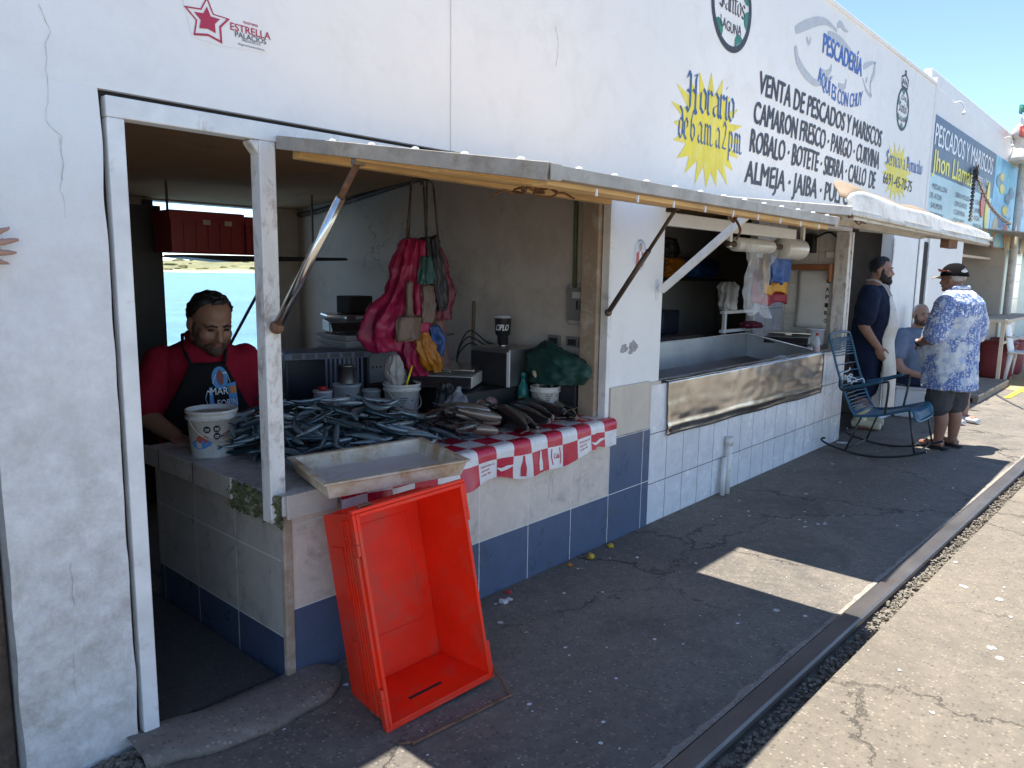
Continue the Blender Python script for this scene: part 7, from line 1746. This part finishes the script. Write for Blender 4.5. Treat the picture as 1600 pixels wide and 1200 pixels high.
# cap
bm = B(); n, mm = 36, 12; rings = []
for j in range(mm + 1):
    ph = PI / 2 * j / mm; rings.append([bm.verts.new(hd(-.008 + .117 * math.cos(ph) ** .8 * math.cos(a), .096 * math.cos(ph) ** .8 * math.sin(a), (.030 - .016 * max(0, -math.cos(a))) + (.108 + .016 * max(0, -math.cos(a))) * math.sin(ph) ** 1.1)) for a in [2 * PI * k / n for k in range(n)]])
for a_, b_ in zip(rings[:-1], rings[1:]):
    for k in range(n): bm.faces.new((a_[k], a_[(k + 1) % n], b_[(k + 1) % n], b_[k])).smooth = True
bm.faces.new(rings[0][::-1]); M['cap_black'] = pm('black_cap_cloth', (.008, .008, .009), .95, bmp=.3, spec=.1); cp_ = obj('cap', bm, 'cap_black', p)
bm = B(); add_grid(bm, 14, 6, lambda u, v: hd(.085 + .095 * v * (1 - .35 * (2 * u - 1) ** 2), (2 * u - 1) * .078, .038 - .02 * v - .014 * (2 * u - 1) ** 2)); M['cap_bill'] = pm('khaki_bill', (.30, .26, .19), .8); obj('bill', bm, 'cap_bill', cp_, solid=.005)
bm = B(); add_tube(bm, [hd(.10, q_ * .06, .075 + .01 * abs(q_)) for q_ in (-1, -.5, 0, .5, 1)], .009, 6); add_tube(bm, [hd(.09, .07, .07), hd(0, .10, .068), hd(-.03, .098, .06)], .005, 6); M['glass_red'] = pm('red_sunglasses', (.16, .03, .02), .2); obj('sunglasses', bm, 'glass_red', cp_)
bm = B()
hf = lambda u, v, d=0: hd(-.008 - .1195 * math.cos(u * 8.5), .0985 * math.sin(u * 8.5), .052 + v)
bm.faces.new([bm.verts.new(hf(.048 + .034 * math.cos(2 * PI * k / 18), .010 + .013 * math.sin(2 * PI * k / 18))) for k in range(18)]); ribbon(bm, [(.02, .012), (.045, .035), (.075, .012)], .006, hf); obj('cap_badge', bm, 'print_white', cp_, recalc=False)
bm = B(); d_ = (wrL - elL).normalized(); s_, u_ = ring_frame(d_); add_tube(bm, [wrL - d_ * .012, wrL + d_ * .012], .040, 16); obj('watch_strap', bm, 'black', p)
bm = B(); q = wrL + F.l * .036 + F.u * .012; add_ball(bm, q, .012, .017, .017, 12, 8); obj('watch_face', bm, 'print_white', p)
for q in (-1, 1):
    bm = B(); add_loft(bm, [(F(-.10, q * .105, .010), F.l * .034, F.u * .009), (F(.0, q * .112, .010), F.l * .040, F.u * .010), (F(.10, q * .122, .010), F.l * .048, F.u * .010), (F(.185, q * .128, .010), F.l * .034, F.u * .009)], 16); add_tube(bm, [F(.02, q * .07, .02), F(.09, q * .125, .075), F(.04, q * .165, .02)], .010, 8, flat=.5); obj('sandal', bm, 'dark_trouser', p)

# ---- 4. seated man against the jamb
F = Fig(9.38, 2.225, .0, math.atan2(-.75, -.45)); p = person('seated bald man in grey blue tee shirt leaning by the far doorway', 9.38, 2.225)
secs = [(.0, .40, .19, .15), (.0, .52, .20, .17), (.0, .68, .20, .175), (-.02, .82, .205, .14), (-.03, .93, .19, .11), (-.03, .98, .15, .09), (-.02, 1.02, .085, .07)]
hd = Head(F(.02, -.01, 1.155), F.f * .9 - F.l * .25, k=1.02)
bm = B(); torso(bm, F, secs, -.012); hd.skin(bm, F(-.02, 0, 1.0), .06)
for q in (-1, 1):
    limb(bm, [F(-.03, q * .20, .92), F(-.01, q * .27, .72), F(.08, q * .27, .56), F(.25, q * .16, .50)], [.065, .058, .048, .034]); hand(bm, F(.25, q * .16, .50), F.f * .8 - F.l * q * .3 - F.u * .1, -F.u, -1 * q, .5)
limb(bm, [F(.0, .10, .42), F(.34, .10, .44), F(.40, .10, .25), F(.42, .10, .07)], [.10, .068, .06, .04]); limb(bm, [F(.0, .02, .42), F(.36, .26, .46), F(.40, .30, .25), F(.41, .31, .07)], [.10, .068, .06, .04])
for a_ in (F(.42, .10, .045), F(.41, .31, .045)): add_tube(bm, [a_ - F.f * .05, a_ + F.f * .15], [.042, .036], 10)
obj('body', bm, 'skin_seat', p, remesh=.010, smooth_it=3); hd.face(p); hd.hair(p, 'hair_grey', -.0, .002, .118, -.06, 7, .003); hd.beard(p, 'stubble', .0)
bm = B(); torso(bm, F, secs[1:-1] + [(-.02, 1.0, .10, .08)], .012)
for q in (-1, 1): limb(bm, [F(-.03, q * .19, .925), F(-.012, q * .25, .80), F(-.005, q * .265, .71)], [.078, .080, .078])
obj('tee_shirt', bm, 'grey_blue_tee', p, remesh=.012, smooth_it=3, wrinkle=(.028, .085, False))
bm = B(); torso(bm, F, [(.0, .38, .20, .16), (.0, .50, .20, .17)], .010); limb(bm, [F(.0, .10, .43), F(.32, .155, .45)], [.115, .095]); limb(bm, [F(.0, .02, .43), F(.31, .22, .46)], [.115, .095]); obj('shorts', bm, 'navy_short', p, remesh=.013, smooth_it=2, wrinkle=(.028, .085, False))
bm = B(); add_tube(bm, [F(-.03, -.17, .565), F(.12, -.1, .565), F(.17, .0, .565), F(.12, .12, .565), F(-.03, .17, .565)], .03, 10); obj('red_sash', bm, 'red_polo', p)
for a_ in (F(.42, .10, .035), F(.41, .31, .035)):
    bm = B(); add_loft(bm, [(a_ - F.f * .09, F.l * .04, F.u * .035), (a_, F.l * .048, F.u * .045), (a_ + F.f * .1, F.l * .05, F.u * .035), (a_ + F.f * .19, F.l * .036, F.u * .022)], 14); obj('shoe', bm, 'scrap', p)
t = thing('stool', 'low plastic crate used as a seat by the seated man', 'stool', (9.38, 2.2, 0)); box_obj('stool_body', (9.2, 2.04, .0), (9.56, 2.37, .33), 'milky', t, .02); box_obj('stool_top', (9.18, 2.02, .3305), (9.58, 2.385, .355), 'milky', t, .01)
q = at(1517, 588, y=1.86); bm = B(); add_lathe(bm, [(.03, 0), (.034, .01), (.034, .10), (.014, .14), (.014, .17)], 14, Matrix.Translation((q.x - .1, 1.86, q.z - .07)) @ Matrix.Rotation(R(30), 4, 'X')); tag(obj('bottle', bm, 'print_yellow'), 'small bright yellow bottle held above the seated man\'s knee', 'bottle')

# ---- 5. person at the left edge, one hand flat on the wall
F = Fig(-.16, 1.96, .005, math.atan2(1, .2)); p = person('person beyond the left edge, fingers resting on the white pier', -.16, 1.96)
secs = [(.0, .86, .17, .13), (.0, 1.0, .165, .13), (.0, 1.2, .18, .13), (.0, 1.36, .195, .12), (.0, 1.44, .16, .095), (.0, 1.50, .075, .06)]
hd = Head(F(.05, 0, 1.64), F.f, k=1.0)
bm = B(); torso(bm, F, secs, -.01); hd.skin(bm, F(0, 0, 1.46), .055)
wr = Vector((.475, 2.352, 1.585)); limb(bm, [F(0, -.19, 1.42), F(.10, -.36, 1.34), Vector((.30, 2.20, 1.42)), wr], [.058, .05, .043, .028]); hand(bm, wr, Vector((1, .045, .12)), Vector((0, 1, 0)), 1, .10, 1.0, .22)
limb(bm, [F(0, .19, 1.42), F(-.02, .24, 1.15), F(.06, .24, .90)], [.058, .046, .03]); hand(bm, F(.06, .24, .90), -F.u + F.f * .2, -F.l, 1, .5)
for q in (-1, 1): limb(bm, [F(0, q * .09, .86), F(.01, q * .10, .48), F(-.01, q * .10, .07)], [.10, .06, .04]); add_tube(bm, [F(-.06, q * .1, .035), F(.15, q * .115, .03)], [.04, .034], 10)
obj('body', bm, 'skin_hand', p, remesh=.0062, smooth_it=2); hd.face(p); hd.hair(p, 'hair_black', -.02, .010, .078, -.06, 9, .005)
bm = B(); torso(bm, F, secs[:-1] + [(.0, 1.48, .09, .07)], .012); limb(bm, [F(0, -.18, 1.42), F(.06, -.28, 1.37)], [.072, .07]); limb(bm, [F(0, .18, 1.42), F(-.01, .22, 1.28)], [.072, .07]); obj('tee_shirt', bm, 'grey_blue_tee', p, remesh=.012, smooth_it=3, wrinkle=(.028, .085, False))
bm = B(); torso(bm, F, [(.0, .80, .17, .13), (.0, .95, .175, .14)], .010)
for q in (-1, 1): limb(bm, [F(0, q * .09, .84), F(.01, q * .10, .5), F(-.01, q * .10, .12)], [.112, .08, .065])
obj('trousers', bm, 'dark_trouser', p, remesh=.014, smooth_it=2, wrinkle=(.028, .085, False))
